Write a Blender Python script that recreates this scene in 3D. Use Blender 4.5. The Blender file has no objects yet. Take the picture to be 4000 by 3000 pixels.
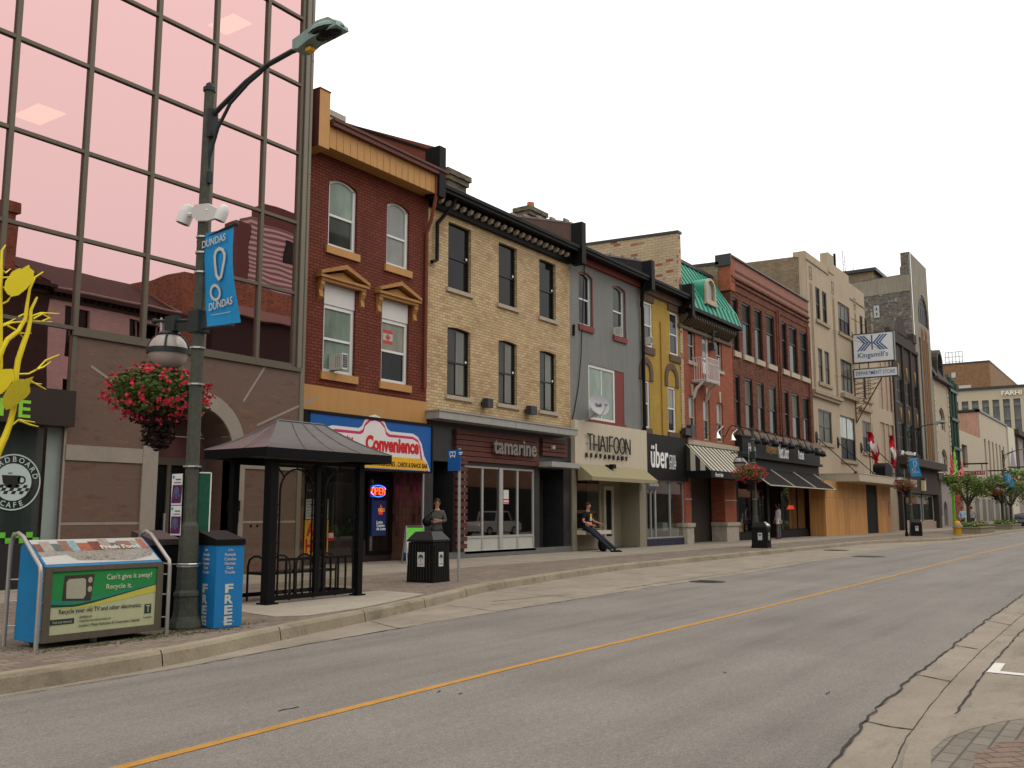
import bpy, bmesh, math, random
from mathutils import Vector, Matrix
from math import sin, cos, pi, radians, sqrt, atan2
random.seed(7)
SC = bpy.context.scene
COL = SC.collection
# ------------------------------------------------------------------ camera
FPX, YAW, PITCH, ROLL = 3697.0, .970773, .135793, .0001
_f = Vector((sin(YAW)*cos(PITCH), cos(YAW)*cos(PITCH), sin(PITCH)))
_r0 = Vector((cos(YAW), -sin(YAW), 0)); _u0 = _r0.cross(_f)
_r = _r0*cos(ROLL)+_u0*sin(ROLL); _u = -_r0*sin(ROLL)+_u0*cos(ROLL)
CAM = Vector((0, 0, 1.5))
cd = bpy.data.cameras.new('camera'); cam = bpy.data.objects.new('camera', cd); COL.objects.link(cam)
cam.matrix_world = Matrix(((_r.x, _u.x, -_f.x, CAM.x), (_r.y, _u.y, -_f.y, CAM.y), (_r.z, _u.z, -_f.z, CAM.z), (0, 0, 0, 1)))
cd.sensor_width = 36; cd.lens = FPX/4000*36; cd.clip_end = 3000; cd.clip_start = .05
SC.camera = cam
SC.view_settings.view_transform = 'Standard'; SC.view_settings.look = 'None'
SC.view_settings.exposure = 0.0; SC.view_settings.gamma = 1
# ------------------------------------------------------------------ sky
SUN_EL, SUN_AZ = radians(52), radians(150)
wd = bpy.data.worlds.new('World'); SC.world = wd; wd.use_nodes = True
nt = wd.node_tree; nt.nodes.clear()
_o = nt.nodes.new('ShaderNodeOutputWorld'); _b = nt.nodes.new('ShaderNodeBackground')
_tc = nt.nodes.new('ShaderNodeTexCoord'); _sx = nt.nodes.new('ShaderNodeSeparateXYZ')
_rp = nt.nodes.new('ShaderNodeValToRGB'); _sk = nt.nodes.new('ShaderNodeTexSky')
_sk.sky_type = 'NISHITA'; _sk.sun_disc = False; _sk.sun_elevation = SUN_EL; _sk.sun_rotation = SUN_AZ
_rp.color_ramp.elements[0].position = 0.0; _rp.color_ramp.elements[0].color = (.58, .562, .54, 1)
_rp.color_ramp.elements[1].position = .9; _rp.color_ramp.elements[1].color = (.92, .885, .835, 1)
nt.links.new(_tc.outputs['Generated'], _sx.inputs[0]); nt.links.new(_sx.outputs['Z'], _rp.inputs[0])
_m1 = nt.nodes.new('ShaderNodeVectorMath'); _m1.operation = 'SCALE'; _m1.inputs['Scale'].default_value = 2.0
nt.links.new(_rp.outputs['Color'], _m1.inputs[0])
_m2 = nt.nodes.new('ShaderNodeVectorMath'); _m2.operation = 'SCALE'; _m2.inputs['Scale'].default_value = .012
nt.links.new(_sk.outputs['Color'], _m2.inputs[0])
_m3 = nt.nodes.new('ShaderNodeVectorMath'); _m3.operation = 'ADD'
nt.links.new(_m1.outputs[0], _m3.inputs[0]); nt.links.new(_m2.outputs[0], _m3.inputs[1])
nt.links.new(_m3.outputs[0], _b.inputs['Color']); _b.inputs['Strength'].default_value = 1.0
nt.links.new(_b.outputs[0], _o.inputs[0])
sl = bpy.data.lights.new('sun', 'SUN'); sl.energy = .5; sl.angle = radians(25); sl.color = (1, .95, .88)
so = bpy.data.objects.new('sun', sl); COL.objects.link(so)
_sd = Vector((sin(SUN_AZ)*cos(SUN_EL), cos(SUN_AZ)*cos(SUN_EL), sin(SUN_EL)))
so.rotation_euler = (-_sd).to_track_quat('-Z', 'Y').to_euler(); so.location = (0, 0, 60)
# ------------------------------------------------------------------ photograph crops -> metres
SCR = {'A': (1100, 300, 1.8433), 'B': (1100, 1100, 1.276), 'C': (2200, 800, 2.37), 'D': (2200, 1500, 2.074), 'E': (2600, 900, 2.37),
       'F': (2800, 1600, 2.766), 'G': (3200, 900, 2.37), 'H': (3300, 1500, 2.37), 'I': (0, 0, 1.659), 'J': (0, 1000, 1.8433),
       'K': (0, 1600, 1.659), 'L': (1500, 800, 1.8433), 'M': (700, 1550, 1.8433), 'N': (0, 2050, 2.37), 'O': (3000, 1700, 3.687),
       'Q': (2800, 2100, 1.8433), 'V': (0, 0, 1/1.8083), 'X': (0, 0, 1.), 'P': (1150, 1600, 2.5517), 'R': (3600, 1750, 4.1475),
       'S': (560, 600, 2.3704), 'T': (0, 950, 2.0733)}
def ray(c, x, y):
    a, b, s = SCR[c]; px, py = a+x/s, b+y/s
    return _r*((px-2000)/FPX) - _u*((py-1500)/FPX) + _f
Y0 = 17.6
def W(c, x, y, Y=Y0):
    d = ray(c, x, y); t = (Y-CAM.y)/d.y; p = CAM+d*t
    return p.x, p.z
def W3(c, x, y, Y=Y0):
    a = W(c, x, y, Y); return Vector((a[0], Y, a[1]))
def GP(c, x, y, z=.15):
    d = ray(c, x, y); t = (z-CAM.z)/d.z; p = CAM+d*t
    return p.x, p.y
def XP(c, x, y, X):                      # the plane x = X
    d = ray(c, x, y); t = (X-CAM.x)/d.x; p = CAM+d*t
    return p.y, p.z
# ------------------------------------------------------------------ mesh helpers
def basis(d):
    d = d.normalized(); a = Vector((0, 0, 1)) if abs(d.z) < .9 else Vector((1, 0, 0))
    s = d.cross(a).normalized(); return s, s.cross(d).normalized()
class MB:
    def __init__(s, world=True): s.v = []; s.f = []; s.mi = []; s.world = world
    def add(s, vs, fs, m=0):
        o = len(s.v); s.v += [tuple(v) for v in vs]; s.f += [tuple(i+o for i in f) for f in fs]; s.mi += [m]*len(fs); return s
    def box(s, x0, x1, y0, y1, z0, z1, m=0):
        vs = [(x, y, z) for x in (x0, x1) for y in (y0, y1) for z in (z0, z1)]
        return s.add(vs, [(0, 1, 3, 2), (4, 6, 7, 5), (0, 4, 5, 1), (2, 3, 7, 6), (0, 2, 6, 4), (1, 5, 7, 3)], m)
    def quad(s, *p, m=0): return s.add(p, [tuple(range(len(p)))], m)
    def prism(s, poly, ax, a0, a1, m=0):
        n = len(poly)
        def mk(p, a):
            return (p[0], a, p[1]) if ax == 'y' else ((p[0], p[1], a) if ax == 'z' else (a, p[0], p[1]))
        vs = [mk(p, a0) for p in poly]+[mk(p, a1) for p in poly]
        fs = [tuple(range(n)), tuple(range(2*n-1, n-1, -1))]+[(i, (i+1) % n, n+(i+1) % n, n+i) for i in range(n)]
        return s.add(vs, fs, m)
    def tube(s, pts, r, seg=8, m=0, cap=True):
        pts = [Vector(p) for p in pts]; n = len(pts)
        rr = r if isinstance(r, (list, tuple)) else [r]*n
        vs = []; prev = None
        for i, p in enumerate(pts):
            d = (pts[min(i+1, n-1)]-pts[max(i-1, 0)])
            if d.length < 1e-6: d = Vector((0, 0, 1))
            d.normalize()
            if prev is None: a, b = basis(d)
            else:
                a = prev-d*prev.dot(d)
                a = a.normalized() if a.length > 1e-4 else basis(d)[0]
                b = a.cross(d).normalized()
            prev = a
            for k in range(seg):
                t = 2*pi*k/seg; vs.append(p+a*(rr[i]*cos(t))+b*(rr[i]*sin(t)))
        fs = []
        for i in range(n-1):
            for k in range(seg):
                fs.append((i*seg+k, i*seg+(k+1) % seg, (i+1)*seg+(k+1) % seg, (i+1)*seg+k))
        if cap: fs += [tuple(range(seg)), tuple(range((n-1)*seg, n*seg))]
        return s.add(vs, fs, m)
    def lathe(s, prof, cx=0, cy=0, seg=16, m=0, rot=0):
        vs = []; n = len(prof)
        for r, z in prof:
            for k in range(seg):
                t = 2*pi*k/seg+rot; vs.append((cx+r*cos(t), cy+r*sin(t), z))
        fs = [(i*seg+k, i*seg+(k+1) % seg, (i+1)*seg+(k+1) % seg, (i+1)*seg+k) for i in range(n-1) for k in range(seg)]
        fs += [tuple(range(seg)), tuple(range((n-1)*seg, n*seg))]
        return s.add(vs, fs, m)
    def ell(s, c, r, seg=14, rings=9, m=0, z0=-1, z1=1, rot=None):
        vs = []; fs = []
        for i in range(rings+1):
            t = z0+(z1-z0)*i/rings; a = t*pi/2
            for k in range(seg):
                b = 2*pi*k/seg; v = Vector((r[0]*cos(a)*cos(b), r[1]*cos(a)*sin(b), r[2]*sin(a)))
                if rot: v = rot @ v
                vs.append(Vector(c)+v)
        for i in range(rings):
            for k in range(seg): fs.append((i*seg+k, i*seg+(k+1) % seg, (i+1)*seg+(k+1) % seg, (i+1)*seg+k))
        return s.add(vs, fs, m)
    def text(s, body, o, R, U, w=None, h=None, ext=.004, bold=0, shear=0, m=0, align='L', space=1.0):
        c = bpy.data.curves.new('t', 'FONT'); c.body = body; c.size = 1; c.extrude = 0; c.offset = bold; c.shear = shear; c.resolution_u = 3; c.space_character = space
        ob = bpy.data.objects.new('t', c); COL.objects.link(ob)
        bpy.context.view_layer.update()
        me = ob.to_mesh()
        vs = [Vector(v.co) for v in me.vertices]; fs = [tuple(p.vertices) for p in me.polygons]
        ob.to_mesh_clear(); bpy.data.objects.remove(ob); bpy.data.curves.remove(c)
        if not vs: return s
        x0 = min(v.x for v in vs); x1 = max(v.x for v in vs); y0 = min(v.y for v in vs); y1 = max(v.y for v in vs)
        k = (h/(y1-y0)) if h else (w/(x1-x0)); kx = (w/(x1-x0)) if w else k; ky = (h/(y1-y0)) if h else k
        R = Vector(R).normalized(); U = Vector(U).normalized(); N = R.cross(U); o = Vector(o)
        off = {'L': 0, 'C': -.5*(x1-x0)*kx, 'R': -(x1-x0)*kx}[align]
        P = [o+R*((v.x-x0)*kx+off)+U*((v.y-y0)*ky) for v in vs]
        n = len(P)
        ec = {}
        for f in fs:
            for i in range(len(f)):
                e = (f[i], f[(i+1) % len(f)]); ec[e] = 1
        be = [e for e in ec if (e[1], e[0]) not in ec]
        s.add([p+N*ext for p in P]+P, list(fs)+[(a+n, b+n, b, a) for a, b in be], m)
        return s
def rootof(o):
    while o.parent: o = o.parent
    return o
SPLIT = {'bracket', 'stone_base', 'banner_arm', 'display_window', 'bracket_row', 'pier', 'brick_pier', 'column', 'side_panel', 'sill', 'window_strip', 'slit_window', 'blind_panel', 'front_panel', 'keystone', 'gold_ornament', 'ochre_pilaster', 'white_panel', 'shelf', 'stone_joint', 'black_dot', 'window_bay', 'shop_window_row', 'snow_guard_row'}
def islands(mb):
    par = list(range(len(mb.v)))
    def find(a):
        while par[a] != a: par[a] = par[par[a]]; a = par[a]
        return a
    for f in mb.f:
        r0 = find(f[0])
        for i in f[1:]: par[find(i)] = r0
    gr = {}
    for f, k in zip(mb.f, mb.mi): gr.setdefault(find(f[0]), []).append((f, k))
    for fs in gr.values():
        ids = sorted({i for f, _ in fs for i in f}); mp = {a: b for b, a in enumerate(ids)}; q = MB(mb.world); q.v = [mb.v[i] for i in ids]; q.f = [tuple(mp[i] for i in f) for f, _ in fs]; q.mi = [k for _, k in fs]; yield q
def MK(mb, name, mats, parent=None, smooth=None, label=None):
    if name in SPLIT:
        for q in islands(mb): o = MK1(q, name, mats, parent, smooth, label)
        return o
    return MK1(mb, name, mats, parent, smooth, label)
def MK1(mb, name, mats, parent=None, smooth=None, label=None):
    me = bpy.data.meshes.new(name)
    vs = mb.v
    if parent is not None and mb.world:
        l = rootof(parent).location; vs = [(x-l.x, y-l.y, z-l.z) for x, y, z in vs]
    me.from_pydata(vs, [], mb.f)
    if not isinstance(mats, (list, tuple)): mats = [mats]
    for m_ in mats: me.materials.append(m_)
    for p, k in zip(me.polygons, mb.mi): p.material_index = k
    bm = bmesh.new(); bm.from_mesh(me); bmesh.ops.recalc_face_normals(bm, faces=bm.faces); bm.to_mesh(me); bm.free()
    if smooth:
        me.shade_smooth(); me.set_sharp_from_angle(angle=radians(smooth))
    o = bpy.data.objects.new(name, me); COL.objects.link(o)
    if parent is not None: o.parent = parent
    if label: o['label'] = label
    return o
def TAG(o, label, cat, group=None, kind=None):
    if label: o['label'] = label
    if cat: o['category'] = cat
    if group: o['group'] = group
    if kind: o['kind'] = kind
    return o
def THING(name, label, cat, loc=(0, 0, 0), rz=0, group=None):
    o = bpy.data.objects.new(name, None); COL.objects.link(o); o.empty_display_size = .2
    o.location = loc; o.rotation_euler = (0, 0, rz); return TAG(o, label, cat, group)
def DUP(root, loc, rz=0, label=None, scale=1):
    def rec(o, par):
        c = o.copy(); COL.objects.link(c)
        if par is not None: c.parent = par
        for ch in KIDS.get(o.name, []): rec(ch, c)
        return c
    r = rec(root, None); r.location = loc; r.rotation_euler = (0, 0, rz); r.scale = (scale,)*3
    if label: r['label'] = label
    return r
KIDS = {}
def remember(root):
    for o in COL.objects:
        if o.parent: KIDS.setdefault(o.parent.name, [])
    for o in COL.objects:
        if o.parent and o not in KIDS[o.parent.name]: KIDS[o.parent.name].append(o)
# ------------------------------------------------------------------ materials
def nmat(name):
    m = bpy.data.materials.new(name); m.use_nodes = True; n = m.node_tree; b = n.nodes['Principled BSDF']; return m, n, b
def lk(n, a, b): n.links.new(a, b)
def pos(n, sc=(1, 1, 1)):
    g = n.nodes.new('ShaderNodeNewGeometry'); mp = n.nodes.new('ShaderNodeMapping'); mp.inputs['Scale'].default_value = sc
    lk(n, g.outputs['Position'], mp.inputs[0]); return mp.outputs[0]
def noise(n, vec, scale, detail=4, rough=.6):
    t = n.nodes.new('ShaderNodeTexNoise'); t.inputs['Scale'].default_value = scale; t.inputs['Detail'].default_value = detail
    t.inputs['Roughness'].default_value = rough; lk(n, vec, t.inputs['Vector']); return t.outputs['Fac']
def ramp(n, fac, stops):
    r = n.nodes.new('ShaderNodeValToRGB'); e = r.color_ramp.elements
    e[0].position = stops[0][0]; e[0].color = (*stops[0][1], 1); e[1].position = stops[-1][0]; e[1].color = (*stops[-1][1], 1)
    for p, c in stops[1:-1]: x = e.new(p); x.color = (*c, 1)
    lk(n, fac, r.inputs[0]); return r.outputs[0]
def mixc(n, fac, a, b, mode='MIX'):
    x = n.nodes.new('ShaderNodeMix'); x.data_type = 'RGBA'; x.blend_type = mode
    for i, v in ((0, fac), (6, a), (7, b)):
        if isinstance(v, (int, float)): x.inputs[i].default_value = v
        elif isinstance(v, tuple): x.inputs[i].default_value = (*v, 1)
        else: lk(n, v, x.inputs[i])
    return x.outputs[2]
def bump(n, b, h, st, dist=.01):
    k = n.nodes.new('ShaderNodeBump'); k.inputs['Strength'].default_value = st; k.inputs['Distance'].default_value = dist
    lk(n, h, k.inputs['Height']); lk(n, k.outputs[0], b.inputs['Normal'])
def mul(c, k): return tuple(min(1, x*k) for x in c)
def M(name, col, rough=.7, metal=0, var=.12, scale=2.5, dirt=0, bmp=0, spec=.22):
    m, n, b = nmat(name); b.inputs['Roughness'].default_value = rough; b.inputs['Metallic'].default_value = metal
    b.inputs['Specular IOR Level'].default_value = spec
    c = ramp(n, noise(n, pos(n), scale), [(.3, mul(col, 1-var)), (.7, mul(col, 1+var))])
    c = mixc(n, .5, c, ramp(n, noise(n, pos(n), scale*14, 2), [(.3, mul(col, 1-var*.8)), (.7, mul(col, 1+var*.8))]))
    if dirt:
        f = ramp(n, noise(n, pos(n, (5, 5, .35)), 1.6, 5, .7), [(.45, (0, 0, 0)), (.75, (dirt,)*3)])
        c = mixc(n, f, c, mul(col, .35))
    lk(n, c, b.inputs['Base Color'])
    if bmp: bump(n, b, noise(n, pos(n), 60, 3), bmp)
    return m
def wallvec(n):
    g = n.nodes.new('ShaderNodeNewGeometry'); s = n.nodes.new('ShaderNodeSeparateXYZ'); lk(n, g.outputs['Position'], s.inputs[0])
    t = n.nodes.new('ShaderNodeSeparateXYZ'); lk(n, g.outputs['True Normal'], t.inputs[0])
    def cmpabs(o, th):
        a = n.nodes.new('ShaderNodeMath'); a.operation = 'ABSOLUTE'; lk(n, o, a.inputs[0])
        c = n.nodes.new('ShaderNodeMath'); c.operation = 'GREATER_THAN'; lk(n, a.outputs[0], c.inputs[0]); c.inputs[1].default_value = th; return c.outputs[0]
    def mx(f, a, b):
        x = n.nodes.new('ShaderNodeMix'); x.data_type = 'FLOAT'; lk(n, f, x.inputs[0]); lk(n, a, x.inputs[2]); lk(n, b, x.inputs[3]); return x.outputs[0]
    u = mx(cmpabs(t.outputs['X'], .7), s.outputs['X'], s.outputs['Y'])
    v = mx(cmpabs(t.outputs['Z'], .7), s.outputs['Z'], s.outputs['Y'])
    c = n.nodes.new('ShaderNodeCombineXYZ'); lk(n, u, c.inputs[0]); lk(n, v, c.inputs[1]); return c.outputs[0]
def BR(name, c1, c2, mortar, bw=.22, bh=.075, ms=.012, rough=.85, stain=.3, var=.18, blotch=None, bmp=.4, off=.5, spec=.25, c3=None):
    m, n, b = nmat(name); b.inputs['Roughness'].default_value = rough; b.inputs['Specular IOR Level'].default_value = spec
    w = wallvec(n)
    t = n.nodes.new('ShaderNodeTexBrick'); t.inputs['Scale'].default_value = 1; t.inputs['Brick Width'].default_value = bw; t.inputs['Row Height'].default_value = bh
    t.inputs['Mortar Size'].default_value = ms; t.inputs['Mortar Smooth'].default_value = .2; t.offset = off
    lk(n, w, t.inputs['Vector']); t.inputs['Color1'].default_value = (*c1, 1); t.inputs['Color2'].default_value = (*c2, 1); t.inputs['Mortar'].default_value = (*mortar, 1)
    c = t.outputs['Color']
    if c3:   # a third brick colour in patches
        t2 = n.nodes.new('ShaderNodeTexBrick'); t2.inputs['Scale'].default_value = 1; t2.inputs['Brick Width'].default_value = bw; t2.inputs['Row Height'].default_value = bh
        t2.inputs['Mortar Size'].default_value = 0; t2.offset = off; lk(n, w, t2.inputs['Vector']); t2.inputs['Color1'].default_value = (0, 0, 0, 1); t2.inputs['Color2'].default_value = (1, 1, 1, 1); t2.inputs['Bias'].default_value = -.3
        f = ramp(n, t2.outputs['Color'], [(.55, (0, 0, 0)), (.6, (1, 1, 1))]); inv = n.nodes.new('ShaderNodeMath'); inv.operation = 'SUBTRACT'; inv.inputs[0].default_value = 1; lk(n, t.outputs['Fac'], inv.inputs[1])
        mm = n.nodes.new('ShaderNodeMath'); mm.operation = 'MULTIPLY'; lk(n, f, mm.inputs[0]); lk(n, inv.outputs[0], mm.inputs[1])
        c = mixc(n, mm.outputs[0], c, c3)
    c = mixc(n, 1.0, c, ramp(n, noise(n, w, .9, 6, .65), [(.3, (1-var,)*3), (.7, (1+.4*var,)*3)]), 'MULTIPLY')
    c = mixc(n, .6, c, ramp(n, noise(n, w, 30, 2), [(.3, (.75,)*3), (.7, (1,)*3)]), 'MULTIPLY')
    if stain:
        f = ramp(n, noise(n, pos(n, (2.5, 2.5, .3)), 1.3, 6, .7), [(.48, (0, 0, 0)), (.72, (stain,)*3)])
        c = mixc(n, f, c, mul(c1, .3))
    if blotch:
        f = ramp(n, noise(n, w, 1.7, 6, .75), [(.56, (0, 0, 0)), (.64, (.7,)*3)]); c = mixc(n, f, c, blotch)
    lk(n, c, b.inputs['Base Color'])
    if bmp:
        iv = n.nodes.new('ShaderNodeMath'); iv.operation = 'SUBTRACT'; iv.inputs[0].default_value = 1; lk(n, t.outputs['Fac'], iv.inputs[1]); bump(n, b, iv.outputs[0], bmp, .008)
    return m
def EM(name, col, st=1, base=(0.02, .02, .02)):
    m, n, b = nmat(name); b.inputs['Base Color'].default_value = (*base, 1)
    b.inputs['Emission Color'].default_value = (*col, 1); b.inputs['Emission Strength'].default_value = st; return m
def GL(name, col, rough=.03, spec=.28, wav=0.0, var=.3, ior=1.5):    # window glass with the dim room behind it
    m, n, b = nmat(name); b.inputs['Roughness'].default_value = rough; b.inputs['Specular IOR Level'].default_value = spec; b.inputs['IOR'].default_value = ior
    c = ramp(n, noise(n, pos(n, (1, 1, .4)), 1.3, 3), [(.35, mul(col, 1-var)), (.65, mul(col, 1+var))]); lk(n, c, b.inputs['Base Color'])
    if wav: bump(n, b, noise(n, pos(n), 1.2, 1), wav, .02)
    return m
def CLR(name, tint=(.85, .9, .88), refl=.12, k=1.3):                 # clear shop glass
    m = bpy.data.materials.new(name); m.use_nodes = True; n = m.node_tree; n.nodes.clear()
    o = n.nodes.new('ShaderNodeOutputMaterial'); mx = n.nodes.new('ShaderNodeMixShader'); t = n.nodes.new('ShaderNodeBsdfTransparent'); g = n.nodes.new('ShaderNodeBsdfGlossy')
    t.inputs[0].default_value = (*tint, 1); g.inputs['Roughness'].default_value = .02; g.inputs[0].default_value = (.9, .9, .9, 1)
    lw = n.nodes.new('ShaderNodeLayerWeight'); f = n.nodes.new('ShaderNodeMath'); f.operation = 'POWER'; f.inputs[1].default_value = 4; lk(n, lw.outputs['Facing'], f.inputs[0]); lw.inputs['Blend'].default_value = .5
    a = n.nodes.new('ShaderNodeMath'); a.operation = 'MULTIPLY_ADD'; a.inputs[1].default_value = k; a.inputs[2].default_value = refl; lk(n, f.outputs[0], a.inputs[0])
    lk(n, a.outputs[0], mx.inputs[0]); lk(n, t.outputs[0], mx.inputs[1]); lk(n, g.outputs[0], mx.inputs[2]); lk(n, mx.outputs[0], o.inputs[0]); return m
BLACK = M('black_paint', (.006, .006, .0065), .55, var=.2, spec=.12)
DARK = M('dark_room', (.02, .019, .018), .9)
WHITE = M('white_paint', (.62, .62, .6), .5, var=.06)
WTXT = M('white_lettering', (.75, .75, .73), .5, var=.03)
CHAR = M('charcoal_metal', (.035, .035, .037), .4)
GREYM = M('galvanised_metal', (.33, .34, .33), .45, .3)
GLD = GL('window_glass_dark', (.009, .010, .011), spec=.16); GLM = GL('window_glass_dim', (.03, .034, .03), spec=.18); GLW = GL('window_glass_with_blind', (.2, .21, .2), var=.15)
GLG = GL('window_glass_green_curtain', (.17, .22, .18)); GLY = GL('window_glass_cream_curtain', (.16, .155, .12))
GLF = GL('far_window_glass', (.008, .009, .009), .4, .05); GLF2 = GL('far_window_curtain', (.10, .10, .085), .4, .05)
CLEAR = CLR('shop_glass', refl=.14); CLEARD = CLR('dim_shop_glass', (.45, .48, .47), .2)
# ------------------------------------------------------------------ facade helpers
def arcpts(x0, x1, zs, rise, n=8):
    if rise <= 0: return [(x0, zs), (x1, zs)]
    w = (x1-x0)/2; R = (w*w+rise*rise)/(2*rise); cx = (x0+x1)/2; cz = zs+rise-R; a = math.asin(min(1, w/R))
    if rise > w: a = pi-a
    return [(cx+R*sin(-a+2*a*i/n), cz+R*cos(-a+2*a*i/n)) for i in range(n+1)]
def wall(mb, x0, x1, z0, z1, y, holes=(), d=.22, m=0, side=True, depth=9, back=None):
    """front face at y with real openings (x0,x1,z0,z1,arch rise) and reveals d deep; plus side walls and roof running back"""
    xs = sorted({x0, x1, *[h[0] for h in holes], *[h[1] for h in holes]}); zs = sorted({z0, z1, *[h[2] for h in holes], *[h[3] for h in holes]})
    xs = [x for x in xs if x0 <= x <= x1]; zs = [z for z in zs if z0 <= z <= z1]
    for i in range(len(xs)-1):
        for j in range(len(zs)-1):
            cx = (xs[i]+xs[i+1])/2; cz = (zs[j]+zs[j+1])/2
            if any(h[0] < cx < h[1] and h[2] < cz < h[3] for h in holes): continue
            mb.quad((xs[i], y, zs[j]), (xs[i+1], y, zs[j]), (xs[i+1], y, zs[j+1]), (xs[i], y, zs[j+1]), m=m)
    for h in holes:
        a, b, c, e = h[:4]; rise = h[4] if len(h) > 4 else 0
        sp = e-rise; top = arcpts(a, b, sp, rise)
        mb.quad((a, y, c), (a, y+d, c), (a, y+d, sp), (a, y, sp), m=m); mb.quad((b, y, c), (b, y, sp), (b, y+d, sp), (b, y+d, c), m=m)
        mb.quad((a, y, c), (b, y, c), (b, y+d, c), (a, y+d, c), m=m)
        for p, q in zip(top[:-1], top[1:]): mb.quad((p[0], y, p[1]), (q[0], y, q[1]), (q[0], y+d, q[1]), (p[0], y+d, p[1]), m=m)
        if rise > 0:
            for p, q in zip(top[:-1], top[1:]): mb.quad((p[0], y, p[1]), (q[0], y, q[1]), (q[0], y, e), (p[0], y, e), m=m)
    if side:
        mb.quad((x0, y, z0), (x0, y+depth, z0), (x0, y+depth, z1), (x0, y, z1), m=m); mb.quad((x1, y, z0), (x1, y+depth, z0), (x1, y+depth, z1), (x1, y, z1), m=m)
        mb.quad((x0, y, z1), (x1, y, z1), (x1, y+depth, z1), (x0, y+depth, z1), m=m); mb.quad((x0, y+depth, z0), (x1, y+depth, z0), (x1, y+depth, z1), (x0, y+depth, z1), m=m)
    return mb
def WIN(par, h, y, fm, gm, fw=.07, d=.14, hung=True, sill=None, gm2=None, mid=.5, vbars=0, sw=.09, sh=.13, blind=None, name='window', fd=.06):
    """a window in hole h=(x0,x1,z0,z1,rise): frame mesh, pane child, sill child"""
    a, b, c, e = h[:4]; rise = h[4] if len(h) > 4 else 0; sp = e-rise; yf = y+d
    mb = MB(); mb.box(a, a+fw, yf, yf+fd, c, sp); mb.box(b-fw, b, yf, yf+fd, c, sp); mb.box(a+fw, b-fw, yf, yf+fd, c, c+fw)
    if rise > 0:
        o_ = arcpts(a, b, sp, rise); i_ = arcpts(a+fw, b-fw, sp-fw*.3, rise*.9)
        for k in range(len(o_)-1):
            q = [o_[k], o_[k+1], i_[k+1], i_[k]]; mb.prism(q, 'y', yf, yf+fd)
    else: mb.box(a+fw, b-fw, yf, yf+fd, e-fw, e)
    zm = c+(e-c)*mid
    if hung: mb.box(a+fw, b-fw, yf+.012, yf+fd-.002, zm-.03, zm+.03)
    for k in range(vbars):
        xx = a+(b-a)*(k+1)/(vbars+1); mb.box(xx-.025, xx+.025, yf+.01, yf+fd-.004, c+fw, e-fw-rise*.3)
    w = MK(mb, name, fm, par)
    p = MB(); yp = yf+fd*.6
    if hung and gm2 is not None:
        p.quad((a, yp, zm), (b, yp, zm), (b, yp, sp), (a, yp, sp), m=0); p.quad((a, yp+.015, c), (b, yp+.015, c), (b, yp+.015, zm), (a, yp+.015, zm), m=1)
    else: p.quad((a, yp, c), (b, yp, c), (b, yp, sp), (a, yp, sp), m=0)
    if rise > 0: p.add([(q[0], yp, q[1]) for q in arcpts(a, b, sp, rise)], [tuple(range(9))], 0)
    MK(p, 'pane', [gm, gm2 or gm], w)
    if sill is not None:
        s = MB(); s.box(a-sw, b+sw, y-.07, y+d, c-sh, c); MK(s, 'sill', sill, w)
    return w
def H2(c, xl, yt, xr, yb, rise=0, Y=Y0):
    a = W(c, xl, yt, Y); b = W(c, xr, yb, Y); return (a[0], b[0], b[1], a[1], rise)
# ================================================================== GROUND
def asphalt():
    m, n, b = nmat('asphalt'); b.inputs['Roughness'].default_value = .85; b.inputs['Specular IOR Level'].default_value = .3
    p = pos(n)
    c = ramp(n, noise(n, p, .35, 5, .65), [(.3, (.152, .137, .122)), (.7, (.198, .181, .163))])
    st = ramp(n, noise(n, pos(n, (.12, 1.6, 1)), 1.0, 4, .6), [(.3, (.80,)*3), (.5, (1,)*3), (.7, (1.1,)*3)])
    c = mixc(n, 1, c, st, 'MULTIPLY')
    g = ramp(n, noise(n, p, 75, 2, .8), [(.3, (.68,)*3), (.5, (1,)*3), (.72, (1.45, 1.44, 1.4))]); c = mixc(n, 1, c, g, 'MULTIPLY')
    g2 = ramp(n, noise(n, p, 22, 3, .8), [(.3, (.85,)*3), (.7, (1.12,)*3)]); c = mixc(n, 1, c, g2, 'MULTIPLY')
    s = ramp(n, noise(n, pos(n, (1, 2.2, 1)), 1.9, 5, .75), [(.66, (0, 0, 0)), (.72, (.55,)*3)]); c = mixc(n, s, c, (.07, .066, .064))
    lk(n, c, b.inputs['Base Color']); bump(n, b, noise(n, p, 90, 2), .5, .01); return m
def concrete(name, c1, c2, joint=None, jy=None, st=.5):
    m, n, b = nmat(name); b.inputs['Roughness'].default_value = .85; b.inputs['Specular IOR Level'].default_value = .25
    p = pos(n); c = ramp(n, noise(n, p, .8, 6, .7), [(.3, c1), (.7, c2)])
    g = ramp(n, noise(n, p, 40, 3, .7), [(.3, (.84,)*3), (.7, (1.08,)*3)]); c = mixc(n, 1, c, g, 'MULTIPLY')
    s = ramp(n, noise(n, pos(n, (.5, 1.6, 1)), 1.4, 6, .75), [(.52, (0, 0, 0)), (.68, (st,)*3)]); c = mixc(n, s, c, mul(c1, .55))
    s2 = ramp(n, noise(n, p, 9, 2, .5), [(.70, (0, 0, 0)), (.74, (.6,)*3)]); c = mixc(n, s2, c, mul(c1, .5))
    if joint:
        t = n.nodes.new('ShaderNodeTexBrick'); t.inputs['Scale'].default_value = 1; t.inputs['Brick Width'].default_value = joint; t.inputs['Row Height'].default_value = jy or joint; t.offset = 0
        t.inputs['Mortar Size'].default_value = .012; lk(n, p, t.inputs['Vector']); c = mixc(n, t.outputs['Fac'], c, mul(c1, .42))
    lk(n, c, b.inputs['Base Color']); bump(n, b, noise(n, p, 50, 3), .25, .01); return m
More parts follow.
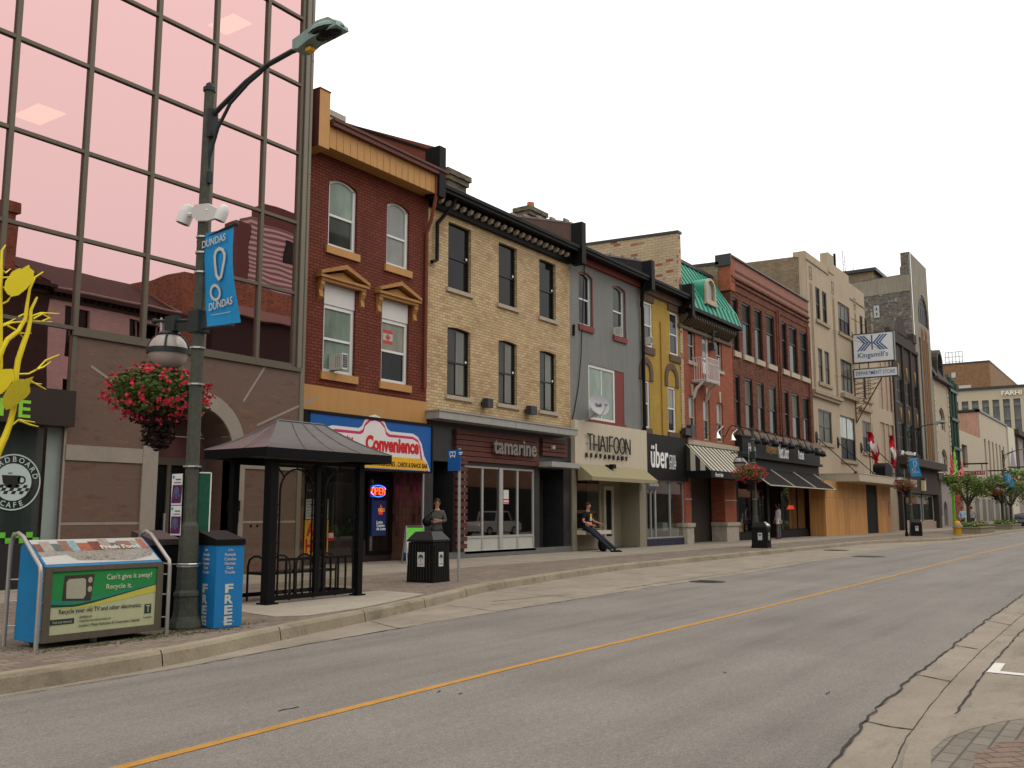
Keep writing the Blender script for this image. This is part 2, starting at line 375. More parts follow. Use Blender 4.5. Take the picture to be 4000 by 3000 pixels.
def pavers(name, c1, c2, mort, rot=0, bw=.22, bh=.11):
    m, n, b = nmat(name); b.inputs['Roughness'].default_value = .85; b.inputs['Specular IOR Level'].default_value = .25
    g = n.nodes.new('ShaderNodeNewGeometry'); mp = n.nodes.new('ShaderNodeMapping'); mp.inputs['Rotation'].default_value = (0, 0, rot); lk(n, g.outputs['Position'], mp.inputs[0])
    t = n.nodes.new('ShaderNodeTexBrick'); t.inputs['Scale'].default_value = 1; t.inputs['Brick Width'].default_value = bw; t.inputs['Row Height'].default_value = bh; t.inputs['Mortar Size'].default_value = .008
    lk(n, mp.outputs[0], t.inputs['Vector']); t.inputs['Color1'].default_value = (*c1, 1); t.inputs['Color2'].default_value = (*c2, 1); t.inputs['Mortar'].default_value = (*mort, 1)
    c = mixc(n, 1, t.outputs['Color'], ramp(n, noise(n, pos(n), 1.1, 6, .7), [(.3, (.72,)*3), (.7, (1.08,)*3)]), 'MULTIPLY')
    c = mixc(n, 1, c, ramp(n, noise(n, pos(n), 30, 3, .7), [(.3, (.85,)*3), (.7, (1.1,)*3)]), 'MULTIPLY')
    lk(n, c, b.inputs['Base Color']); iv = n.nodes.new('ShaderNodeMath'); iv.operation = 'SUBTRACT'; iv.inputs[0].default_value = 1; lk(n, t.outputs['Fac'], iv.inputs[1]); bump(n, b, iv.outputs[0], .5, .006); return m
ASPH = asphalt(); CONC = concrete('road_concrete', (.20, .17, .132), (.30, .258, .205)); WALK = concrete('walk_concrete', (.235, .20, .158), (.315, .272, .217), 1.5)
PADC = concrete('pad_concrete', (.29, .255, .205), (.37, .33, .265)); KERB = concrete('kerb_concrete', (.22, .185, .13), (.32, .275, .195), st=.75)
PAV = pavers('walk_pavers', (.175, .135, .105), (.235, .188, .15), (.11, .09, .07)); PAVR = pavers('corner_pavers_red', (.20, .125, .095), (.24, .175, .135), (.09, .07, .055), radians(45), .2, .1)
PAVG = pavers('corner_pavers_grey', (.18, .155, .125), (.23, .20, .165), (.10, .09, .075), radians(0))
CRACK = M('crack_sealant', (.028, .026, .025), .8); YEL = M('yellow_line_paint', (.38, .20, .04), .75, var=.3, scale=5); LINEW = M('white_line_paint', (.62, .6, .56), .7, var=.1)
def interp(path, x):
    for (a, b), (c, d) in zip(path[:-1], path[1:]):
        if a <= x <= c: return b+(d-b)*(x-a)/(c-a)
    return path[-1][1] if x > path[-1][0] else path[0][1]
def strip(mb, xs, lo, hi, z):
    for a, b in zip(xs[:-1], xs[1:]): mb.quad((a, lo(a), z), (b, lo(b), z), (b, hi(b), z), (a, hi(a), z))
KP = [(-60, 8.15), (4.3, 8.15), (6.2, 8.28), (8, 8.85), (9.9, 9.3), (12.5, 10.05), (15, 10.95), (18.9, 11.6), (22.6, 12.1), (29, 12.22), (41, 12.2), (48, 12.3), (51, 12.0), (55, 10.75), (59, 9.9), (71, 9.8), (83, 10.2), (300, 10.3)]
def ky(x):   # smoothed
    return sum(interp(KP, x+d) for d in (-.8, -.4, 0, .4, .8))/5
AL = [(-60, 7.9), (4.2, 7.95), (6, 8.03), (7.6, 8.25), (8.8, 8.38), (10.8, 8.45), (12.9, 8.6), (17.3, 8.72), (24, 8.85), (30, 9.2), (44, 9.55), (58, 9.35), (80, 9.7), (300, 9.8)]
AR = [(-60, 1.2), (3, 1.45), (5.9, 1.75), (7.4, 1.93), (9.6, 2.04), (15, 2.2), (20, 2.29), (60, 2.4), (300, 2.6)]
rj = random.Random(3)
XA = [-60, -30, -10, 0]+[i*.12 for i in range(1, 250)]+[30+i for i in range(1, 70)]+[110, 130, 160, 200, 300]
JR = {x: rj.uniform(-.02, .02) for x in XA}; JL = {x: rj.uniform(-.01, .01) for x in XA}
g = MB(); g.quad((-400, -400, -.03), (900, -400, -.03), (900, 900, -.03), (-400, 900, -.03)); TAG(MK(g, 'ground', concrete('far_ground', (.14, .13, .12), (.19, .18, .165))), None, None, kind='structure')
g = MB(); g.quad((-60, -8.2, 0), (300, -8.2, 0), (300, 12.6, 0), (-60, 12.6, 0)); TAG(MK(g, 'parking_lane', CONC), None, None, kind='structure')
g = MB(); strip(g, XA, lambda x: interp(AR, x)+JR[x], lambda x: interp(AL, x)+JL[x], .004); TAG(MK(g, 'road', ASPH), None, None, kind='structure')
g = MB()                         # centre line, joints and sealed cracks lie as their own sheets on the road
YP = [(-60, 5.1), (3.5, 5.23), (5, 5.3), (7.9, 5.39), (13.3, 5.41), (24.6, 5.54), (39, 5.85), (54, 5.95), (300, 6.4)]
strip(g, [x for x in XA if x <= 40 or x > 43], lambda x: interp(YP, x)-.045+JL[x]*.4, lambda x: interp(YP, x)+.045+JR[x]*.3, .008)
TAG(MK(g, 'road_centre_line', YEL), None, None, kind='structure')
g = MB()
def crack(pts, w=.02, z=.009, jit=.02, step=.15):
    P = []
    for (a, b), (c, d) in zip(pts[:-1], pts[1:]):
        L = math.hypot(c-a, d-b); k = max(1, int(L/step))
        for i in range(k): P.append((a+(c-a)*i/k+rj.uniform(-jit, jit), b+(d-b)*i/k+rj.uniform(-jit, jit)))
    P.append(pts[-1])
    for i in range(len(P)-1):
        a = Vector(P[i]); b = Vector(P[i+1]); t = (b-a); nrm = Vector((-t.y, t.x)).normalized()*w*rj.uniform(.3, .7)
        g.quad((a.x-nrm.x, a.y-nrm.y, z), (b.x-nrm.x, b.y-nrm.y, z), (b.x+nrm.x, b.y+nrm.y, z), (a.x+nrm.x, a.y+nrm.y, z))
crack([(x, interp(AR, x)) for x in (3, 4, 5, 5.9, 6.6, 7.4, 8.2, 9, 9.6, 11, 13, 15, 18, 20, 26)], .017, .01)
crack([(5.2, 1.25), (6.16, 1.46), (7.0, 1.56), (8.2, 1.64), (9.47, 1.71), (11.7, 1.79), (15.3, 1.86), (22, 1.95)], .007, .004, .004)
crack([(7.52, 1.4), (8.9, 1.47), (10.2, 1.54), (12.5, 1.6), (13.9, 1.64), (22, 1.7)], .018, .004, .01)
for q in ([('Q', 1070, 1325), ('Q', 1250, 1365), ('Q', 1420, 1385)], [('Q', 1465, 1365), ('Q', 1660, 1372)], [('Q', 1430, 990), ('Q', 1490, 997)], [('Q', 1945, 598), ('Q', 2125, 633)], [('Q', 1490, 997), ('Q', 1690, 1040)], [('Q', 1725, 778), ('Q', 1880, 805)]):
    crack([GP(*p, 0) for p in q], .02, .005, .006, .05)
crack([(x, interp(AL, x)) for x in (-5, 3, 6, 7.4, 10, 12.4, 17, 24, 30, 44, 58)], .022, .01, .008)
crack([(x, interp(AL, x)+.42) for x in (17, 24, 30, 36, 44, 54)], .02, .004, .008)
for x in (18, 20.5, 23.2, 26, 29.5, 33, 37, 42, 47): crack([(x, interp(AL, x)), (x+.2, interp(AL, x)+.42)], .03, .004)
for x in (9.7, 12.2, 14.9, 17.6, 21.5, 25.4, 31, 37, 44): crack([(x, interp(AL, x)), (x+.35, ky(x)-.02)], .014, .004)
crack([GP('V', 1060, 1300, 0), GP('V', 1160, 1290, 0), GP('V', 1245, 1283, 0)], .02, .004)
for _ in range(34):
    x = rj.uniform(5, 30); y = rj.uniform(2.4, 8.2); crack([(x, y), (x+rj.uniform(.03, .2), y+rj.uniform(-.05, .05))], rj.uniform(.006, .02), .0085, .012, .05)
for x, y, L_ in ((16, 6.9, 3), (22, 3.8, 4), (30, 7.2, 6)): crack([(x, y), (x+L_*.5, y+.1), (x+L_, y-.05)], .006, .0085, .02, .2)
TAG(MK(g, 'pavement_cracks', CRACK), None, None, kind='structure')
# pavement (left) with kerb
XS = [-60, -30, -10, 0]+[i*.4 for i in range(1, 230)]+[100, 130, 200, 300]
g = MB(); strip(g, XS, lambda x: ky(x)+.16, lambda x: 14.6, .15); TAG(MK(g, 'pavement', PAV), None, None, kind='structure')
g = MB(); g.quad((-60, 14.6, .151), (300, 14.6, .151), (300, 21, .151), (-60, 21, .151)); TAG(MK(g, 'pavement_by_shops', WALK), None, None, kind='structure')
g = MB()
xk = [x for x in XS]
nj = 0
for a, b in zip(xk[:-1], xk[1:]):
    ya, yb = ky(a), ky(b); gap = .006 if (b < 90 and a >= 0 and int(round(a/.4)) % 5 == 0) else 0
    a2 = a+gap*2
    g.quad((a2, ya-.02, 0), (b, yb-.02, 0), (b, yb+.005, .12), (a2, ya+.005, .12)); g.quad((a2, ya+.005, .12), (b, yb+.005, .12), (b, yb+.03, .153), (a2, ya+.03, .153)); g.quad((a2, ya+.03, .153), (b, yb+.03, .153), (b, yb+.17, .153), (a2, ya+.17, .153))
    if gap: g.quad((a, ya+.01, 0), (a2, ya+.01, 0), (a2, ya+.04, .14), (a, ya+.04, .14)); 
TAG(MK(g, 'kerb', KERB), None, None, kind='structure')
g = MB(); P = [GP('M', *p) for p in ((420, 1500), (720, 1540), (960, 1590), (1330, 1545), (1420, 1520), (1575, 1470), (1340, 1425))]
P = [(8.75, 9.75), (9.1, 9.5), (10.2, 9.62), (11.3, 9.95), (12.6, 10.4), (12.75, 11.5), (9.1, 11.6)]
g.quad(*[(x, y, .155) for x, y in P]); TAG(MK(g, 'shelter_pad', PADC), None, None, kind='structure')
# right-hand corner with pavers
oc = [(-8, .8), (3.5, .95), (5, 1.2), (6.16, 1.40), (6.77, 1.47), (7.15, 1.46), (7.5, 1.38), (7.9, 1.25), (8.47, .98), (9.1, .5), (9.5, -.2), (9.7, -1.2), (9.75, -8.2), (-8, -8.2)]
ic = [(-8, .62), (3.5, .78), (5, 1.0), (5.83, 1.18), (6.27, 1.26), (6.62, 1.25), (7.0, 1.17), (7.4, 1.02), (7.8, .78), (8.5, .35), (9.05, -.3), (9.3, -1.2), (9.35, -8.2), (-8, -8.2)]
g = MB()
for i in range(len(oc)-2):
    a, b, c, d = oc[i], oc[i+1], ic[i+1], ic[i]
    g.quad((*a, 0), (*b, 0), (b[0]*.92+c[0]*.08, b[1]*.92+c[1]*.08, .09), (a[0]*.92+d[0]*.08, a[1]*.92+d[1]*.08, .09)); g.quad((a[0]*.92+d[0]*.08, a[1]*.92+d[1]*.08, .09), (b[0]*.92+c[0]*.08, b[1]*.92+c[1]*.08, .09), (*c, .1), (*d, .1))
TAG(MK(g, 'corner_kerb', CONC), None, None, kind='structure')
g = MB(); g.quad(*[(x, y, .098) for x, y in ic]); TAG(MK(g, 'corner_pavement', PAVG), None, None, kind='structure')
ii = [(-8, .1), (3.5, .3), (5.4, .75), (5.95, .98), (6.3, 1.03), (6.7, .95), (7.2, .68), (7.9, .2), (8.5, -.4), (8.7, -1.2), (8.75, -8.2), (-8, -8.2)]
g = MB(); g.quad(*[(x, y, .102) for x, y in ii]); TAG(MK(g, 'corner_brick_pavement', PAVR), None, None, kind='structure')
g = MB(); P = [GP('Q', *p, 0) for p in ((1940, 972), (2003, 905), (2078, 910), (2040, 965), (2212, 983), (2260, 988), (2262, 1004), (2212, 998))]
g.quad(*[(x, y, .006) for x, y in P]); TAG(MK(g, 'parking_mark', LINEW), None, None, kind='structure')
IRON = M('cast_iron', (.05, .045, .04), .6, .6, bmp=.4)
for i, (c, x, y, r, sq, lb) in enumerate((('V', 1528, 1257, .34, 0, 'round dark iron manhole cover in the concrete parking lane before the brick shops'), ('F', 1290, 1521, .45, 0, 'oval-looking iron cover in the parking lane before the boarded store'), ('F', 1640, 1590, .5, 0, 'iron cover at the asphalt edge farther along the street'))):
    px, py = GP(c, x, y, 0); t = THING('manhole_cover', lb, 'manhole cover', (px, py, 0), group='iron covers in the road')
    mb = MB(); mb.lathe([(r, 0), (r, .012), (r-.03, .014)], px, py, 24); MK(mb, 'cover', IRON, t)
    mb = MB(); mb.lathe([(r+.06, 0), (r+.06, .008), (r+.001, .008)], px, py, 24); MK(mb, 'rim', CRACK, t)
    mb = MB()
    for k in range(-3, 4): mb.box(px-r*.75, px+r*.75, py+k*r*.22-.01, py+k*r*.22+.01, .0145, .02)
    MK(mb, 'grip_bar', CRACK, t)
# ================================================================== GLASS OFFICE BUILDING
YR = Y0; Y0 = 17.05; GS = Y0/YR
def zg(z): return 1.5+(z-1.5)*GS
MUL = M('bronze_mullion', (.11, .094, .07), .45, .2, var=.08); MUL2 = M('bronze_corner_strip', (.17, .15, .115), .45, .2, var=.08)
def pinkglass():
    m = bpy.data.materials.new('pink_mirror_glass'); m.use_nodes = True; n = m.node_tree; n.nodes.clear()
    o = n.nodes.new('ShaderNodeOutputMaterial'); mx = n.nodes.new('ShaderNodeMixShader'); t = n.nodes.new('ShaderNodeBsdfTransparent'); g = n.nodes.new('ShaderNodeBsdfGlossy')
    t.inputs[0].default_value = (.75, .5, .42, 1); g.inputs['Roughness'].default_value = .004; g.inputs[0].default_value = (.62, .395, .395, 1)
    k = n.nodes.new('ShaderNodeBump'); k.inputs['Strength'].default_value = .045; k.inputs['Distance'].default_value = .05
    lk(n, noise(n, pos(n), .8, 1), k.inputs['Height']); lk(n, k.outputs[0], g.inputs['Normal'])
    mx.inputs[0].default_value = .9; lk(n, t.outputs[0], mx.inputs[1]); lk(n, g.outputs[0], mx.inputs[2]); lk(n, mx.outputs[0], o.inputs[0]); return m
PINK = pinkglass()
def granite():
    m, n, b = nmat('brown_granite'); b.inputs['Roughness'].default_value = .38; b.inputs['Specular IOR Level'].default_value = .35
    g = n.nodes.new('ShaderNodeNewGeometry'); mp = n.nodes.new('ShaderNodeMapping'); mp.inputs['Rotation'].default_value = (0, radians(-35), 0); mp.inputs['Scale'].default_value = (1.2, 1, 4); lk(n, g.outputs['Position'], mp.inputs[0])
    c = ramp(n, noise(n, mp.outputs[0], 2.0, 8, .8), [(.32, (.078, .042, .032)), (.48, (.135, .080, .060)), (.55, (.105, .078, .062)), (.64, (.22, .09, .045))])
    c = mixc(n, 1, c, ramp(n, noise(n, pos(n), 60, 3, .8), [(.3, (.75,)*3), (.7, (1.2,)*3)]), 'MULTIPLY'); lk(n, c, b.inputs['Base Color']); return m
GRAN = granite(); STONE = M('pale_granite', (.24, .205, .17), .6, var=.16); DBRN = M('dark_brown_panel', (.03, .022, .018), .4, var=.1)
GB = THING('office_building', 'tall office block with a pink mirrored glass curtain wall over brown granite', 'building', (10, Y0, .15))
MX = [(-4.95+1.53*i)*GS for i in range(14)]
MX = [x for x in MX if x < 14.6]+[16.1*GS]; MZ = [zg(z) for z in (3.8, 5.14, 6.97, 8.79, 10.62, 12.46, 14.29, 16.12, 17.95)]; ZL = MZ[0]; ZM = zg(5.1); ZT = zg(18); GX = 16.47*GS
fr = MB(); w_ = .045
for x in MX: fr.box(x-w_, x+w_, Y0-.03, Y0+.12, (ZL if x < 10.2 else ZM), ZT)
for z in MZ:
    for a, b in zip(MX[:-1], MX[1:]):
        if z == ZL and a > 9.99: continue
        fr.box(a+w_, b-w_, Y0-.024, Y0+.11, z-.036, z+.036)
MK(fr, 'window_frame', MUL, GB)
rg = random.Random(5)
for a, b in zip(MX[:-1], MX[1:]):
    if b < 5: continue
    for z0, z1 in zip(MZ[:-1], MZ[1:]):
        if z0 == ZL and a > 9.99: continue
        t1 = rg.uniform(-.0016, .0016); t2 = rg.uniform(-.0016, .0016)
        p = MB(); y = Y0+.03; p.quad((a+.05, y-t1-t2, z0+.04), (b-.05, y+t1-t2, z0+.04), (b-.05, y+t1+t2, z1-.04), (a+.05, y-t1+t2, z1-.04)); MK(p, 'window_pane', PINK, GB)
p = MB(); p.quad((-5, Y0+.03, ZL), (4.2, Y0+.03, ZL), (4.2, Y0+.03, ZT), (-5, Y0+.03, ZT)); MK(p, 'window_pane', PINK, GB)
p = MB()                                            # corner strip and blank flank
p.box(GX-.30, GX-.13, Y0-.06, Y0+.2, ZM, ZT); p.box(GX-.13, GX, Y0-.02, Y0+12, .15, ZT); MK(p, 'corner_strip', MUL2, GB)
p = MB(); p.box(GX-.305, GX-.285, Y0-.075, Y0, ZM, ZT); p.box(GX-.14, GX-.12, Y0-.075, Y0, ZM, ZT)
for z in (7.2, 9.9, 12.9): p.box(GX-.13, GX+.005, Y0-.026, Y0+.02, z, z+.02)
MK(p, 'corner_bead', MUL, GB)
p = MB(); p.box(-5, GX-.14, Y0+5, Y0+5.2, .15, ZT); p.box(-5, GX-.14, Y0+.2, Y0+5, ZT-.1, ZT+.2)
for z in MZ[3::2]: p.box(-5, GX-.14, Y0+4, Y0+5, z-.5, z-.2)
MK(p, 'floor_slab', M('office_ceiling', (.1, .075, .06), .8), GB)
LAMP = EM('ceiling_lamp_lit', (1, .8, .45), 3.2)
for i, (c, x, y) in enumerate((('I', 255, 738), ('I', 1490, 155))):
    d = ray(c, x, y); q = CAM+d*((Y0+2.2)/d.y); z = q.z
    l = THING('ceiling_lamp', ('lit square ceiling lamp showing dimly behind the pink glass low at left' if i == 0 else 'lit square ceiling lamp showing behind the pink glass high up near the street lamp head'), 'lamp', (q.x, q.y, z), group='office ceiling lamps')
    mb = MB(); mb.box(q.x-.3, q.x+.3, q.y-.5, q.y+.5, z-.03, z-.002); MK(mb, 'diffuser', LAMP, l)
# granite ground floor with an arch
ax0, ax1, ow, zsp = 11.98, 13.88, .35, 2.83; R_ = (ax1-ax0)/2; axc = (ax0+ax1)/2; atop = zsp+R_
gx0 = 9.97
p = MB(); wall(p, gx0, GX-.13, .15, ZM, Y0, [(ax0-ow*0, ax1, .15, atop, R_)], d=.9, side=False); p.quad((gx0, Y0, .15), (gx0, Y0+1, .15), (gx0, Y0+1, ZM), (gx0, Y0, ZM)); MK(p, 'wall', GRAN, GB)
p = MB(); pin = arcpts(ax0, ax1, zsp, R_, 20); pout = arcpts(ax0-ow, ax1+ow, zsp, R_+ow, 20)
for k in range(20): p.prism([pin[k], pin[k+1], pout[k+1], pout[k]], 'y', Y0-.04, Y0+.3)
p.box(ax0-ow, ax0, Y0-.04, Y0+.3, .15, zsp); p.box(ax1, ax1+ow, Y0-.04, Y0+.3, .15, zsp)
zb0 = W('J', 480, 1480)[1]; zb1 = W('J', 480, 1372)[1]; p.box(gx0+.02, ax0-ow-.002, Y0-.03, Y0+.1, zb0, zb1); p.box(ax1+ow+.002, GX-.15, Y0-.03, Y0+.1, zb0, zb1); MK(p, 'stone_arch', STONE, GB)
p = MB()
def bar2(c, a, b, w=.025, y=Y0):
    A_ = Vector(W(c, *a)); B_ = Vector(W(c, *b)); t = (B_-A_).normalized(); n_ = Vector((-t.y, t.x))*w
    p.prism([tuple(A_-n_), tuple(B_-n_), tuple(B_+n_), tuple(A_+n_)], 'y', y-.006, y+.01)
for a, b in (((540, 810), (930, 1085)), ((1812, 785), (1637, 1058)), ((2172, 1030), (1735, 1228))): bar2('J', a, b)
zj = W('K', 600, 735)[1]; p.box(gx0+.02, ax0-ow-.002, Y0-.006, Y0+.01, zj-.03, zj+.02); p.box(ax1+ow+.002, GX-.15, Y0-.006, Y0+.01, zj-.03, zj+.02); p.box(gx0-.02, gx0+.02, Y0-.006, Y0+.01, .15, 3.3); MK(p, 'stone_joint', STONE, GB)
p = MB(); p.box(gx0, GX-.15, Y0-.06, Y0+.3, ZM-.1, ZM); MK(p, 'sill_band', MUL, GB)
# recessed entrance
p = MB(); ye = Y0+.9; p.box(ax0, ax1, ye, ye+.1, zsp-.28, zsp-.12); p.box(axc-.05, axc+.05, ye, ye+.1, .15, zsp-.28)
for x in (ax0, ax1-.09): p.box(x, x+.09, ye, ye+.1, .15, zsp-.28)
dr = MK(p, 'door', MUL, GB); q = MB(); q.quad((ax0, ye+.06, .15), (ax1, ye+.06, .15), (ax1, ye+.06, zsp-.2), (ax0, ye+.06, zsp-.2)); MK(q, 'pane', GLD, dr); q = MB(); q.box(axc-.12, axc-.08, ye-.06, ye-.02, .9, 1.5); MK(q, 'handle', GREYM, dr)
TYM = GL('arch_window_glass', (.13, .06, .055), .05)
p = MB(); p.add([(a, ye+.03, b) for a, b in arcpts(ax0, ax1, zsp, R_, 20)]+[(ax1, ye+.03, zsp-.12), (ax0, ye+.03, zsp-.12)], [tuple(range(23))]); ty = MK(p, 'arched_window', TYM, GB)
p = MB()
for i, s_ in enumerate(('McCall', 'Dawson', 'Osterberg', 'Handler')):
    a = W('J', 1500, 1197+i*34, ye); p.text(s_, (a[0], ye+.015, a[1]), (1, 0, 0), (0, 0, 1), h=.115, align='R', bold=.015, shear=.1)
a = W('J', 1507, 1320, ye); b = W('J', 1507, 1165, ye); p.box(b[0], b[0]+.015, ye+.01, ye+.025, a[1], b[1]); p.box(a[0]-.9, a[0]+.02, ye+.01, ye+.025, a[1], a[1]+.02); MK(p, 'lettering', WTXT, ty)
p = MB(); a = W('J', 1160, 1335, ye); p.box(a[0], a[0]+.3, ye+.015, ye+.028, a[1]+.12, a[1]+.24); p.box(a[0]+.08, a[0]+.2, ye+.015, ye+.028, a[1], a[1]+.12); MK(p, 'street_number', M('orange_vinyl', (.6, .08, .015), .5), ty)
# cafe at left
cx1 = gx0-.35
p = MB(); p.box(-5, gx0+.04, Y0-.22, Y0+.1, W('J', 300, 1240)[1], W('J', 300, 985)[1]); sg = MK(p, 'shop_sign', DBRN, GB)
LIME = M('lime_lettering', (.22, .5, .04), .5)
a = W('J', 130, 1160, Y0-.22); b = W('J', 225, 1043, Y0-.22)
cw = b[0]-a[0]; p = MB()
for k, ch in enumerate('CAFE'):
    p.text(ch, (a[0]-(3-k)*(cw+.12), Y0-.22, a[1]), (1, 0, 0), (0, 0, 1), w=cw, h=b[1]-a[1], bold=.02)
MK(p, 'lettering', LIME, sg)
zsh = W('K', 150, 140)[1]; zsl = W('K', 150, 1100)[1]
p = MB(); wall(p, -5, gx0, .15, 3.35, Y0+.05, [(7.4, W('K', 335, 500)[0], .95, 3.12), (2, 7.0, .95, 3.12)], d=.12, side=False); MK(p, 'shop_front', M('cafe_black_wall', (.02, .02, .02), .5), GB)
p = MB(); p.quad((2, Y0+.12, .9), (gx0-.35, Y0+.12, .9), (gx0-.35, Y0+.12, 3.2), (2, Y0+.12, 3.2)); cg = MK(p, 'shop_window', GL('cafe_glass', (.035, .045, .042), .03, .8), GB)
p = MB(); xa = W('K', 215, 300)[0]; xb = W('K', 340, 300)[0]; p.box(xa, xb-.05, Y0+.105, Y0+.118, .95, 3.1); MK(p, 'curtain', M('pale_curtain', (.22, .26, .24), .8), GB)
TEAL = M('pale_vinyl', (.42, .5, .48), .6, var=.04); yv = Y0+.1
c0 = W('K', 85, 470, yv); rr = abs(W('K', 268, 470, yv)[0]-c0[0]); rr2 = abs(W('K', 85, 292, yv)[1]-c0[1]); rr = (rr+rr2)/2
p = MB()
def ring(p, cx, cz, r0, r1, y, n=40, m=0, a0=0, a1=2*pi):
    for k in range(n):
        t0 = a0+(a1-a0)*k/n; t1 = a0+(a1-a0)*(k+1)/n
        p.quad((cx+r0*cos(t0), y, cz+r0*sin(t0)), (cx+r1*cos(t0), y, cz+r1*sin(t0)), (cx+r1*cos(t1), y, cz+r1*sin(t1)), (cx+r0*cos(t1), y, cz+r0*sin(t1)), m=m)
ring(p, c0[0], c0[1], rr*.95, rr, yv, m=0); ring(p, c0[0], c0[1], .001, rr*.66, yv, m=0)
def arctext(p, s_, r, h, a_mid, span, y, flip=False, m=0, cc=c0):
    n = len(s_)
    for k, ch in enumerate(s_):
        a_ = a_mid+(span/2-span*(k+.5)/n)*(1 if not flip else -1)
        o_ = Vector((cc[0]+r*cos(a_), y, cc[1]+r*sin(a_)))
        U = Vector((cos(a_), 0, sin(a_)))*(1 if not flip else -1); R = Vector((U.z, 0, -U.x))
        p.text(ch, o_, R, U, h=h, align='C', bold=.012, m=m, ext=.002)
arctext(p, 'CARDBOARD', rr*.72, rr*.19, pi/2, 2.9, yv-.002); arctext(p, 'CAFE', rr*.90, rr*.19, -pi/2, 1.1, yv-.002, True)
MK(p, 'round_logo', TEAL, cg)
p = MB(); y_ = yv-.004                                   # cup, saucer and chequered cloth in black vinyl
cup = [(-.42, .24), (.26, .24), (.24, -.02), (.12, -.2), (-.22, -.2), (-.36, -.02)]
p.add([(c0[0]+a*rr, y_, c0[1]+b*rr) for a, b in cup], [tuple(range(6))]); ring(p, c0[0]+.3*rr, c0[1]+.08*rr, .09*rr, .15*rr, y_, 16)
for k in range(3): p.add([(c0[0]+(-.2+.05*k+.02*sin(j))*rr, y_, c0[1]+(.28+.06*j)*rr) for j in range(2)]+[(c0[0]+(-.17+.05*k+.02*sin(j))*rr, y_, c0[1]+(.28+.06*j)*rr) for j in (1, 0)], [(0, 1, 2, 3)])
for i in range(9):
    for j in range(3):
        if (i+j) % 2 == 0:
            u0 = -.62+i*.14; p.add([(c0[0]+(u0+dx*.14+(j+dz)*.06)*rr, y_, c0[1]+(-.42+(j+dz)*.11)*rr) for dx, dz in ((0, 0), (1, 0), (1, 1), (0, 1))], [(0, 1, 2, 3)])
MK(p, 'cup_emblem', M('black_vinyl', (.02, .02, .02), .5), cg)
p = MB(); zc = W('K', 150, 830, yv)[1]
for i in range(46):
    for j in range(2):
        if (i+j) % 2: p.quad((3.9+i*.125, yv, zc-.1+j*.1), (4.025+i*.125, yv, zc-.1+j*.1), (4.025+i*.125, yv, zc+j*.1), (3.9+i*.125, yv, zc+j*.1))
MK(p, 'chequered_strip', M('lime_vinyl', (.12, .42, .04), .5), cg)
# pay telephone by the arch
tx, tz = W('K', 1390, 640, Y0)
t = THING('pay_telephone', 'black wall pay telephone on the granite right of the arch', 'telephone', (tx, Y0, 1))
p = MB(); a = W('K', 1365, 590); b = W('K', 1420, 660); p.box(a[0], b[0], Y0-.16, Y0-.003, b[1], a[1]); MK(p, 'hood', BLACK, t)
p = MB(); c_ = W('K', 1400, 730); p.box(a[0]+.1, b[0], Y0-.13, Y0-.003, c_[1], b[1]-.01); MK(p, 'body', CHAR, t)
Y0 = YR
# ================================================================== ROW ACROSS THE STREET (seen in the mirror glass)
YO = -8.0; YM = 2*(17.05+.03)-YO
def opp(c, x, y): return W(c, x, y, YM)
PB = BR('painted_brick_white', (.52, .44, .42), (.58, .5, .47), (.45, .38, .36), stain=.15, var=.1); RB2 = BR('rough_red_brick', (.24, .075, .03), (.36, .15, .07), (.3, .22, .17), stain=.4, c3=(.1, .05, .04))
ROOFB = M('brown_shingle', (.055, .035, .028), .85, dirt=.3); DBR = BR('dark_brick', (.05, .035, .03), (.07, .045, .04), (.04, .03, .03))
def oppbuild(name, label, x0, x1, zt, wallm, roofrise=0, wins=(), depth=10, y=YO, rm=None):
    t = THING(name, label, 'building', (x0, y, 0))
    p = MB(); hs = [(a, b, c, d, 0) for a, b, c, d in wins]
    wall(p, x0, x1, 0, zt, y, hs, d=-.2, side=False)
    p.quad((x0, y, 0), (x0, y-depth, 0), (x0, y-depth, zt), (x0, y, zt)); p.quad((x1, y, 0), (x1, y-depth, 0), (x1, y-depth, zt), (x1, y, zt))
    if roofrise:
        for x in (x0, x1): p.add([(x, y, zt), (x, y-depth/2, zt+roofrise), (x, y-depth, zt)], [(0, 1, 2)])
    MK(p, 'wall', wallm, t)
    p = MB()
    for a, b, c, d in wins: p.quad((a, y-.18, c), (b, y-.18, c), (b, y-.18, d), (a, y-.18, d))
    if wins: MK(p, 'window', GLD, t)
    p = MB()
    if roofrise: p.quad((x0-.1, y+.5, zt-.3), (x1+.1, y+.5, zt-.3), (x1+.1, y-depth/2, zt+roofrise), (x0-.1, y-depth/2, zt+roofrise)); p.quad((x0-.1, y-depth-.3, zt-.2), (x1+.1, y-depth-.3, zt-.2), (x1+.1, y-depth/2, zt+roofrise), (x0-.1, y-depth/2, zt+roofrise))
    else: p.quad((x0, y, zt), (x1, y, zt), (x1, y-depth, zt), (x0, y-depth, zt))
    MK(p, 'roof', rm or ROOFB, t)
    if y == YO: p = MB(); p.box(x0+.3, x1-.3, y+.01, y+.2, 0, 3.5); MK(p, 'shop_front', DARK, t)
    if roofrise:
        p = MB()
        for k in range(int((x1-x0)/.35)): p.box(x0+k*.35, x0+k*.35+.14, y+.001, y+.3, zt-.5, zt-.3)
        p.box(x0, x1, y+.001, y+.1, zt-.7, zt-.5); p.box(x0-.1, x1+.1, y+.4, y+.55, zt-.42, zt-.25); MK(p, 'cornice', DBRN, t)
    return t
a0 = opp('J', 350, 300); a1 = opp('J', 1300, 420); zt = (opp('J', 600, 250)[1]+opp('J', 1200, 390)[1])/2
wl = []
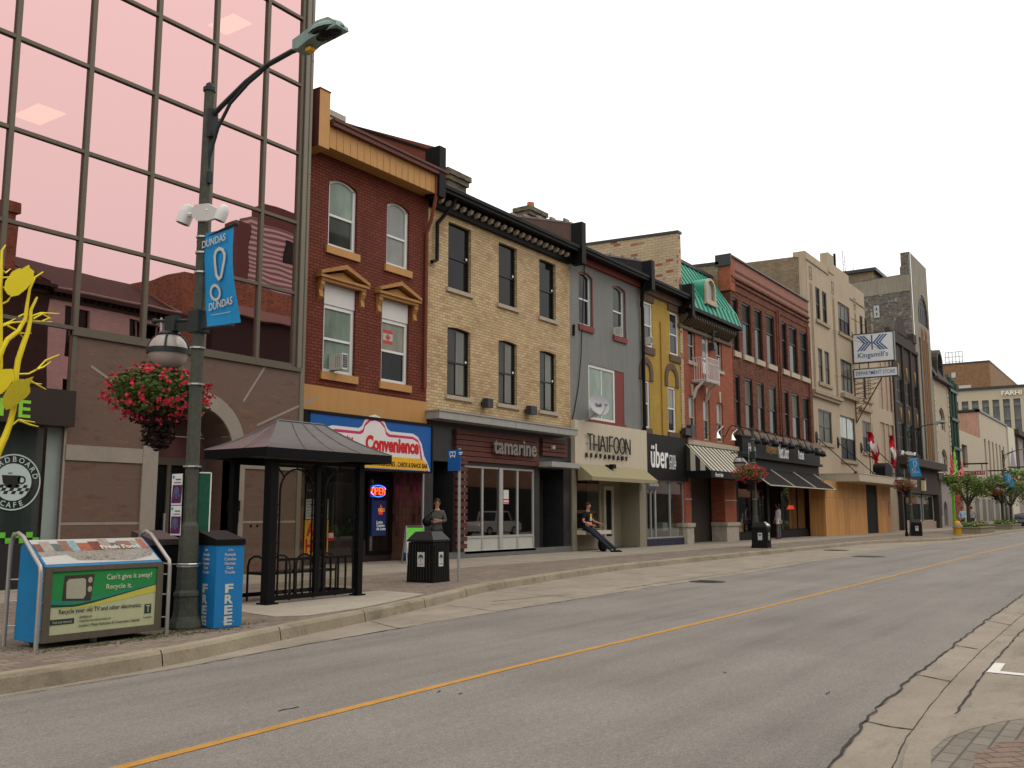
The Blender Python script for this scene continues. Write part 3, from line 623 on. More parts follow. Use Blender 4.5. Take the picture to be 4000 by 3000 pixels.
for u, v, q, r_ in (((470, 370), (640, 510), 0, 0), ((925, 450), (1115, 560), 0, 0)):
    A_ = opp('J', *u); B_ = opp('J', *v); wl.append((A_[0], B_[0], A_[1]-2.3, A_[1])); wl.append((A_[0], B_[0], A_[1]-5.6, A_[1]-3.3))
wl.append((a1[0]-2.6, a1[0]-1.2, wl[0][2], wl[0][3])); wl.append((a1[0]-2.6, a1[0]-1.2, wl[1][2], wl[1][3]))
oppbuild('brick_house', 'white painted brick block with brown roof reflected in the mirror glass', a0[0], a1[0], zt, PB, 2.3, wl)
lx = a0[0]-2.2
oppbuild('dark_house', 'narrow dark brick house left of the white one in the reflection', lx, a0[0]-.02, zt+.2, DBR, 1.9)
oppbuild('corner_house', 'painted brick house with heavy dark eaves at the left end of the reflection', lx-9, lx-.02, zt+.4, PB, 2.5, [(lx-2.3, lx-1.2, zt-3.6, zt-1.4), (lx-5, lx-3.9, zt-3.6, zt-1.4), (lx-2.3, lx-1.2, zt-7, zt-4.8)])
cx, cz = opp('I', 55, 1270); t = THING('chimney', 'tall red brick chimney rising at the left of the reflection', 'chimney', (cx, YO-1, 0)); p = MB(); p.box(cx-.8, cx+.8, YO-2, YO-.6, zt, cz-.5); MK(p, 'stack', RB2, t); p = MB(); p.box(cx-.95, cx+.95, YO-2.15, YO-.45, cz-.5, cz); MK(p, 'cap', RB2, t)
b0 = a1[0]+.02; b1 = opp('J', 2110, 300)[0]+6; zb = opp('J', 1900, 250)[1]
oppbuild('brick_hall', 'rough red brick hall wall reflected behind the blue banner', b0, b1, zb, RB2, 0)
zl = opp('J', 1900, 500)[1]
t = THING('lean_to', 'low dark boarded store front against the red brick hall', 'building', (b0+2, YO+.4, 0)); p = MB(); p.box(b0+1.5, b1, YO+.01, YO+.6, 0, zl); MK(p, 'wall', M('dark_boards', (.04, .03, .03), .8), t); p = MB(); p.box(b0+1.4, b1+.1, YO-.0+.01, YO+1.0, zl, zl+.55); MK(p, 'fascia', M('pale_fascia', (.3, .22, .2), .7), t)
# banded tower farther behind
def banded():
    m, n, b = nmat('banded_panels'); s = n.nodes.new('ShaderNodeSeparateXYZ'); g_ = n.nodes.new('ShaderNodeNewGeometry'); lk(n, g_.outputs['Position'], s.inputs[0])
    a = n.nodes.new('ShaderNodeMath'); a.operation = 'MULTIPLY'; a.inputs[1].default_value = 1.6; lk(n, s.outputs['Z'], a.inputs[0]); f = n.nodes.new('ShaderNodeMath'); f.operation = 'FRACT'; lk(n, a.outputs[0], f.inputs[0])
    lk(n, ramp(n, f.outputs[0], [(.45, (.5, .42, .4)), (.55, (.16, .1, .1))]), b.inputs['Base Color']); return m
YT = 2*(17.05+.03)+55
e0 = W('I', 1530, 1500, YT); e1 = W('I', 1940, 1400, YT); et = W('I', 1800, 1480, YT)[1]
t = THING('office_tower', 'curved pale tower with narrow dark bands reflected at the right of the mirror glass', 'building', (e0[0], -55, 0))
p = MB(); p.box(e0[0]+1.5, e0[0]+25, -57, -55, 0, et); MK(p, 'wall', banded(), t)
p = MB(); p.box(e0[0]+4, e0[0]+26, -58, -55.5, et, et+2.6); p.box(e0[0]-.5, e0[0]+1.4, -57, -55, 0, et-1); MK(p, 'roof_storey', M('brown_panels', (.12, .06, .05), .7), t)
p = MB(); p.box(e0[0]+7, e0[0]+10, -55.1, -54.9, et-4, et-1.2); MK(p, 'window', GLD, t)
oppbuild('brick_terrace', 'red brick terrace across the street beyond the hall', b1+.5, b1+40, 9.5, RB2, 0, [(b1+2+3*i, b1+3.3+3*i, 5.2, 7.6) for i in range(12)])
oppbuild('stone_terrace', 'pale terrace across the street behind the viewer', lx-40, lx-9.2, 9, PB, 2, [(lx-38+3*i, lx-36.7+3*i, 5, 7.2) for i in range(9)])

xo = b1+41; ro = random.Random(21); mats_o = [PB, RB2, M('pale_render', (.34, .3, .25), .8, dirt=.3), M('grey_render', (.2, .2, .19), .8, dirt=.3)]
for k in range(9):
    w = ro.uniform(14, 34); h = ro.uniform(8, 12.5)
    oppbuild('shop_terrace', ('Painted white', 'Red brick', 'Pale plaster', 'Grey plaster')[k % 4].lower()+' shop row on the viewer side of the street, '+('facing the tan store', 'facing the dark brick block', 'across from the farther trees', 'across from the blank store', 'far past the blank store', 'before the concrete office block', 'beside the concrete office block', 'beyond the concrete office block', 'farthest of all')[k], xo, xo+w-.1, h, mats_o[k % 4], 0, [(xo+1.5+2.6*i, xo+2.7+2.6*i, 4.6, 6.6) for i in range(int((w-3)/2.6))]+[(xo+1, xo+w-1.2, .8, 3)])
    xo += w
# ================================================================== BUILDING 1: red brick, gold trim
X01 = 15.97; X12 = W('X', 1664, 1500)[0]; X23 = W('X', 2226, 1300)[0]; X34 = W('X', 2507, 1500)[0]; X45 = W('X', 2664, 1450)[0]; X56 = W('X', 2861, 1400)[0]; X67 = W('X', 3168, 1500)[0]
GOLD = M('gold_painted_metal', (.42, .22, .075), .55, var=.07, scale=1.2, dirt=.18); GOLDB = M('gold_painted_wood', (.33, .165, .05), .6, var=.1, dirt=.35)
RB1 = BR('dark_red_painted_brick', (.150, .033, .018), (.188, .045, .024), (.06, .016, .010), bw=.23, bh=.085, stain=.35, var=.22, bmp=.6)
GUTR = M('oxblood_gutter', (.10, .028, .02), .5); RROOF = M('rust_red_roof_panel', (.20, .055, .035), .7, dirt=.3, var=.15); WPLY = M('white_panel', (.55, .54, .52), .6, var=.04)
B1 = THING('shop_house', 'dark red brick house with gold fascia above the corner shop beside the glass block', 'building', (X01, Y0, .15))
h11 = H2('A', 346, 712, 538, 1280, .15); h12 = H2('A', 762, 882, 916, 1402, .2)
c11 = W('B', 212, 100); h13 = H2('B', 212, 105, 362, 474); h14 = H2('B', 500, 178, 630, 520)
# align rows
zb = (h11[2]+h12[2])/2; zt = (h11[3]+h12[3])/2; h11 = (h11[0], h11[1], zb, zt, .15); h12 = (h12[0], h12[1], zb, zt, .15)
pz = W('B', 222, 5)[1]; pt_ = pz
zg0 = W('B', 420, 680)[1]; zg1 = W('B', 420, 560)[1]; zrf = W('A', 700, 700)[1]
zb3 = (h13[2]+h14[2])/2; zt3 = (h13[3]+h14[3])/2
h13 = (h13[0], h13[1], zb3, pz, 0); h14 = (h14[0], h14[1], zb3, pz, 0)
ztop = W('A', 230, 330)[1]
p = MB(); wall(p, X01, X12, zg1, zrf+.6, Y0, [h11, h12, h13, h14], d=.16); MK(p, 'wall', RB1, B1)
for h, g1, g2, rr in ((h11, GLG, GLM, 0), (h12, GLW, GLW, 0)): WIN(B1, h, Y0, WHITE, g1, fw=.1, d=.08, sill=GOLD, gm2=g2, mid=.47, sh=.2)
for h, g1, g2 in ((h13, GLG, GLG), (h14, GLY, GLD)):
    hh = (h[0], h[1], zb3, zt3, 0); WIN(B1, hh, Y0, WHITE, g1, fw=.1, d=.08, sill=GOLD, gm2=g2, mid=.5, sh=.2)
    p = MB(); p.box(h[0], h[1], Y0+.05, Y0+.12, zt3+.002, pz); MK(p, 'white_panel', WPLY, B1)
    # pediment on brackets
    xc = (h[0]+h[1])/2; hw = (h[1]-h[0])/2+.25; zq = pz+.0
    p = MB(); p.box(xc-hw, xc+hw, Y0-.15, Y0, zq+.0, zq+.08); p.box(xc-hw-.07, xc+hw+.07, Y0-.2, Y0, zq+.08, zq+.15)
    rise = .29; x0, x1 = xc-hw-.07, xc+hw+.07
    for s0, s1 in ((x0, xc), (x1, xc)):
        p.prism([(s0, zq+.151), (s1, zq+.151+rise), (s1, zq+.15+rise+.12), (s0, zq+.24)], 'y', Y0-.22, Y0)
    p.prism([(x0+.2, zq+.151), (x1-.2, zq+.151), (xc, zq+.08+rise)], 'y', Y0-.06, Y0); p.prism([(x0+.5, zq+.19), (x1-.5, zq+.19), (xc, zq-.02+rise)], 'y', Y0-.09, Y0-.06)
    MK(p, 'pediment', GOLDB, B1)
    for sx in (-1, 1):
        bx = xc+sx*(hw-.07); p = MB(); p.prism([(Y0, zq), (Y0-.13, zq), (Y0-.13, zq-.1), (Y0-.06, zq-.25), (Y0-.09, zq-.42), (Y0, zq-.5)], 'x', bx-.07, bx+.07); MK(p, 'bracket', GOLDB, B1)
# paper flag in the window
t = THING('paper_flag', 'small red and white maple leaf flag taped inside the second floor window', 'flag', (h14[0], Y0, zt3)); a = W('B', 522, 235); b = W('B', 568, 315)
p = MB(); y_ = Y0+.115; dz = (a[1]-b[1])/4
p.quad((a[0], y_, b[1]), (b[0], y_, b[1]), (b[0], y_, b[1]+dz), (a[0], y_, b[1]+dz), m=0); p.quad((a[0], y_, a[1]-dz), (b[0], y_, a[1]-dz), (b[0], y_, a[1]), (a[0], y_, a[1]), m=0); p.quad((a[0], y_, b[1]+dz), (b[0], y_, b[1]+dz), (b[0], y_, a[1]-dz), (a[0], y_, a[1]-dz), m=1)
xm = (a[0]+b[0])/2; zm = (a[1]+b[1])/2
LEAF = [(0, .5), (.12, .25), (.24, .32), (.2, .05), (.42, .2), (.5, .05), (.44, -.02), (.5, -.12), (.2, -.28), (.22, -.36), (.03, -.32), (.03, -.5), (-.03, -.5), (-.03, -.32), (-.22, -.36), (-.2, -.28), (-.5, -.12), (-.44, -.02), (-.5, .05), (-.42, .2), (-.2, .05), (-.24, .32), (-.12, .25)]
p.add([(xm+u*.2, y_-.003, zm+v*.24) for u, v in LEAF], [tuple(range(len(LEAF)))], 0); MK(p, 'cloth', [M('flag_red_faded', (.4, .06, .06), .7), M('flag_white', (.4, .38, .33), .7)], t)
def ACUNIT(label, c, xl, yt, xr, yb, Y=Y0, dp=.38):
    a = W(c, xl, yt, Y); a = (a[0], W(c, xl, yt, Y-dp*.5)[1]); b = W(c, xr, yb, Y-dp); t = THING('air_conditioner', label, 'air conditioner', (a[0], Y, b[1]), group='window air conditioners')
    p = MB(); p.box(a[0], b[0], Y-dp, Y+.1, b[1], a[1]); MK(p, 'casing', M('ac_casing', (.5, .49, .46), .5), t)
    p = MB(); w = (b[0]-a[0]); p.box(a[0]+w*.1, b[0]-w*.08, Y-dp-.006, Y-dp-.001, b[1]+.05, a[1]-.04); MK(p, 'coil_panel', M('ac_coil', (.07, .075, .08), .6), t)
    p = MB()
    for k in range(1, 6): z = b[1]+.05+(a[1]-b[1]-.09)*k/6; p.box(a[0]+w*.1, b[0]-w*.08, Y-dp-.012, Y-dp-.007, z-.006, z+.006)
    for k in range(1, 4): y = Y-dp+.07*k; p.box(a[0]-.004, a[0]-.001, y, y+.03, b[1]+.06, a[1]-.06)
    MK(p, 'grille', M('ac_grille', (.3, .3, .3), .5), t); return t
ACUNIT('white window air conditioner on a gold sill of the dark red brick house', 'B', 250, 353, 328, 440)
# gold bands and roof edge
p = MB(); p.box(X01, X12, Y0-.05, Y0, zg0-.4, zg1+.02); MK(p, 'gold_band', GOLD, B1)
YF = Y0-.5; ef0 = W('A', 345, 495, YF); ef1 = W('A', 1105, 850, YF); eg = W('A', 345, 325, YF); zf0 = (ef0[1]+ef1[1])/2; zf1 = eg[1]-.02
xfa = W('A', 345, 480, YF)[0]; xfb = W('A', 1118, 800, YF)[0]
p = MB(); p.box(xfa, xfb, YF, YF+.06, zf0, zf1-.08); n_ = 17
for k in range(n_+1): x = xfa+(xfb-xfa)*k/n_; p.box(x-.012, x+.012, YF-.012, YF, zf0, zf1-.08)
MK(p, 'fascia', GOLD, B1)
p = MB(); p.quad((xfa, YF+.06, zf0+.01), (xfb, YF+.06, zf0+.01), (xfb, Y0, zf0+.06), (xfa, Y0, zf0+.06)); p.quad((X01, Y0-.001, zf0+.03), (X12, Y0-.001, zf0+.03), (X12, Y0-.001, zf0+.3), (X01, Y0-.001, zf0+.3)); MK(p, 'soffit', GOLD, B1)
p = MB(); p.box(xfa, xfb+.35, YF-.14, YF+.05, zf1-.09, zf1+.09); p.box(xfa, xfb+.35, YF-.18, YF-.14, zf1+.03, zf1+.1); MK(p, 'gutter', GUTR, B1)
p = MB(); xa = W('A', 272, 300, YF-.1)[0]; xb = W('A', 348, 300, YF-.1)[0]; z0 = W('A', 265, 490, YF-.1)[1]; z1 = W('A', 300, 92, YF-.1)[1]
xa_ = xa; p.box(xa_, xb, YF-.1, YF+.45, z0, z1); MK(p, 'end_block', GOLD, B1)
p = MB(); p.box(xa_-.01, xa_-.002, YF-.1, YF+.45, z0, z1); p.box(xa_-.02, xb+.01, YF-.12, YF+.5, z1, z1+.03); MK(p, 'end_block_flank', GUTR, B1)
zr1 = zf1; yb_ = Y0+3.8; rz = zf1+2.15
p = MB(); p.quad((xb, YF+.02, zr1), (X12, YF+.02, zr1), (X12, yb_, rz), (xb, yb_, rz)); p.quad((X01, yb_, rz), (X12, yb_, rz), (X12, yb_+5, rz-2), (X01, yb_+5, rz-2)); MK(p, 'roof', ROOFB, B1)
# rust gable fire wall on the right and black end block
ye0 = YF-.1; pe = [(ye0+.05, zf1-.2), (ye0+.05, W('A', 1155, 515, ye0)[1]), (Y0+4.6, rz+.9), (Y0+4.6, zf1-.2)]
p = MB(); p.prism(pe, 'x', X12-.18, X12-.02); MK(p, 'fire_wall', RROOF, B1)
p = MB(); zk0 = W('A', 1180, 880, ye0)[1]; zk1 = pe[1][1]+.03; p.box(X12-.28, X12+.02, ye0-.05, ye0+.5, zk0, zk1); p.prism([(ye0+.5, pe[1][1]+.0), (Y0+4.6, rz+.9), (Y0+4.6, rz+.97), (ye0+.5, pe[1][1]+.07)], 'x', X12-.22, X12+.02); MK(p, 'fire_wall_cap', BLACK, B1)
def SNOW(x, y, z):
    p.box(x-.015, x+.015, y-.02, y+.02, z, z+.28); p.box(x-.2, x+.2, y-.008, y+.008, z+.14, z+.16)
p = MB()
for k in range(6):
    x = xb+.9+k*.75; SNOW(x, YF+1.0, zr1+(rz-zr1)*(1.0)/(yb_-YF))
MK(p, 'snow_guard', GREYM, B1)
CHB = BR('sooty_chimney_brick', (.10, .08, .055), (.22, .17, .11), (.13, .12, .1), stain=.5, c3=(.05, .04, .035)); 
def CHIM(label, x0, x1, y0, y1, z0, z1, mat, cap=True, pot=None):
    t = THING('chimney', label, 'chimney', ((x0+x1)/2, y0, z0)); p = MB(); p.box(x0, x1, y0, y1, z0, z1-.35); MK(p, 'stack', mat, t)
    p = MB(); p.box(x0-.07, x1+.07, y0-.07, y1+.07, z1-.35, z1-.18); p.box(x0-.13, x1+.13, y0-.13, y1+.13, z1-.18, z1); MK(p, 'cap', mat, t)
    if pot: p = MB(); p.lathe([(.17, z1), (.15, z1+.35), (.1, z1+.35)], (x0+x1)/2, (y0+y1)/2, 10); MK(p, 'chimney_pot', M('clay_pot', (.42, .13, .05), .8), t)
a = W('A', 345, 225, Y0+3); b = W('A', 420, 310, Y0+3); CHIM('pale stone chimney top peeping over the roof of the dark red house', b[0]-.9, b[0], Y0+3, Y0+3.7, b[1]-1.5, a[1]-.1, M('pale_chimney_stone', (.38, .34, .27), .8, dirt=.5))
# downpipes
p = MB(); zq = zf1; p.tube([(X12-.26, YF-.02, zq), (X12-.26, YF-.02, zf0-.05), (X12-.16, Y0-.25, zf0-.75), (X12-.13, Y0-.07, zf0-1.1), (X12-.13, Y0-.07, zg1+.4)], .055, 8); MK(p, 'downpipe', M('copper_brown_pipe', (.17, .05, .025), .5), B1, smooth=40)
# shop sign
YS = Y0-.35; z0s = W('P', 800, 590, YS)[1]; zs_l = W('P', 160, 40, YS)[1]; zs_r = W('P', 1365, 160, YS)[1]; z1s = (zs_l+zs_r)/2; xs0 = W('P', 160, 100, YS)[0]; xs1 = W('P', 1363, 300, YS)[0]
BLUE = M('sign_blue', (.01, .085, .30), .4, var=.06); SWH = M('sign_white', (.62, .6, .58), .4, var=.04, dirt=.1); MAG = M('sign_magenta', (.45, .03, .12), .4, var=.05); YLW = M('sign_yellow', (.66, .36, .02), .4, var=.05); SRED = M('sign_red', (.5, .015, .02), .4, var=.03)
p = MB(); p.box(X01+.02, xs1+.06, YS+.001, Y0-.051, z0s-.04, z1s+.07); p.box(xs0-.05, xs1+.06, YS-.03, YS+.001, z1s, z1s+.07); p.box(xs1, xs1+.06, YS-.03, YS+.001, z0s, z1s); s1 = MK(p, 'shop_sign', BLACK, B1)
p = MB(); p.quad((xs0, YS-.002, z0s), (xs1, YS-.002, z0s), (xs1, YS-.002, z1s), (xs0, YS-.002, z1s)); MK(p, 'blue_panel', BLUE, s1)
def sp(x, y): return W('P', x, y, YS)
Hs = z1s-z0s; Ws = xs1-xs0
def outl(k):                      # k = inset in metres: white edge, magenta line, white field
    xr = xs1-.05-k; P = []
    zA = z0s+Hs*.80-k; P += [(xs0+.25+k, z0s+.02), (xs0+.25+k, zA-.35), (xs0+.45+k, zA-.08), (xs0+.75+k, zA)]
    cxx = sp(800, 200)[0]; P += [(cxx-.62+k*.4, zA+.0), (cxx-.5+k*.4, zA+.06), (cxx-.38, zA+.24-k*.1), (cxx-.2, zA+.36), (cxx, zA+.41), (cxx+.2, zA+.36), (cxx+.38, zA+.24-k*.1), (cxx+.5-k*.4, zA+.06), (cxx+.62-k*.4, zA)]
    xR = sp(1180, 300)[0]; P += [(xR, zA), (xR+.22, zA-.08), (xR+.38-k*.6, zA-.26), (xR+.5-k, zA-.60), (xR+.64-k, zA-.78), (xR+.8-k, zA-1.0), (xR+.86-k, z0s+.02)]
    return [(min(a, xr), max(b, z0s+.02)) for a, b in P]
for i, (k, mt, nm) in enumerate(((0, SWH, 'white_edge'), (.085, MAG, 'magenta_line'), (.16, SWH, 'white_field'))):
    p = MB(); P = outl(k); p.add([(a, YS-.005-.003*i, b) for a, b in P], [tuple(range(len(P)))]); MK(p, nm, mt, s1)
yl = z0s+Hs*.27; xr_ = sp(1325, 560)[0]
p = MB(); P = [(xs0+.4, z0s+.03), (xr_+.04, z0s+.03), (xr_-.02, z0s+.2), (xr_-.16, yl-.06), (xr_-.36, yl), (xs0+.4, yl)]; p.add([(a, YS-.014, b) for a, b in P], [tuple(range(len(P)))]); MK(p, 'yellow_band', YLW, s1)
a = sp(705, 410); b = sp(1237, 380); zc0 = z0s+Hs*.36
p = MB(); p.text('Convenience', (a[0], YS-.014, zc0), (1, 0, 0), (0, 0, 1), w=b[0]-a[0], h=.42, bold=.045, ext=.006); p.text('Variety', (xs0+.55, YS-.014, zc0), (1, 0, 0), (0, 0, 1), w=.95, h=.4, bold=.045, ext=.006)
MK(p, 'red_lettering', SRED, s1)
p = MB(); c_ = sp(1322, 570); p.text('STATIONARY , MAGAZINES , CARDS & SNACK BAR', (c_[0], YS-.016, z0s+.07), (1, 0, 0), (0, 0, 1), w=3.0, h=.15, align='R', bold=.012); MK(p, 'black_lettering', BLACK, s1)
# shop front, set back
ysb = Y0+1.0; zc = z0s+.02
TILE = BR('brown_wall_tiles', (.085, .030, .018), (.15, .065, .035), (.03, .018, .014), bw=.105, bh=.21, off=0, ms=.006, rough=.4, stain=.1, spec=.5, bmp=.2, c3=(.05, .018, .012))
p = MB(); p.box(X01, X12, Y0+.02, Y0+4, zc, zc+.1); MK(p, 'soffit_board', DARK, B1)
xw0 = W('P', 960, 1000, ysb)[0]
p = MB(); p.prism([(X12-.1, Y0+.02), (X12-.02, Y0+.02), (X12-.02, ysb+.2), (xw0, ysb+.2), (xw0, ysb+.08), (X12-.1, ysb-.6)], 'z', .15, zc); MK(p, 'tiled_wall', TILE, B1)
p = MB(); p.box(X12-.1, X12-.04, Y0-.02, Y0+.02, .15, zc); MK(p, 'corner_trim', GREYM, B1)
a = W('P', 50, 700); p = MB(); p.box(X01, W('P', 105, 700, Y0)[0], Y0-.0, Y0+1.2, .15, zc); MK(p, 'tiled_pier', TILE, B1)
p = MB(); xl = W('P', 105, 700, Y0)[0]; p.box(xl, xw0, ysb-.03, ysb+.03, .15, .75); 
fb = MK(p, 'stall_riser', M('dark_riser', (.03, .02, .018), .5), B1)
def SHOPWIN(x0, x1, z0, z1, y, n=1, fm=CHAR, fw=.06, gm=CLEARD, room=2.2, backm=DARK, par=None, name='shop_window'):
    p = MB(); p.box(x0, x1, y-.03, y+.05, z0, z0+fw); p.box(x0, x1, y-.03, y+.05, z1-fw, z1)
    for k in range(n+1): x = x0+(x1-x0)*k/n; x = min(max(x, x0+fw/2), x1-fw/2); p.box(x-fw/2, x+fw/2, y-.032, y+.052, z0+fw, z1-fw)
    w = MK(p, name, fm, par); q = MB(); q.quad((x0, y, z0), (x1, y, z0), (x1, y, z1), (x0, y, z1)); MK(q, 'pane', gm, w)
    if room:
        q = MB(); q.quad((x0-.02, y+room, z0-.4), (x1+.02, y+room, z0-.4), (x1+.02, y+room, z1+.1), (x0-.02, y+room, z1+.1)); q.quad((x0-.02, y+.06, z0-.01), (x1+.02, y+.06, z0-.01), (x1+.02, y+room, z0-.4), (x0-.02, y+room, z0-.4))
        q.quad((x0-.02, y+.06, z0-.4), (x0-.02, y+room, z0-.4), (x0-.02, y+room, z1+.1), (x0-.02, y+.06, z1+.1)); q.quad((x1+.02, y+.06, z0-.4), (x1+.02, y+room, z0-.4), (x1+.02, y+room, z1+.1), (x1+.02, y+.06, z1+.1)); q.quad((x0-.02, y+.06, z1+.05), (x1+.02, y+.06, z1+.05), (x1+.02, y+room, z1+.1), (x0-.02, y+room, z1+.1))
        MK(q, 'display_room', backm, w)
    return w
xd0 = W('P', 715, 900, ysb)[0]; xd = W('P', 640, 900, ysb)[0]
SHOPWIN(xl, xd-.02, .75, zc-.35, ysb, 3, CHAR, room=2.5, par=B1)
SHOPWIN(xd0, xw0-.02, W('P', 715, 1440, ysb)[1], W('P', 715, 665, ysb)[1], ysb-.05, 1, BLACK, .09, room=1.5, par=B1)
p = MB(); p.box(xd-.02, xd0, ysb-.02, ysb+.04, .15, zc-.3); p.box(xl, X12, ysb+.0, ysb+.1, zc-.35, zc); p.box(xd0, xw0, ysb, ysb+.05, .15, .55); MK(p, 'door', BLACK, B1)
# things in the shop window
def LIT(name, label, cat, mb, mat, base=(0, 0, 0), grp=None):
    t = THING(name, label, cat, base, group=grp); MK(mb, 'body', mat, t); return t
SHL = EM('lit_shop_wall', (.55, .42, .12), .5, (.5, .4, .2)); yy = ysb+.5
a = W('P', 335, 690, ysb+1.2); b = W('P', 1000, 760, ysb+1.2)
t = THING('wall_shelf', 'yellow lit shelf boards high on the wall inside the corner shop', 'shelf', (a[0], ysb+1.2, a[1])); p = MB()
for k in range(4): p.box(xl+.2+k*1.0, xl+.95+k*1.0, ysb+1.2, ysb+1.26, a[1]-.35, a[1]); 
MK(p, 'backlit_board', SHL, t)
p = MB(); rr_ = random.Random(9)
for k in range(24): x = xl+.15+rr_.random()*3.3; z = .9+rr_.random()*1.6; p.box(x, x+.16, ysb+.9+.01*k, ysb+1.0+.01*k, z, z+.22)
MK(p, 'boxed_goods', M('goods_mixed', (.22, .17, .1), .7, var=.5, scale=6), t)
t = THING('atm_poster', 'yellow poster reading ATM HERE in red inside the corner shop window', 'poster', (xl, ysb, 1)); a = W('P', 105, 1100, ysb-.04); b = W('P', 330, 1445, ysb-.04)
p = MB(); p.box(a[0], b[0], ysb-.045, ysb-.035, b[1], a[1]); MK(p, 'sheet', YLW, t); p = MB(); hh = (a[1]-b[1])
p.text('ATM', (a[0]+.06, ysb-.048, b[1]+hh*.54), (1, 0, 0), (0, 0, 1), w=(b[0]-a[0])-.12, h=hh*.38, bold=.04); p.text('HERE', (a[0]+.04, ysb-.048, b[1]+hh*.08), (1, 0, 0), (0, 0, 1), w=(b[0]-a[0])-.08, h=hh*.38, bold=.04); MK(p, 'lettering', SRED, t)
t = THING('price_list', 'white lined price list above the yellow ATM poster', 'poster', (xl, ysb, 1.6)); c_ = W('P', 110, 890, ysb-.04); p = MB(); p.box(a[0]+.02, b[0]-.02, ysb-.045, ysb-.035, a[1]+.02, c_[1]); MK(p, 'sheet', M('paper', (.5, .5, .46), .8), t)
p = MB()
for k in range(1, 7): z = a[1]+.02+(c_[1]-a[1])*k/7; p.box(a[0]+.05, b[0]-.05, ysb-.048, ysb-.046, z-.006, z+.006)
MK(p, 'printed_line', BLACK, t)
t = THING('open_placard', 'small red and white open placard beside the ATM poster', 'placard', (xl, ysb, 1)); a = W('P', 332, 1225, ysb-.04); b = W('P', 390, 1305, ysb-.04); p = MB(); p.box(a[0], b[0], ysb-.045, ysb-.035, b[1], a[1]); MK(p, 'board', SRED, t); p = MB(); p.text('OPEN', (a[0]+.02, ysb-.048, b[1]+.07), (1, 0, 0), (0, 0, 1), w=b[0]-a[0]-.04, h=.13, bold=.03); MK(p, 'lettering', WTXT, t)
# neon OPEN
yn = ysb-.12; nc = W('P', 840, 812, yn); nx = abs(W('P', 915, 812, yn)[0]-nc[0]); nz = abs(W('P', 840, 755, yn)[1]-nc[1])
t = THING('neon_sign', 'glowing red OPEN neon in a blue oval in the corner shop window', 'neon sign', (nc[0], yn, nc[1]))
NR = EM('neon_red', (1, .07, .015), 4.5); NB = EM('neon_blue', (.02, .12, 1), 5)
p = MB(); p.tube([(nc[0]+nx*cos(a), yn, nc[1]+nz*sin(a)) for a in [radians(20+i*8) for i in range(17)]], .011, 6); MK(p, 'blue_arc', NB, t)
p = MB(); p.tube([(nc[0]+nx*cos(a), yn, nc[1]+nz*sin(a)) for a in [radians(190+i*8) for i in range(17)]], .011, 6); MK(p, 'blue_arc', NB, t)
p = MB(); a = W('P', 768, 835, yn); b = W('P', 905, 840, yn); lw = (b[0]-a[0])/4; lh = .19; z_ = nc[1]-lh/2
def L(k, pts): p.tube([(a[0]+lw*k+lw*.82*u, yn-.02, z_+lh*v) for u, v in pts], .012, 6)
L(0, [(.5+.48*cos(radians(t_*30)), .5+.5*sin(radians(t_*30))) for t_ in range(13)]); L(1, [(.05, 0), (.05, 1), (.7, 1), (.9, .8), (.7, .5), (.05, .5)]); L(2, [(.9, 0), (.1, 0), (.1, 1), (.9, 1)]); L(2, [(.1, .5), (.8, .5)]); L(3, [(.05, 0), (.05, 1), (.9, 0), (.9, 1)]); MK(p, 'red_letters', NR, t)
t = THING('lottery_sign', 'dark blue lit lottery sign hanging under the neon', 'sign', (nc[0], yn, 1.5)); a = W('P', 775, 905, yn); b = W('P', 905, 1255, yn); p = MB(); p.box(a[0], b[0], yn-.02, yn+.03, b[1], a[1]); MK(p, 'panel', EM('lottery_blue', (.006, .012, .06), .6, (.01, .015, .06)), t)
p = MB(); c_ = W('P', 858, 1000, yn); p.prism([(c_[0]-.09, c_[1]-.13), (c_[0]+.07, c_[1]-.13), (c_[0]+.07, c_[1]), (c_[0]-.02, c_[1]+.16), (c_[0]-.05, c_[1]+.02), (c_[0]-.11, c_[1]+.04)], 'y', yn-.03, yn-.021); MK(p, 'red_mark', EM('lottery_red', (.8, .05, .01), .7), t)
p = MB(); p.text('OLG', (c_[0], yn-.034, c_[1]-.05), (1, 0, 0), (0, 0, 1), h=.1, align='C', bold=.02); MK(p, 'yellow_lettering', EM('lottery_yellow', (.8, .45, .05), .6), t)
p = MB()
for i, s_ in enumerate(('Lotto', 'Centre', 'de Loto')): q = W('P', 812, 1137+i*33, yn); p.text(s_, (q[0], yn-.024, q[1]), (1, 0, 0), (0, 0, 1), h=.085, bold=.01)
MK(p, 'white_lettering', EM('lottery_white', (.8, .8, .7), .5), t)
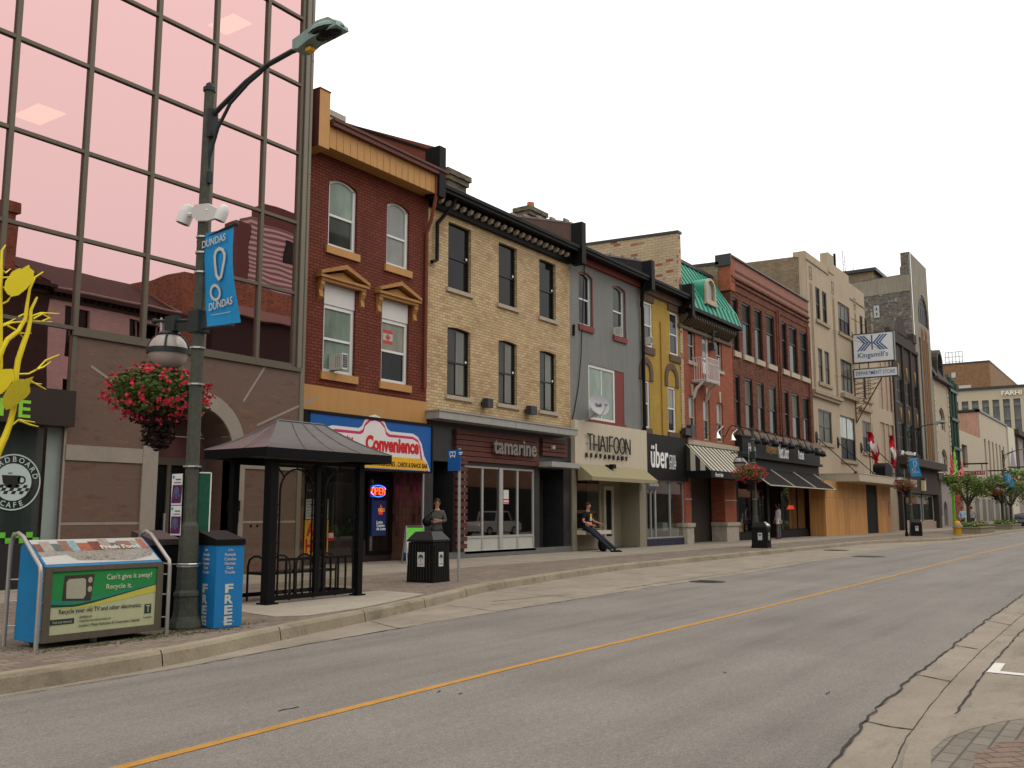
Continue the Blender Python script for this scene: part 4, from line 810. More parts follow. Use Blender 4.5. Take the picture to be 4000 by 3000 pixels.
# A-board
t = THING('sandwich_board', 'green and blue folding price board on the pavement behind the waste bin', 'sandwich board', (0, 0, 0)); a = GP('P', 1090, 1540); t.location = (a[0]+.55, a[1]+.1, .15)
p = MB(world=False)
for s_ in (-1, 1): p.tube([(-.28, s_*.28, 0), (-.24, s_*.02, 1.0), (.24, s_*.02, 1.0), (.28, s_*.28, 0)], .018, 6)
MK(p, 'frame', GREYM, t)
for s_, nm in ((-1, 'front_board'), (1, 'rear_board')):
    for z0, z1, mt in ((.12, .28, BLUE), (.28, .68, WPLY), (.68, .96, M('board_green', (.12, .5, .05), .5))):
        def yy_(z): return s_*(.28-.26*z)
        p = MB(world=False); p.quad((-.24, yy_(z0), z0), (.24, yy_(z0), z0), (.24, yy_(z1), z1), (-.24, yy_(z1), z1)); bd = MK(p, nm, mt, t)
p = MB(world=False); p.text('2', (-.16, -.205, .32), (1, 0, 0), (0, .24, .97), h=.3, bold=.04); p.text('M', (-.14, -.265, .14), (1, 0, 0), (0, .24, .97), h=.11, bold=.03); MK(p, 'lettering', M('navy_letter', (.01, .02, .1), .5), t)
t.rotation_euler = (0, 0, radians(-35))
# ================================================================== BUILDING 2: yellow brick, restaurant tamarine
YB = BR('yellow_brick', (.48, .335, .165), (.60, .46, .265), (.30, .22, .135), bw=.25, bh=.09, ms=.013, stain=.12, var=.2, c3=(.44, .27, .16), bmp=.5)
SILL2 = M('pale_stone_sill', (.36, .30, .23), .8, var=.08); BLKF = M('black_window_frame', (.012, .012, .012), .35)
B2 = THING('shop_house', 'yellow brick three storey house with black windows over the maroon boarded restaurant', 'building', (X12, Y0, .15))
q = [H2('L', 465, 118, 625, 640), H2('L', 826, 262, 958, 752), H2('L', 1118, 382, 1238, 846)]
zt = sum(h[3] for h in q)/3; zb = sum(h[2] for h in q)/3; q = [(h[0], h[1], zb, zt, .02) for h in q]
q2 = [H2('L', 450, 862, 622, 1392), H2('L', 816, 962, 958, 1450), H2('L', 1110, 1045, 1236, 1500)]
zt = sum(h[3] for h in q2)/3; zb = sum(h[2] for h in q2)/3; q2 = [(a[0], a[1], zb, zt, .05) for a, h in zip(q, q2)]
zcn = W('L', 700, 1500)[1]; zeave = W('A', 1500, 1050)[1]
p = MB(); wall(p, X12+.02, X23, zcn-.3, zeave+.5, Y0, q+q2, d=.2); MK(p, 'wall', YB, B2)
for h in q: WIN(B2, h, Y0, BLKF, GLD, fw=.07, d=.1, sill=SILL2, gm2=GLD, mid=.49, sh=.12, sw=.1)
for h in q2: WIN(B2, h, Y0, BLKF, GLM, fw=.07, d=.1, sill=SILL2, gm2=GLM, mid=.49, sh=.12, sw=.1)
CURT = GL('pale_curtain_glass', (.13, .135, .11), spec=.2, var=.15)
for i, h in enumerate(q+q2):
    if i > 2: p = MB(); xm = h[0]+(h[1]-h[0])*.48; p.quad((xm, Y0+.118, h[2]+.08), (h[1]-.2, Y0+.118, h[2]+.08), (h[1]-.2, Y0+.118, h[3]-.1), (xm, Y0+.118, h[3]-.1)); MK(p, 'curtain', CURT, B2)
    p = MB(); zm = h[2]+(h[3]-h[2])*.49; p.box(h[1]-.16, h[1]-.09, Y0+.085, Y0+.095, zm+.05, zm+.12); p.box(h[0]+.075, h[0]+.11, Y0+.085, Y0+.095, zm-.09, zm-.03); MK(p, 'sticker', WTXT, B2)
YE = Y0-.45
def EAVE(B, x0, x1, c, p0, p1, mat, dent=None, capm=BLACK, up=.34, YE=YE, zover=None, rise=1.6, dp=3.6, roofm=None, blk=True, frieze=None, fz=.35):
    za = W(c, *p0, YE)[1]; zb_ = W(c, *p1, YE)[1]; z = (za+zb_)/2 if zover is None else zover   # gutter bottom edge
    p = MB(); p.box(x0, x1, YE-.12, YE+.06, z, z+up*.55); p.box(x0, x1, YE-.17, YE-.121, z+up*.3, z+up*.62); p.box(x0, x1, YE+.06, Y0+.02, z+.02, z+.1); MK(p, 'gutter', capm, B)
    p = MB(); p.box(x0, x1, Y0-.14, Y0-.001, z-fz-.1, z-.0+.02); MK(p, 'frieze', frieze or capm, B)
    if dent is not None:
        p = MB(); n = int((x1-x0-.3)/.36)
        for k in range(n):
            x = x0+.25+k*(x1-x0-.4)/n; p.prism([(Y0-.15, z-.22), (Y0-.27, z-.2), (Y0-.34, z-.1), (Y0-.3, z-.06), (Y0-.15, z-.1)], 'x', x, x+.12)
        MK(p, 'bracket', dent, B)
    p = MB(); p.quad((x0, YE-.1, z+up*.5), (x1, YE-.1, z+up*.5), (x1, YE+dp, z+up*.5+rise), (x0, YE+dp, z+up*.5+rise)); p.quad((x0, YE+dp, z+up*.5+rise), (x1, YE+dp, z+up*.5+rise), (x1, YE+dp+4, z), (x0, YE+dp+4, z)); MK(p, 'roof', roofm or ROOFB, B)
    return z
z2 = EAVE(B2, X12+.02, X23-.1, 'A', (1215, 850), (2130, 1270), None, dent=M('bracket_tan', (.36, .30, .23), .7), fz=.28)
BRNP = M('brown_metal_parapet', (.11, .062, .052), .6, dirt=.35)
def FIREWALL(B, x, z, zt0, rise, dp=4.2, mat=BRNP, cap=BLACK, w=.24, zb=None, YE=YE):
    p = MB(); p.prism([(YE+.1, z-.2), (YE+.1, zt0), (YE+dp, zt0+rise), (YE+dp, z-.2)], 'x', x-w*.5, x+w*.4); f = MK(p, 'fire_wall', mat, B)
    p = MB(); p.box(x-w*.6, x+w*.6, YE-.22, YE+.25, (zb if zb is not None else z-.6), zt0+.03); MK(p, 'fire_wall_cap', cap, B)
    p = MB(); p.prism([(YE+.25, zt0+.03), (YE+dp, zt0+rise+.03), (YE+dp, zt0+rise+.1), (YE+.25, zt0+.1)], 'x', x-w*.6, x+w*.55)
    for k in range(6): y = YE+.5+k*.6; zz = zt0+.06+rise*(y-YE)/dp; p.box(x-w*.7, x+w*.7, y, y+.08, zz, zz+.09)
    MK(p, 'coping', M('worn_coping', (.22, .18, .17), .5, dirt=.4), B)
FIREWALL(B2, X23-.05, z2, W('A', 2160, 1048, YE-.2)[1], 1.15, zb=W('A', 2150, 1335, YE-.2)[1])
a = W('A', 1215, 670, Y0+.9); b = W('A', 1330, 800, Y0+.9); CHIM('wide sooty brick chimney beside the black end block of the dark red house', a[0]-.15, b[0], Y0+.9, Y0+1.6, z2+.3, a[1], CHB)
a = W('A', 1770, 925, Y0+2.8); b = W('A', 1895, 980, Y0+2.8); CHIM('small brick chimney with a red clay pot on the brown roof', a[0]+.12, b[0]-.05, Y0+2.8, Y0+3.4, z2+1, a[1], CHB, pot=True)
p = MB(); p.tube([(X12+.75, YE, z2), (X12+.72, YE+.1, z2-.25), (X12+.3, Y0-.12, z2-.85), (X12+.3, Y0-.12, z2-2.0), (X12+.05, Y0-.12, z2-2.1)], .06, 8); MK(p, 'downpipe', BLACK, B2, smooth=40)
# two black wall lamps
for i, (x, y, s_) in enumerate((('L', (738, 1392), (778, 1465)), ('L', (1052, 1446), (1094, 1515)))): 
    a = W('L', *y, Y0-.25); b = W('L', *s_, Y0-.25); t = THING('wall_lamp', ('black box lamp on the yellow brick between the first two lower windows', 'black box lamp on the yellow brick nearer the grey house')[i], 'lamp', (a[0], Y0, b[1]), group='box lamps on the yellow brick')
    p = MB(); p.box(a[0], b[0], Y0-.3, Y0-.08, b[1], a[1]); MK(p, 'shade', CHAR, t); p = MB(); p.box(a[0]+.04, b[0]-.04, Y0-.08, Y0-.001, b[1]+.1, a[1]-.1); MK(p, 'bracket', BLACK, t)
# cornice shelf
yc = Y0-.55; zA = W('L', 375, 1468, yc)[1]; zB = W('L', 375, 1532, yc)[1]
GSH = M('grey_metal_cornice', (.30, .30, .28), .5, .1, var=.06, dirt=.2)
p = MB(); xa = X12-.05; xb = W('L', 1395, 1640, yc)[0]; p.box(xa, xb, yc, Y0-.002, zB, zA-.04); p.box(xa-.03, xb+.03, yc-.03, Y0-.002, zA-.04, zA)
for k in range(1, 6): x = xa+(xb-xa)*k/6; p.box(x-.01, x+.01, yc-.006, yc, zB, zA-.04)
MK(p, 'shelf_cornice', GSH, B2)
# tamarine front
BTILE = BR('black_stone_tiles', (.022, .022, .024), (.032, .032, .035), (.012, .012, .012), bw=.6, bh=.45, off=0, ms=.006, rough=.35, stain=.1, spec=.5, bmp=.1)
def bz(x, y, Y=Y0): return W('B', x, y, Y)
xo0 = bz(755, 1000)[0]; xo1 = bz(855, 1000)[0]; xwn0 = bz(912, 1000)[0]; xwn1 = bz(1262, 1100)[0]; xdr0 = bz(1285, 1100)[0]; xdr1 = bz(1405, 1100)[0]
zo = bz(800, 895)[1]; zw1 = bz(1090, 925)[1]; zw0 = bz(1090, 1345)[1]
p = MB(); wall(p, X12, X23, .15, zB, Y0, [(xo0, xo1, .15, zo, 0), (xwn0, xwn1, zw0, zw1, 0), (xdr0, xdr1, .15, zo, 0)], d=.9, side=False, m=0); MK(p, 'shop_front_wall', BTILE, B2)
p = MB(); p.quad((xo0, Y0+.9, .15), (xo1, Y0+.9, .15), (xo1, Y0+.9, zo), (xo0, Y0+.9, zo)); MK(p, 'doorway_door', BLACK, B2)
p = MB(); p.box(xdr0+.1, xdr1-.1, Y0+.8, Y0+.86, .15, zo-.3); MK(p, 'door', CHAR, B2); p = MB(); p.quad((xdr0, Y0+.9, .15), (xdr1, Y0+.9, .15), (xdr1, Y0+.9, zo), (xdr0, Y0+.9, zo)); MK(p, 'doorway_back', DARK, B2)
MRN = M('maroon_board', (.10, .032, .024), .6, var=.1, dirt=.2)
p = MB(); xs_a = bz(860, 760)[0]; xs_b = bz(1270, 820)[0]; zt_ = bz(1060, 755)[1]; zb_ = bz(1060, 905)[1]
nb = 6; 
for k in range(nb):
    z0 = zb_+(zt_-zb_)*k/nb; z1 = zb_+(zt_-zb_)*(k+.86)/nb; p.box(xs_a, xs_b, Y0-.10, Y0-.001, z0, z1)
MK(p, 'board_sign', MRN, B2)
p = MB(); xs_c = bz(1290, 830)[0]; xs_d = bz(1412, 830)[0]; zt2 = bz(1350, 785)[1]; zb2 = bz(1350, 872)[1]
for k in range(4): z0 = zb2+(zt2-zb2)*k/4; p.box(xs_c, xs_d, Y0-.10, Y0-.001, z0, z0+(zt2-zb2)*.21)
MK(p, 'board_sign', MRN, B2)
p = MB(); xp0 = bz(858, 1100)[0]; xp1 = bz(911, 1100)[0]
for k in range(13): z0 = .45+k*(zo-.3)/13; p.box(xp0, xp1, Y0-.12, Y0-.001, z0, z0+.14)
MK(p, 'board_pilaster', MRN, B2)
p = MB(); SILVT = M('steel_lettering', (.24, .22, .2), .4, .5, var=.1); a = bz(1056, 862, Y0-.2); b = bz(1268, 870, Y0-.2)
p.text('tamarine', (a[0], Y0-.16, (a[1]+b[1])/2), (1, 0, 0), (0, 0, 1), w=b[0]-a[0], h=.5, bold=.02, ext=.07); MK(p, 'lettering', SILVT, B2)
p = MB(); a = bz(1165, 905, Y0-.12); b = bz(1257, 915, Y0-.12); p.text('by Quynh Nhi', (a[0], Y0-.115, a[1]), (1, 0, 0), (0, 0, 1), w=b[0]-a[0], h=.13, bold=.02, shear=.25, ext=.01); a = bz(1346, 834, Y0-.12); p.text('118', (a[0], Y0-.12, a[1]), (1, 0, 0), (0, 0, 1), h=.13, bold=.02, ext=.01); MK(p, 'small_lettering', WTXT, B2)
# window: grey frame, four lights, panels below
GRF = M('grey_alu_frame', (.36, .36, .34), .45, .1, var=.05)
zr0 = bz(1090, 1275)[1]; SHOPWIN(xwn0, xwn1, zr0, zw1, Y0+.06, 4, GRF, .07, room=2.2, par=B2)
p = MB(); p.box(xwn0, xwn1, Y0+.05, Y0+.09, zw0+.06, zr0-.0); MK(p, 'window_apron', M('pale_grey_panel', (.42, .42, .38), .6, dirt=.2), B2)
p = MB(); p.box(xwn0, xwn1, Y0-.03, Y0+.1, zw0-.02, zw0+.06)
for k in range(5): x = xwn0+(xwn1-xwn0)*k/4; x = min(max(x, xwn0+.03), xwn1-.03); p.box(x-.035, x+.035, Y0+.02, Y0+.05, zw0+.06, zr0)
xc_ = (xwn0+xwn1)/2; p.box(xc_-.09, xc_+.09, Y0-.0, Y0+.045, zw0+.06, zw1-.02); MK(p, 'window_sill', GRF, B2)
t = THING('paper_notice', 'white paper notice with red print taped in the grey framed restaurant window', 'notice', (0, 0, 0)); a = bz(1108, 1038, Y0+.03); b = bz(1134, 1108, Y0+.03); p = MB(); p.box(a[0], b[0], Y0+.045, Y0+.05, b[1], a[1]); MK(p, 'sheet', WPLY, t); p = MB(); p.box(a[0], b[0], Y0+.04, Y0+.044, b[1]+.02, b[1]+.05); p.box(a[0], b[0], Y0+.04, Y0+.044, b[1]+.12, b[1]+.16); MK(p, 'print', SRED, t)
p = MB(); a = bz(1275, 930, Y0-.5); p.box(xdr0-.15, bz(1475, 915, Y0-.5)[0], Y0-.6, Y0-.001, bz(1380, 925, Y0-.5)[1], bz(1380, 900, Y0-.5)[1]); MK(p, 'door_canopy', GSH, B2)
p = MB(); p.box(X12, X23, Y0-.03, Y0-.001, .15, .35); MK(p, 'plinth', M('plinth_grey', (.13, .125, .12), .7), B2)
# ================================================================== BUILDING 3: grey stucco, THAIFOON
STUC = M('grey_stucco', (.185, .188, .18), .9, var=.07, scale=1.2, dirt=.25, bmp=.2); OXB = M('oxblood_paint', (.17, .035, .03), .6, var=.08); CREAM = M('cream_stucco', (.50, .44, .34), .85, var=.04, dirt=.16); OLV = M('olive_canvas', (.27, .235, .135), .8, var=.05, dirt=.15)
B3 = THING('shop_house', 'grey stucco house with oxblood trim above the cream restaurant front', 'building', (X23, Y0, .15))
h1 = H2('C', 142, 605, 268, 1140, .12); h2 = H2('C', 457, 735, 575, 1240, .12)
zt = (h1[3]+h2[3])/2; zb = (h1[2]+h2[2])/2; h1 = (h1[0], h1[1], zb, zt, .12); h2 = (h2[0], h2[1], zb, zt, .12)
h3 = H2('C', 232, 1470, 568, 1800); lo = W('D', 210, 285)[1]; hr = W('D', 498, 340)[0]; h3 = (h3[0], hr, lo, h3[3], 0)
zc0 = W('D', 350, 350)[1]
p = MB(); wall(p, X23, X34, zc0-.2, (W('C', 205, 460, YE)[1]+W('C', 745, 690, YE)[1])/2+.1, Y0, [h1, h2, h3], d=.22); MK(p, 'wall', STUC, B3)
for h, g1, g2 in ((h1, GLD, GLD), (h2, GLM, GLM)):
    WIN(B3, h, Y0, WHITE, g1, fw=.09, d=.1, sill=OXB, gm2=g2, mid=.5, sh=.22, sw=.06)
    p = MB(); o_ = arcpts(h[0]-.07, h[1]+.07, h[3]-.12, .14); i_ = arcpts(h[0], h[1], h[3]-.13, .12)
    for k in range(8): p.prism([o_[k], o_[k+1], i_[k+1], i_[k]], 'y', Y0-.015, Y0+.02)
    p.box(h[1], h[1]+.07, Y0-.015, Y0+.02, h[2], h[3]-.12); MK(p, 'window_surround', OXB, B3)
wx = h3[0]+(h3[1]-h3[0])*.74; WIN(B3, (h3[0], wx, h3[2], h3[3], 0), Y0, WHITE, GLG, fw=.11, d=.03, hung=False, vbars=1)
p = MB(); p.box(wx, h3[1], Y0+.02, Y0+.2, h3[2], h3[3]); p.box(h3[0]-.1, h3[1]+.05, Y0-.06, Y0, h3[2]-.3, h3[2]); MK(p, 'oxblood_panel', OXB, B3)
z3 = EAVE(B3, X23+.12, X34-.1, 'C', (205, 460), (745, 690), None, fz=.1, frieze=OXB, dp=3, rise=1.3)
FIREWALL(B3, X34-.08, z3, W('C', 780, 500, Y0-.65)[1], 1.2, mat=M('black_metal_parapet', (.018, .017, .017), .5, dirt=.1), zb=W('C', 770, 760, Y0-.65)[1])
p = MB(); p.tube([(X34-.35, YE, z3), (X34-.3, YE+.15, z3-.35), (X34-.12, Y0-.12, z3-.9), (X34-.05, Y0-.12, z3-1.1), (X34-.05, Y0-.12, zc0+.1)], .075, 8); MK(p, 'downpipe', BLACK, B3, smooth=40)
ACUNIT('window air conditioner under the right top window of the grey house', 'C', 462, 1118, 545, 1208)
ACUNIT('low dark faced air conditioner behind the satellite dish', 'D', 205, 195, 285, 270)
# satellite dish
dc = W3('D', 285, 175, Y0-.7); t = THING('satellite_dish', 'grey satellite dish bolted under the large window of the grey house', 'satellite dish', (dc.x, Y0, dc.z-.5))
nrm = Vector((-.45, -.8, .35)).normalized(); s_, u_ = basis(nrm); R3 = Matrix((s_, u_, nrm)).transposed()
p = MB(); DR = .42
vs = []; fs = []
for i in range(7):
    for k in range(24): a = 2*pi*k/24; r = DR*i/6+.001; vs.append(dc+R3@Vector((r*cos(a), r*sin(a), .09*(i/6)**2)))
for i in range(6):
    for k in range(24): fs.append((i*24+k, i*24+(k+1) % 24, (i+1)*24+(k+1) % 24, (i+1)*24+k))
p.add(vs, fs); DISH = M('dish_grey', (.34, .34, .35), .45, var=.04); MK(p, 'reflector', DISH, t, smooth=60)
p = MB(); U = (Vector((0, 0, 1))-nrm*nrm.z).normalized(); Rr = U.cross(nrm); p.text('Bell', dc+nrm*.03-Rr*.0-U*.05, Rr, U, h=.13, align='C', bold=.02); MK(p, 'lettering', M('dark_print', (.05, .05, .07), .6), t)
p = MB(); e_ = dc+nrm*.5-U*.2; p.tube([dc-U*DR, dc-U*.35+nrm*.3, e_], .015, 6); p.ell(e_, (.07, .07, .05)); MK(p, 'feed_arm', DISH, t); p = MB(); p.tube([dc-nrm*.02, dc-nrm*.05-U*.2, (dc.x-.05, Y0-.08, dc.z-.62)], .025, 6); p.box(dc.x-.15, dc.x+.05, Y0-.08, Y0-.01, dc.z-.75, dc.z-.5); MK(p, 'mount', GREYM, t)
# hanging cable
t = THING('cable', 'black cable hanging in a loop down the grey stucco by the yellow brick', 'cable', (X23, Y0, 4)); p = MB(); p.tube([W3('C', *q, Y0-.06) for q in ((200, 450), (195, 620), (185, 850), (176, 1100), (165, 1400), (145, 1640))]+[W3('D', *q, Y0-.04) for q in ((118, 60), (105, 130), (90, 220), (72, 290))], .018, 5); MK(p, 'wire', BLACK, t)
p = MB(); p.tube([W3('C', *q, Y0-.05) for q in ((100, 1110), (98, 1210))], .05, 6); MK(p, 'insulator', BLACK, t)
# cream sign wall and recess
zs1 = W('D', 350, 335)[1]; zs0 = W('D', 350, 695)[1]; za0 = W('D', 350, 770)[1]
p = MB(); p.box(X23-.0, X34, Y0-.18, Y0+.3, zs0, zs1); MK(p, 'sign_wall', CREAM, B3)
xr0 = W('D', 98, 900)[0]; xr1 = W('D', 600, 900)[0]; xl_ = W('D', 65, 900)[0]; xr2 = W('D', 645, 900)[0]; yb3 = xr1/(W('D', 468, 900)[0]/Y0); xw1 = W('D', 305, 1000, Y0+.25)[0]
OWALL = M('olive_grey_wall', (.235, .21, .15), .85, var=.05, dirt=.2)
p = MB(); p.box(X23, xr0, Y0-.06, Y0+.5, .15, zs0); p.box(xr1, X34, Y0-.10, Y0+yb3-Y0, .15, zs0-.002); MK(p, 'pier', OWALL, B3)
aw = MB(); A0 = W('D', 98, 690, Y0-.2); B0 = W('D', 600, 690, Y0-.2); ya = Y0-.8
zl = W('D', 130, 745, ya)[1]
aw.add([(xr0-.15, Y0-.2, zs0+.12), (xr1+.25, Y0-.2, zs0+.12), (xr1+.25, ya, zl+.02), (xr0-.15, ya, zl+.02), (xr0-.15, Y0-.2, zl-.12), (xr1+.25, Y0-.2, zl-.12), (xr1+.25, ya, zl-.12), (xr0-.15, ya, zl-.12)], [(0, 1, 2, 3), (3, 2, 6, 7), (0, 3, 7, 4), (1, 2, 6, 5)]); MK(aw, 'awning', OLV, B3)
# door, side window, bench ledge
p = MB(); p.box(xw1, xr1, yb3, yb3+.1, .15, zs0); MK(p, 'recess_wall', OWALL, B3)
x0 = W('D', 320, 900, yb3)[0]; x1 = W('D', 398, 900, yb3)[0]; zt = W('D', 355, 828, yb3)[1]
p = MB(); p.box(x0, x0+.16, yb3-.06, yb3-.001, .15, zt); p.box(x1-.16, x1, yb3-.06, yb3-.001, .15, zt); p.box(x0+.16, x1-.16, yb3-.06, yb3-.001, zt-.16, zt); p.box(x0+.16, x1-.16, yb3-.06, yb3-.001, .15, .6); dr = MK(p, 'door', M('cream_door', (.42, .4, .35), .6), B3); p = MB(); p.quad((x0, yb3-.03, .5), (x1, yb3-.03, .5), (x1, yb3-.03, zt), (x0, yb3-.03, zt)); MK(p, 'pane', GLD, dr); p = MB(); p.tube([(x0+.08, yb3-.1, .95), (x0+.08, yb3-.1, 1.35)], .015); MK(p, 'handle', GREYM, dr)
xw1 = W('D', 305, 1000, Y0+.25)[0]; zw0 = W('D', 220, 1185, Y0)[1]
SHOPWIN(xr0, xw1, zw0+.02, zs0, Y0+.3, 1, OWALL, .04, CLEAR, room=1.25, par=B3)
p = MB(); p.box(xr0, xw1+.1, Y0+.24, Y0+.4, .15, zw0-.02); p.box(xw1, xw1+.06, Y0+.4, max(yb3, Y0+.45), .15, zs0); MK(p, 'low_wall', OWALL, B3)
p = MB(); p.box(xr0-.02, W('D', 350, 1200, Y0-.2)[0], Y0-.42, Y0+.36, zw0-.14, zw0); MK(p, 'ledge', CREAM, B3)
p = MB(); p.box(xr0, xr1, Y0+.0, yb3, .152, .17); MK(p, 'threshold', M('recess_mat', (.07, .07, .065), .9), B3)
for k, (xo, tl) in enumerate(((.25, -.02), (.55, .1))): 
    t = THING('menu_card', ('upright pale menu card on the cream restaurant\'s window shelf, nearer the left edge', 'tilted pale menu card on the cream restaurant\'s window shelf beside the upright one')[k], 'menu', (xr0+xo, Y0+.5, 1.5)); p = MB(); z_ = W('D', 130, 1020, Y0+.4)[1]; x_ = xr0+xo; p.prism([(x_, z_), (x_+.18, z_), (x_+.18-tl, z_+.52), (x_-tl, z_+.52)], 'y', Y0+.5, Y0+.53); MK(p, 'card', M('pale_card', (.4, .45, .43), .7), t); p = MB(); p.box(x_+.04-tl*.5, x_+.13-tl*.5, Y0+.492, Y0+.498, z_+.1, z_+.42); MK(p, 'print', BLACK, t)
p = MB(); z_ = W('D', 130, 1022, Y0+.4)[1]; p.box(xr0+.02, xw1-.02, Y0+.38, Y0+1.0, z_-.12, z_-.002); MK(p, 'window_shelf', M('rose_wood', (.18, .07, .05), .6), B3)
BLT = M('black_lettering', (.02, .018, .018), .5)
yt = Y0-.26
def letters(s_, x0, x1, z0, z1, sx=1):      # thin tall capitals from bars
    STR = {'T': [((0, 1), (1, 1)), ((.5, 1), (.5, 0))], 'H': [((.05, 0), (.05, 1)), ((.95, 0), (.95, 1)), ((.05, .38), (.95, .38))], 'A': [((0, 0), (.5, 1)), ((.5, 1), (1, 0)), ((.2, .35), (.8, .35))], 'I': [((.5, 0), (.5, 1))], 'F': [((.1, 0), (.1, 1)), ((.1, 1), (1, 1)), ((.1, .45), (.8, .45))], 'O': [((.5+.5*cos(a*pi/8), .5+.5*sin(a*pi/8)), (.5+.5*cos((a+1)*pi/8), .5+.5*sin((a+1)*pi/8))) for a in range(16)], 'N': [((.05, 0), (.05, 1)), ((.05, 1), (.95, 0)), ((.95, 0), (.95, 1))]}
    wd_ = {'I': .4, 'F': .75, 'T': .95}; tot = sum(wd_.get(c, 1) for c in s_)+.16*(len(s_)-1); u = (x1-x0)/tot; x = x0
    for c in s_:
        w = wd_.get(c, 1)*u
        for a, b in STR[c]:
            A_ = Vector((x+a[0]*w, z0+a[1]*(z1-z0))); B_ = Vector((x+b[0]*w, z0+b[1]*(z1-z0))); t_ = (B_-A_).normalized(); n_ = Vector((-t_.y, t_.x))*.028
            p.prism([tuple(A_-n_), tuple(B_-n_), tuple(B_+n_), tuple(A_+n_)], 'y', yt-.03, yt)
        x += w+.16*u
p = MB(); a = W('D', 195, 538, yt); b = W('D', 543, 570, yt); c_ = W('D', 195, 405, yt); d_ = W('D', 543, 450, yt)
letters('THAIFOON', a[0], b[0], (a[1]+b[1])/2, (c_[1]+d_[1])/2)
for k in range(17): x = a[0]+(b[0]-a[0])*(k+.3)/17; z_ = (a[1]+b[1])/2+.25+.3*(k % 2); p.box(x-.012, x+.012, yt, Y0-.181, z_-.012, z_+.012)
MK(p, 'large_lettering', BLT, B3)
p = MB(); a = W('D', 188, 592, yt); b = W('D', 543, 622, yt)
for k, ch in enumerate('RESTAURANT'): p.text(ch, (a[0]+(b[0]-a[0])*(k+.3)/10, Y0-.2, (a[1]+b[1])/2), (1, 0, 0), (0, 0, 1), h=.16, bold=.05, align='C', ext=.05)
MK(p, 'small_lettering', BLT, B3)
t = THING('floodlight', 'small black floodlight on the cream wall under the thin black capitals', 'lamp', (0, Y0, 0)); c_ = W3('D', 385, 672, Y0-.35); t.location = (c_.x, Y0-.18, c_.z); p = MB(); p.tube([(c_.x-.1, Y0-.18, c_.z+.05), (c_.x-.02, Y0-.34, c_.z)], .05, 8); MK(p, 'arm', BLACK, t); p = MB(); p.box(c_.x-.06, c_.x+.2, Y0-.48, Y0-.3, c_.z-.06, c_.z+.1); MK(p, 'lamp_head', BLACK, t)
# ================================================================== BUILDING 4: yellow painted, über cool stuff
YP4 = BR('yellow_painted_brick', (.42, .275, .05), (.46, .31, .065), (.30, .19, .03), bw=.23, bh=.08, stain=.25, var=.15, blotch=(.30, .22, .14)); BRT = M('brown_stone_trim', (.11, .07, .05), .8, var=.15, dirt=.3)
B4 = THING('shop_house', 'narrow yellow painted brick house over the black storefront with white letters', 'building', (X34, Y0, .15))
h1 = H2('C', 738, 878, 830, 1330); h2 = H2('C', 980, 985, 1070, 1412); zt = (h1[3]+h2[3])/2; zb = (h1[2]+h2[2])/2; h1 = (h1[0], h1[1], zb, zt, 0); h2 = (h2[0], h2[1], zb, zt, 0)
h3 = H2('D', 640, 10, 706, 362); h4 = H2('D', 846, 25, 917, 400); zt2 = (W('C', 790, 1625)[1]+W('D', 880, 28)[1])/2; zb2 = (h3[2]+h4[2])/2; h3 = (h3[0], h3[1], zb2, zt2, 0); h4 = (h4[0], h4[1], zb2, zt2, 0)
zs = W('D', 800, 415)[1]
p = MB(); wall(p, X34, X45, zs-.3, (W('C', 820, 745, YE)[1]+W('C', 1150, 870, YE)[1])/2+.1, Y0, [h1, h2, h3, h4], d=.2); MK(p, 'wall', YP4, B4)
for h, g2 in ((h1, GLM), (h2, GLD)): WIN(B4, h, Y0, WHITE, GLW if h is h1 else GLM, fw=.1, d=.04, sill=BRT, gm2=g2, mid=.48, sh=.3, sw=.1)
for h in (h3, h4): WIN(B4, h, Y0, WHITE, GLY, fw=.1, d=.04, sill=BRT, gm2=GLD, mid=.52, sh=.2, sw=.08)
for h in (h3, h4):      # arch over the lower windows
    p = MB(); zz = h[3]+.35; hw = (h[1]-h[0])/2; o_ = arcpts(h[0]-.3, h[1]+.3, zz, hw+.3, 12); i_ = arcpts(h[0]-.02, h[1]+.02, zz, hw+.02, 12)
    for k in range(12): p.prism([o_[k], o_[k+1], i_[k+1], i_[k]], 'y', Y0-.05, Y0+.02)
    p.box(h[0]-.3, h[0]-.02, Y0-.05, Y0+.02, zz-.35, zz); p.box(h[1]+.02, h[1]+.3, Y0-.05, Y0+.02, zz-.35, zz); MK(p, 'brick_arch', BRT, B4)
p = MB(); xm = W('C', 905, 1300)[0]; zt_ = W('C', 905, 1090)[1]; p.box(xm-.1, xm+.12, Y0-.07, Y0, zs, zt_); MK(p, 'pilaster', M('yellow_pilaster', (.34, .215, .04), .8, dirt=.3), B4)
z4 = EAVE(B4, X34+.1, X45-.02, 'C', (820, 745), (1150, 870), None, fz=.2, frieze=BRT, dp=2.6, rise=.8)
p = MB(); zf = W('C', 900, 900)[1]; p.box(X34, h1[1]+.1, Y0-.06, Y0, h1[3]+.02, z4-.1); p.box(h2[0]-.2, X45, Y0-.06, Y0, h2[3]+.02, z4-.1); MK(p, 'brown_band', BRT, B4)
FIREWALL(B4, X45-.05, z4, W('C', 1150, 715, Y0-.65)[1], .9, mat=M('dark_slate_side', (.03, .03, .032), .6), zb=W('C', 1140, 1010, Y0-.65)[1], dp=2.8)
ACUNIT('window air conditioner on the left top window of the yellow house', 'C', 752, 1215, 812, 1290)
ys4 = Y0-.14; zq0 = W('D', 800, 780)[1]; zq1 = W('D', 640, 385)[1]
p = MB(); p.box(X34+.01, X45+.1, ys4, Y0+.2, zq0, zq1-.05); s4 = MK(p, 'shop_sign', M('black_gloss_panel', (.008, .008, .008), .5, spec=.15), B4)
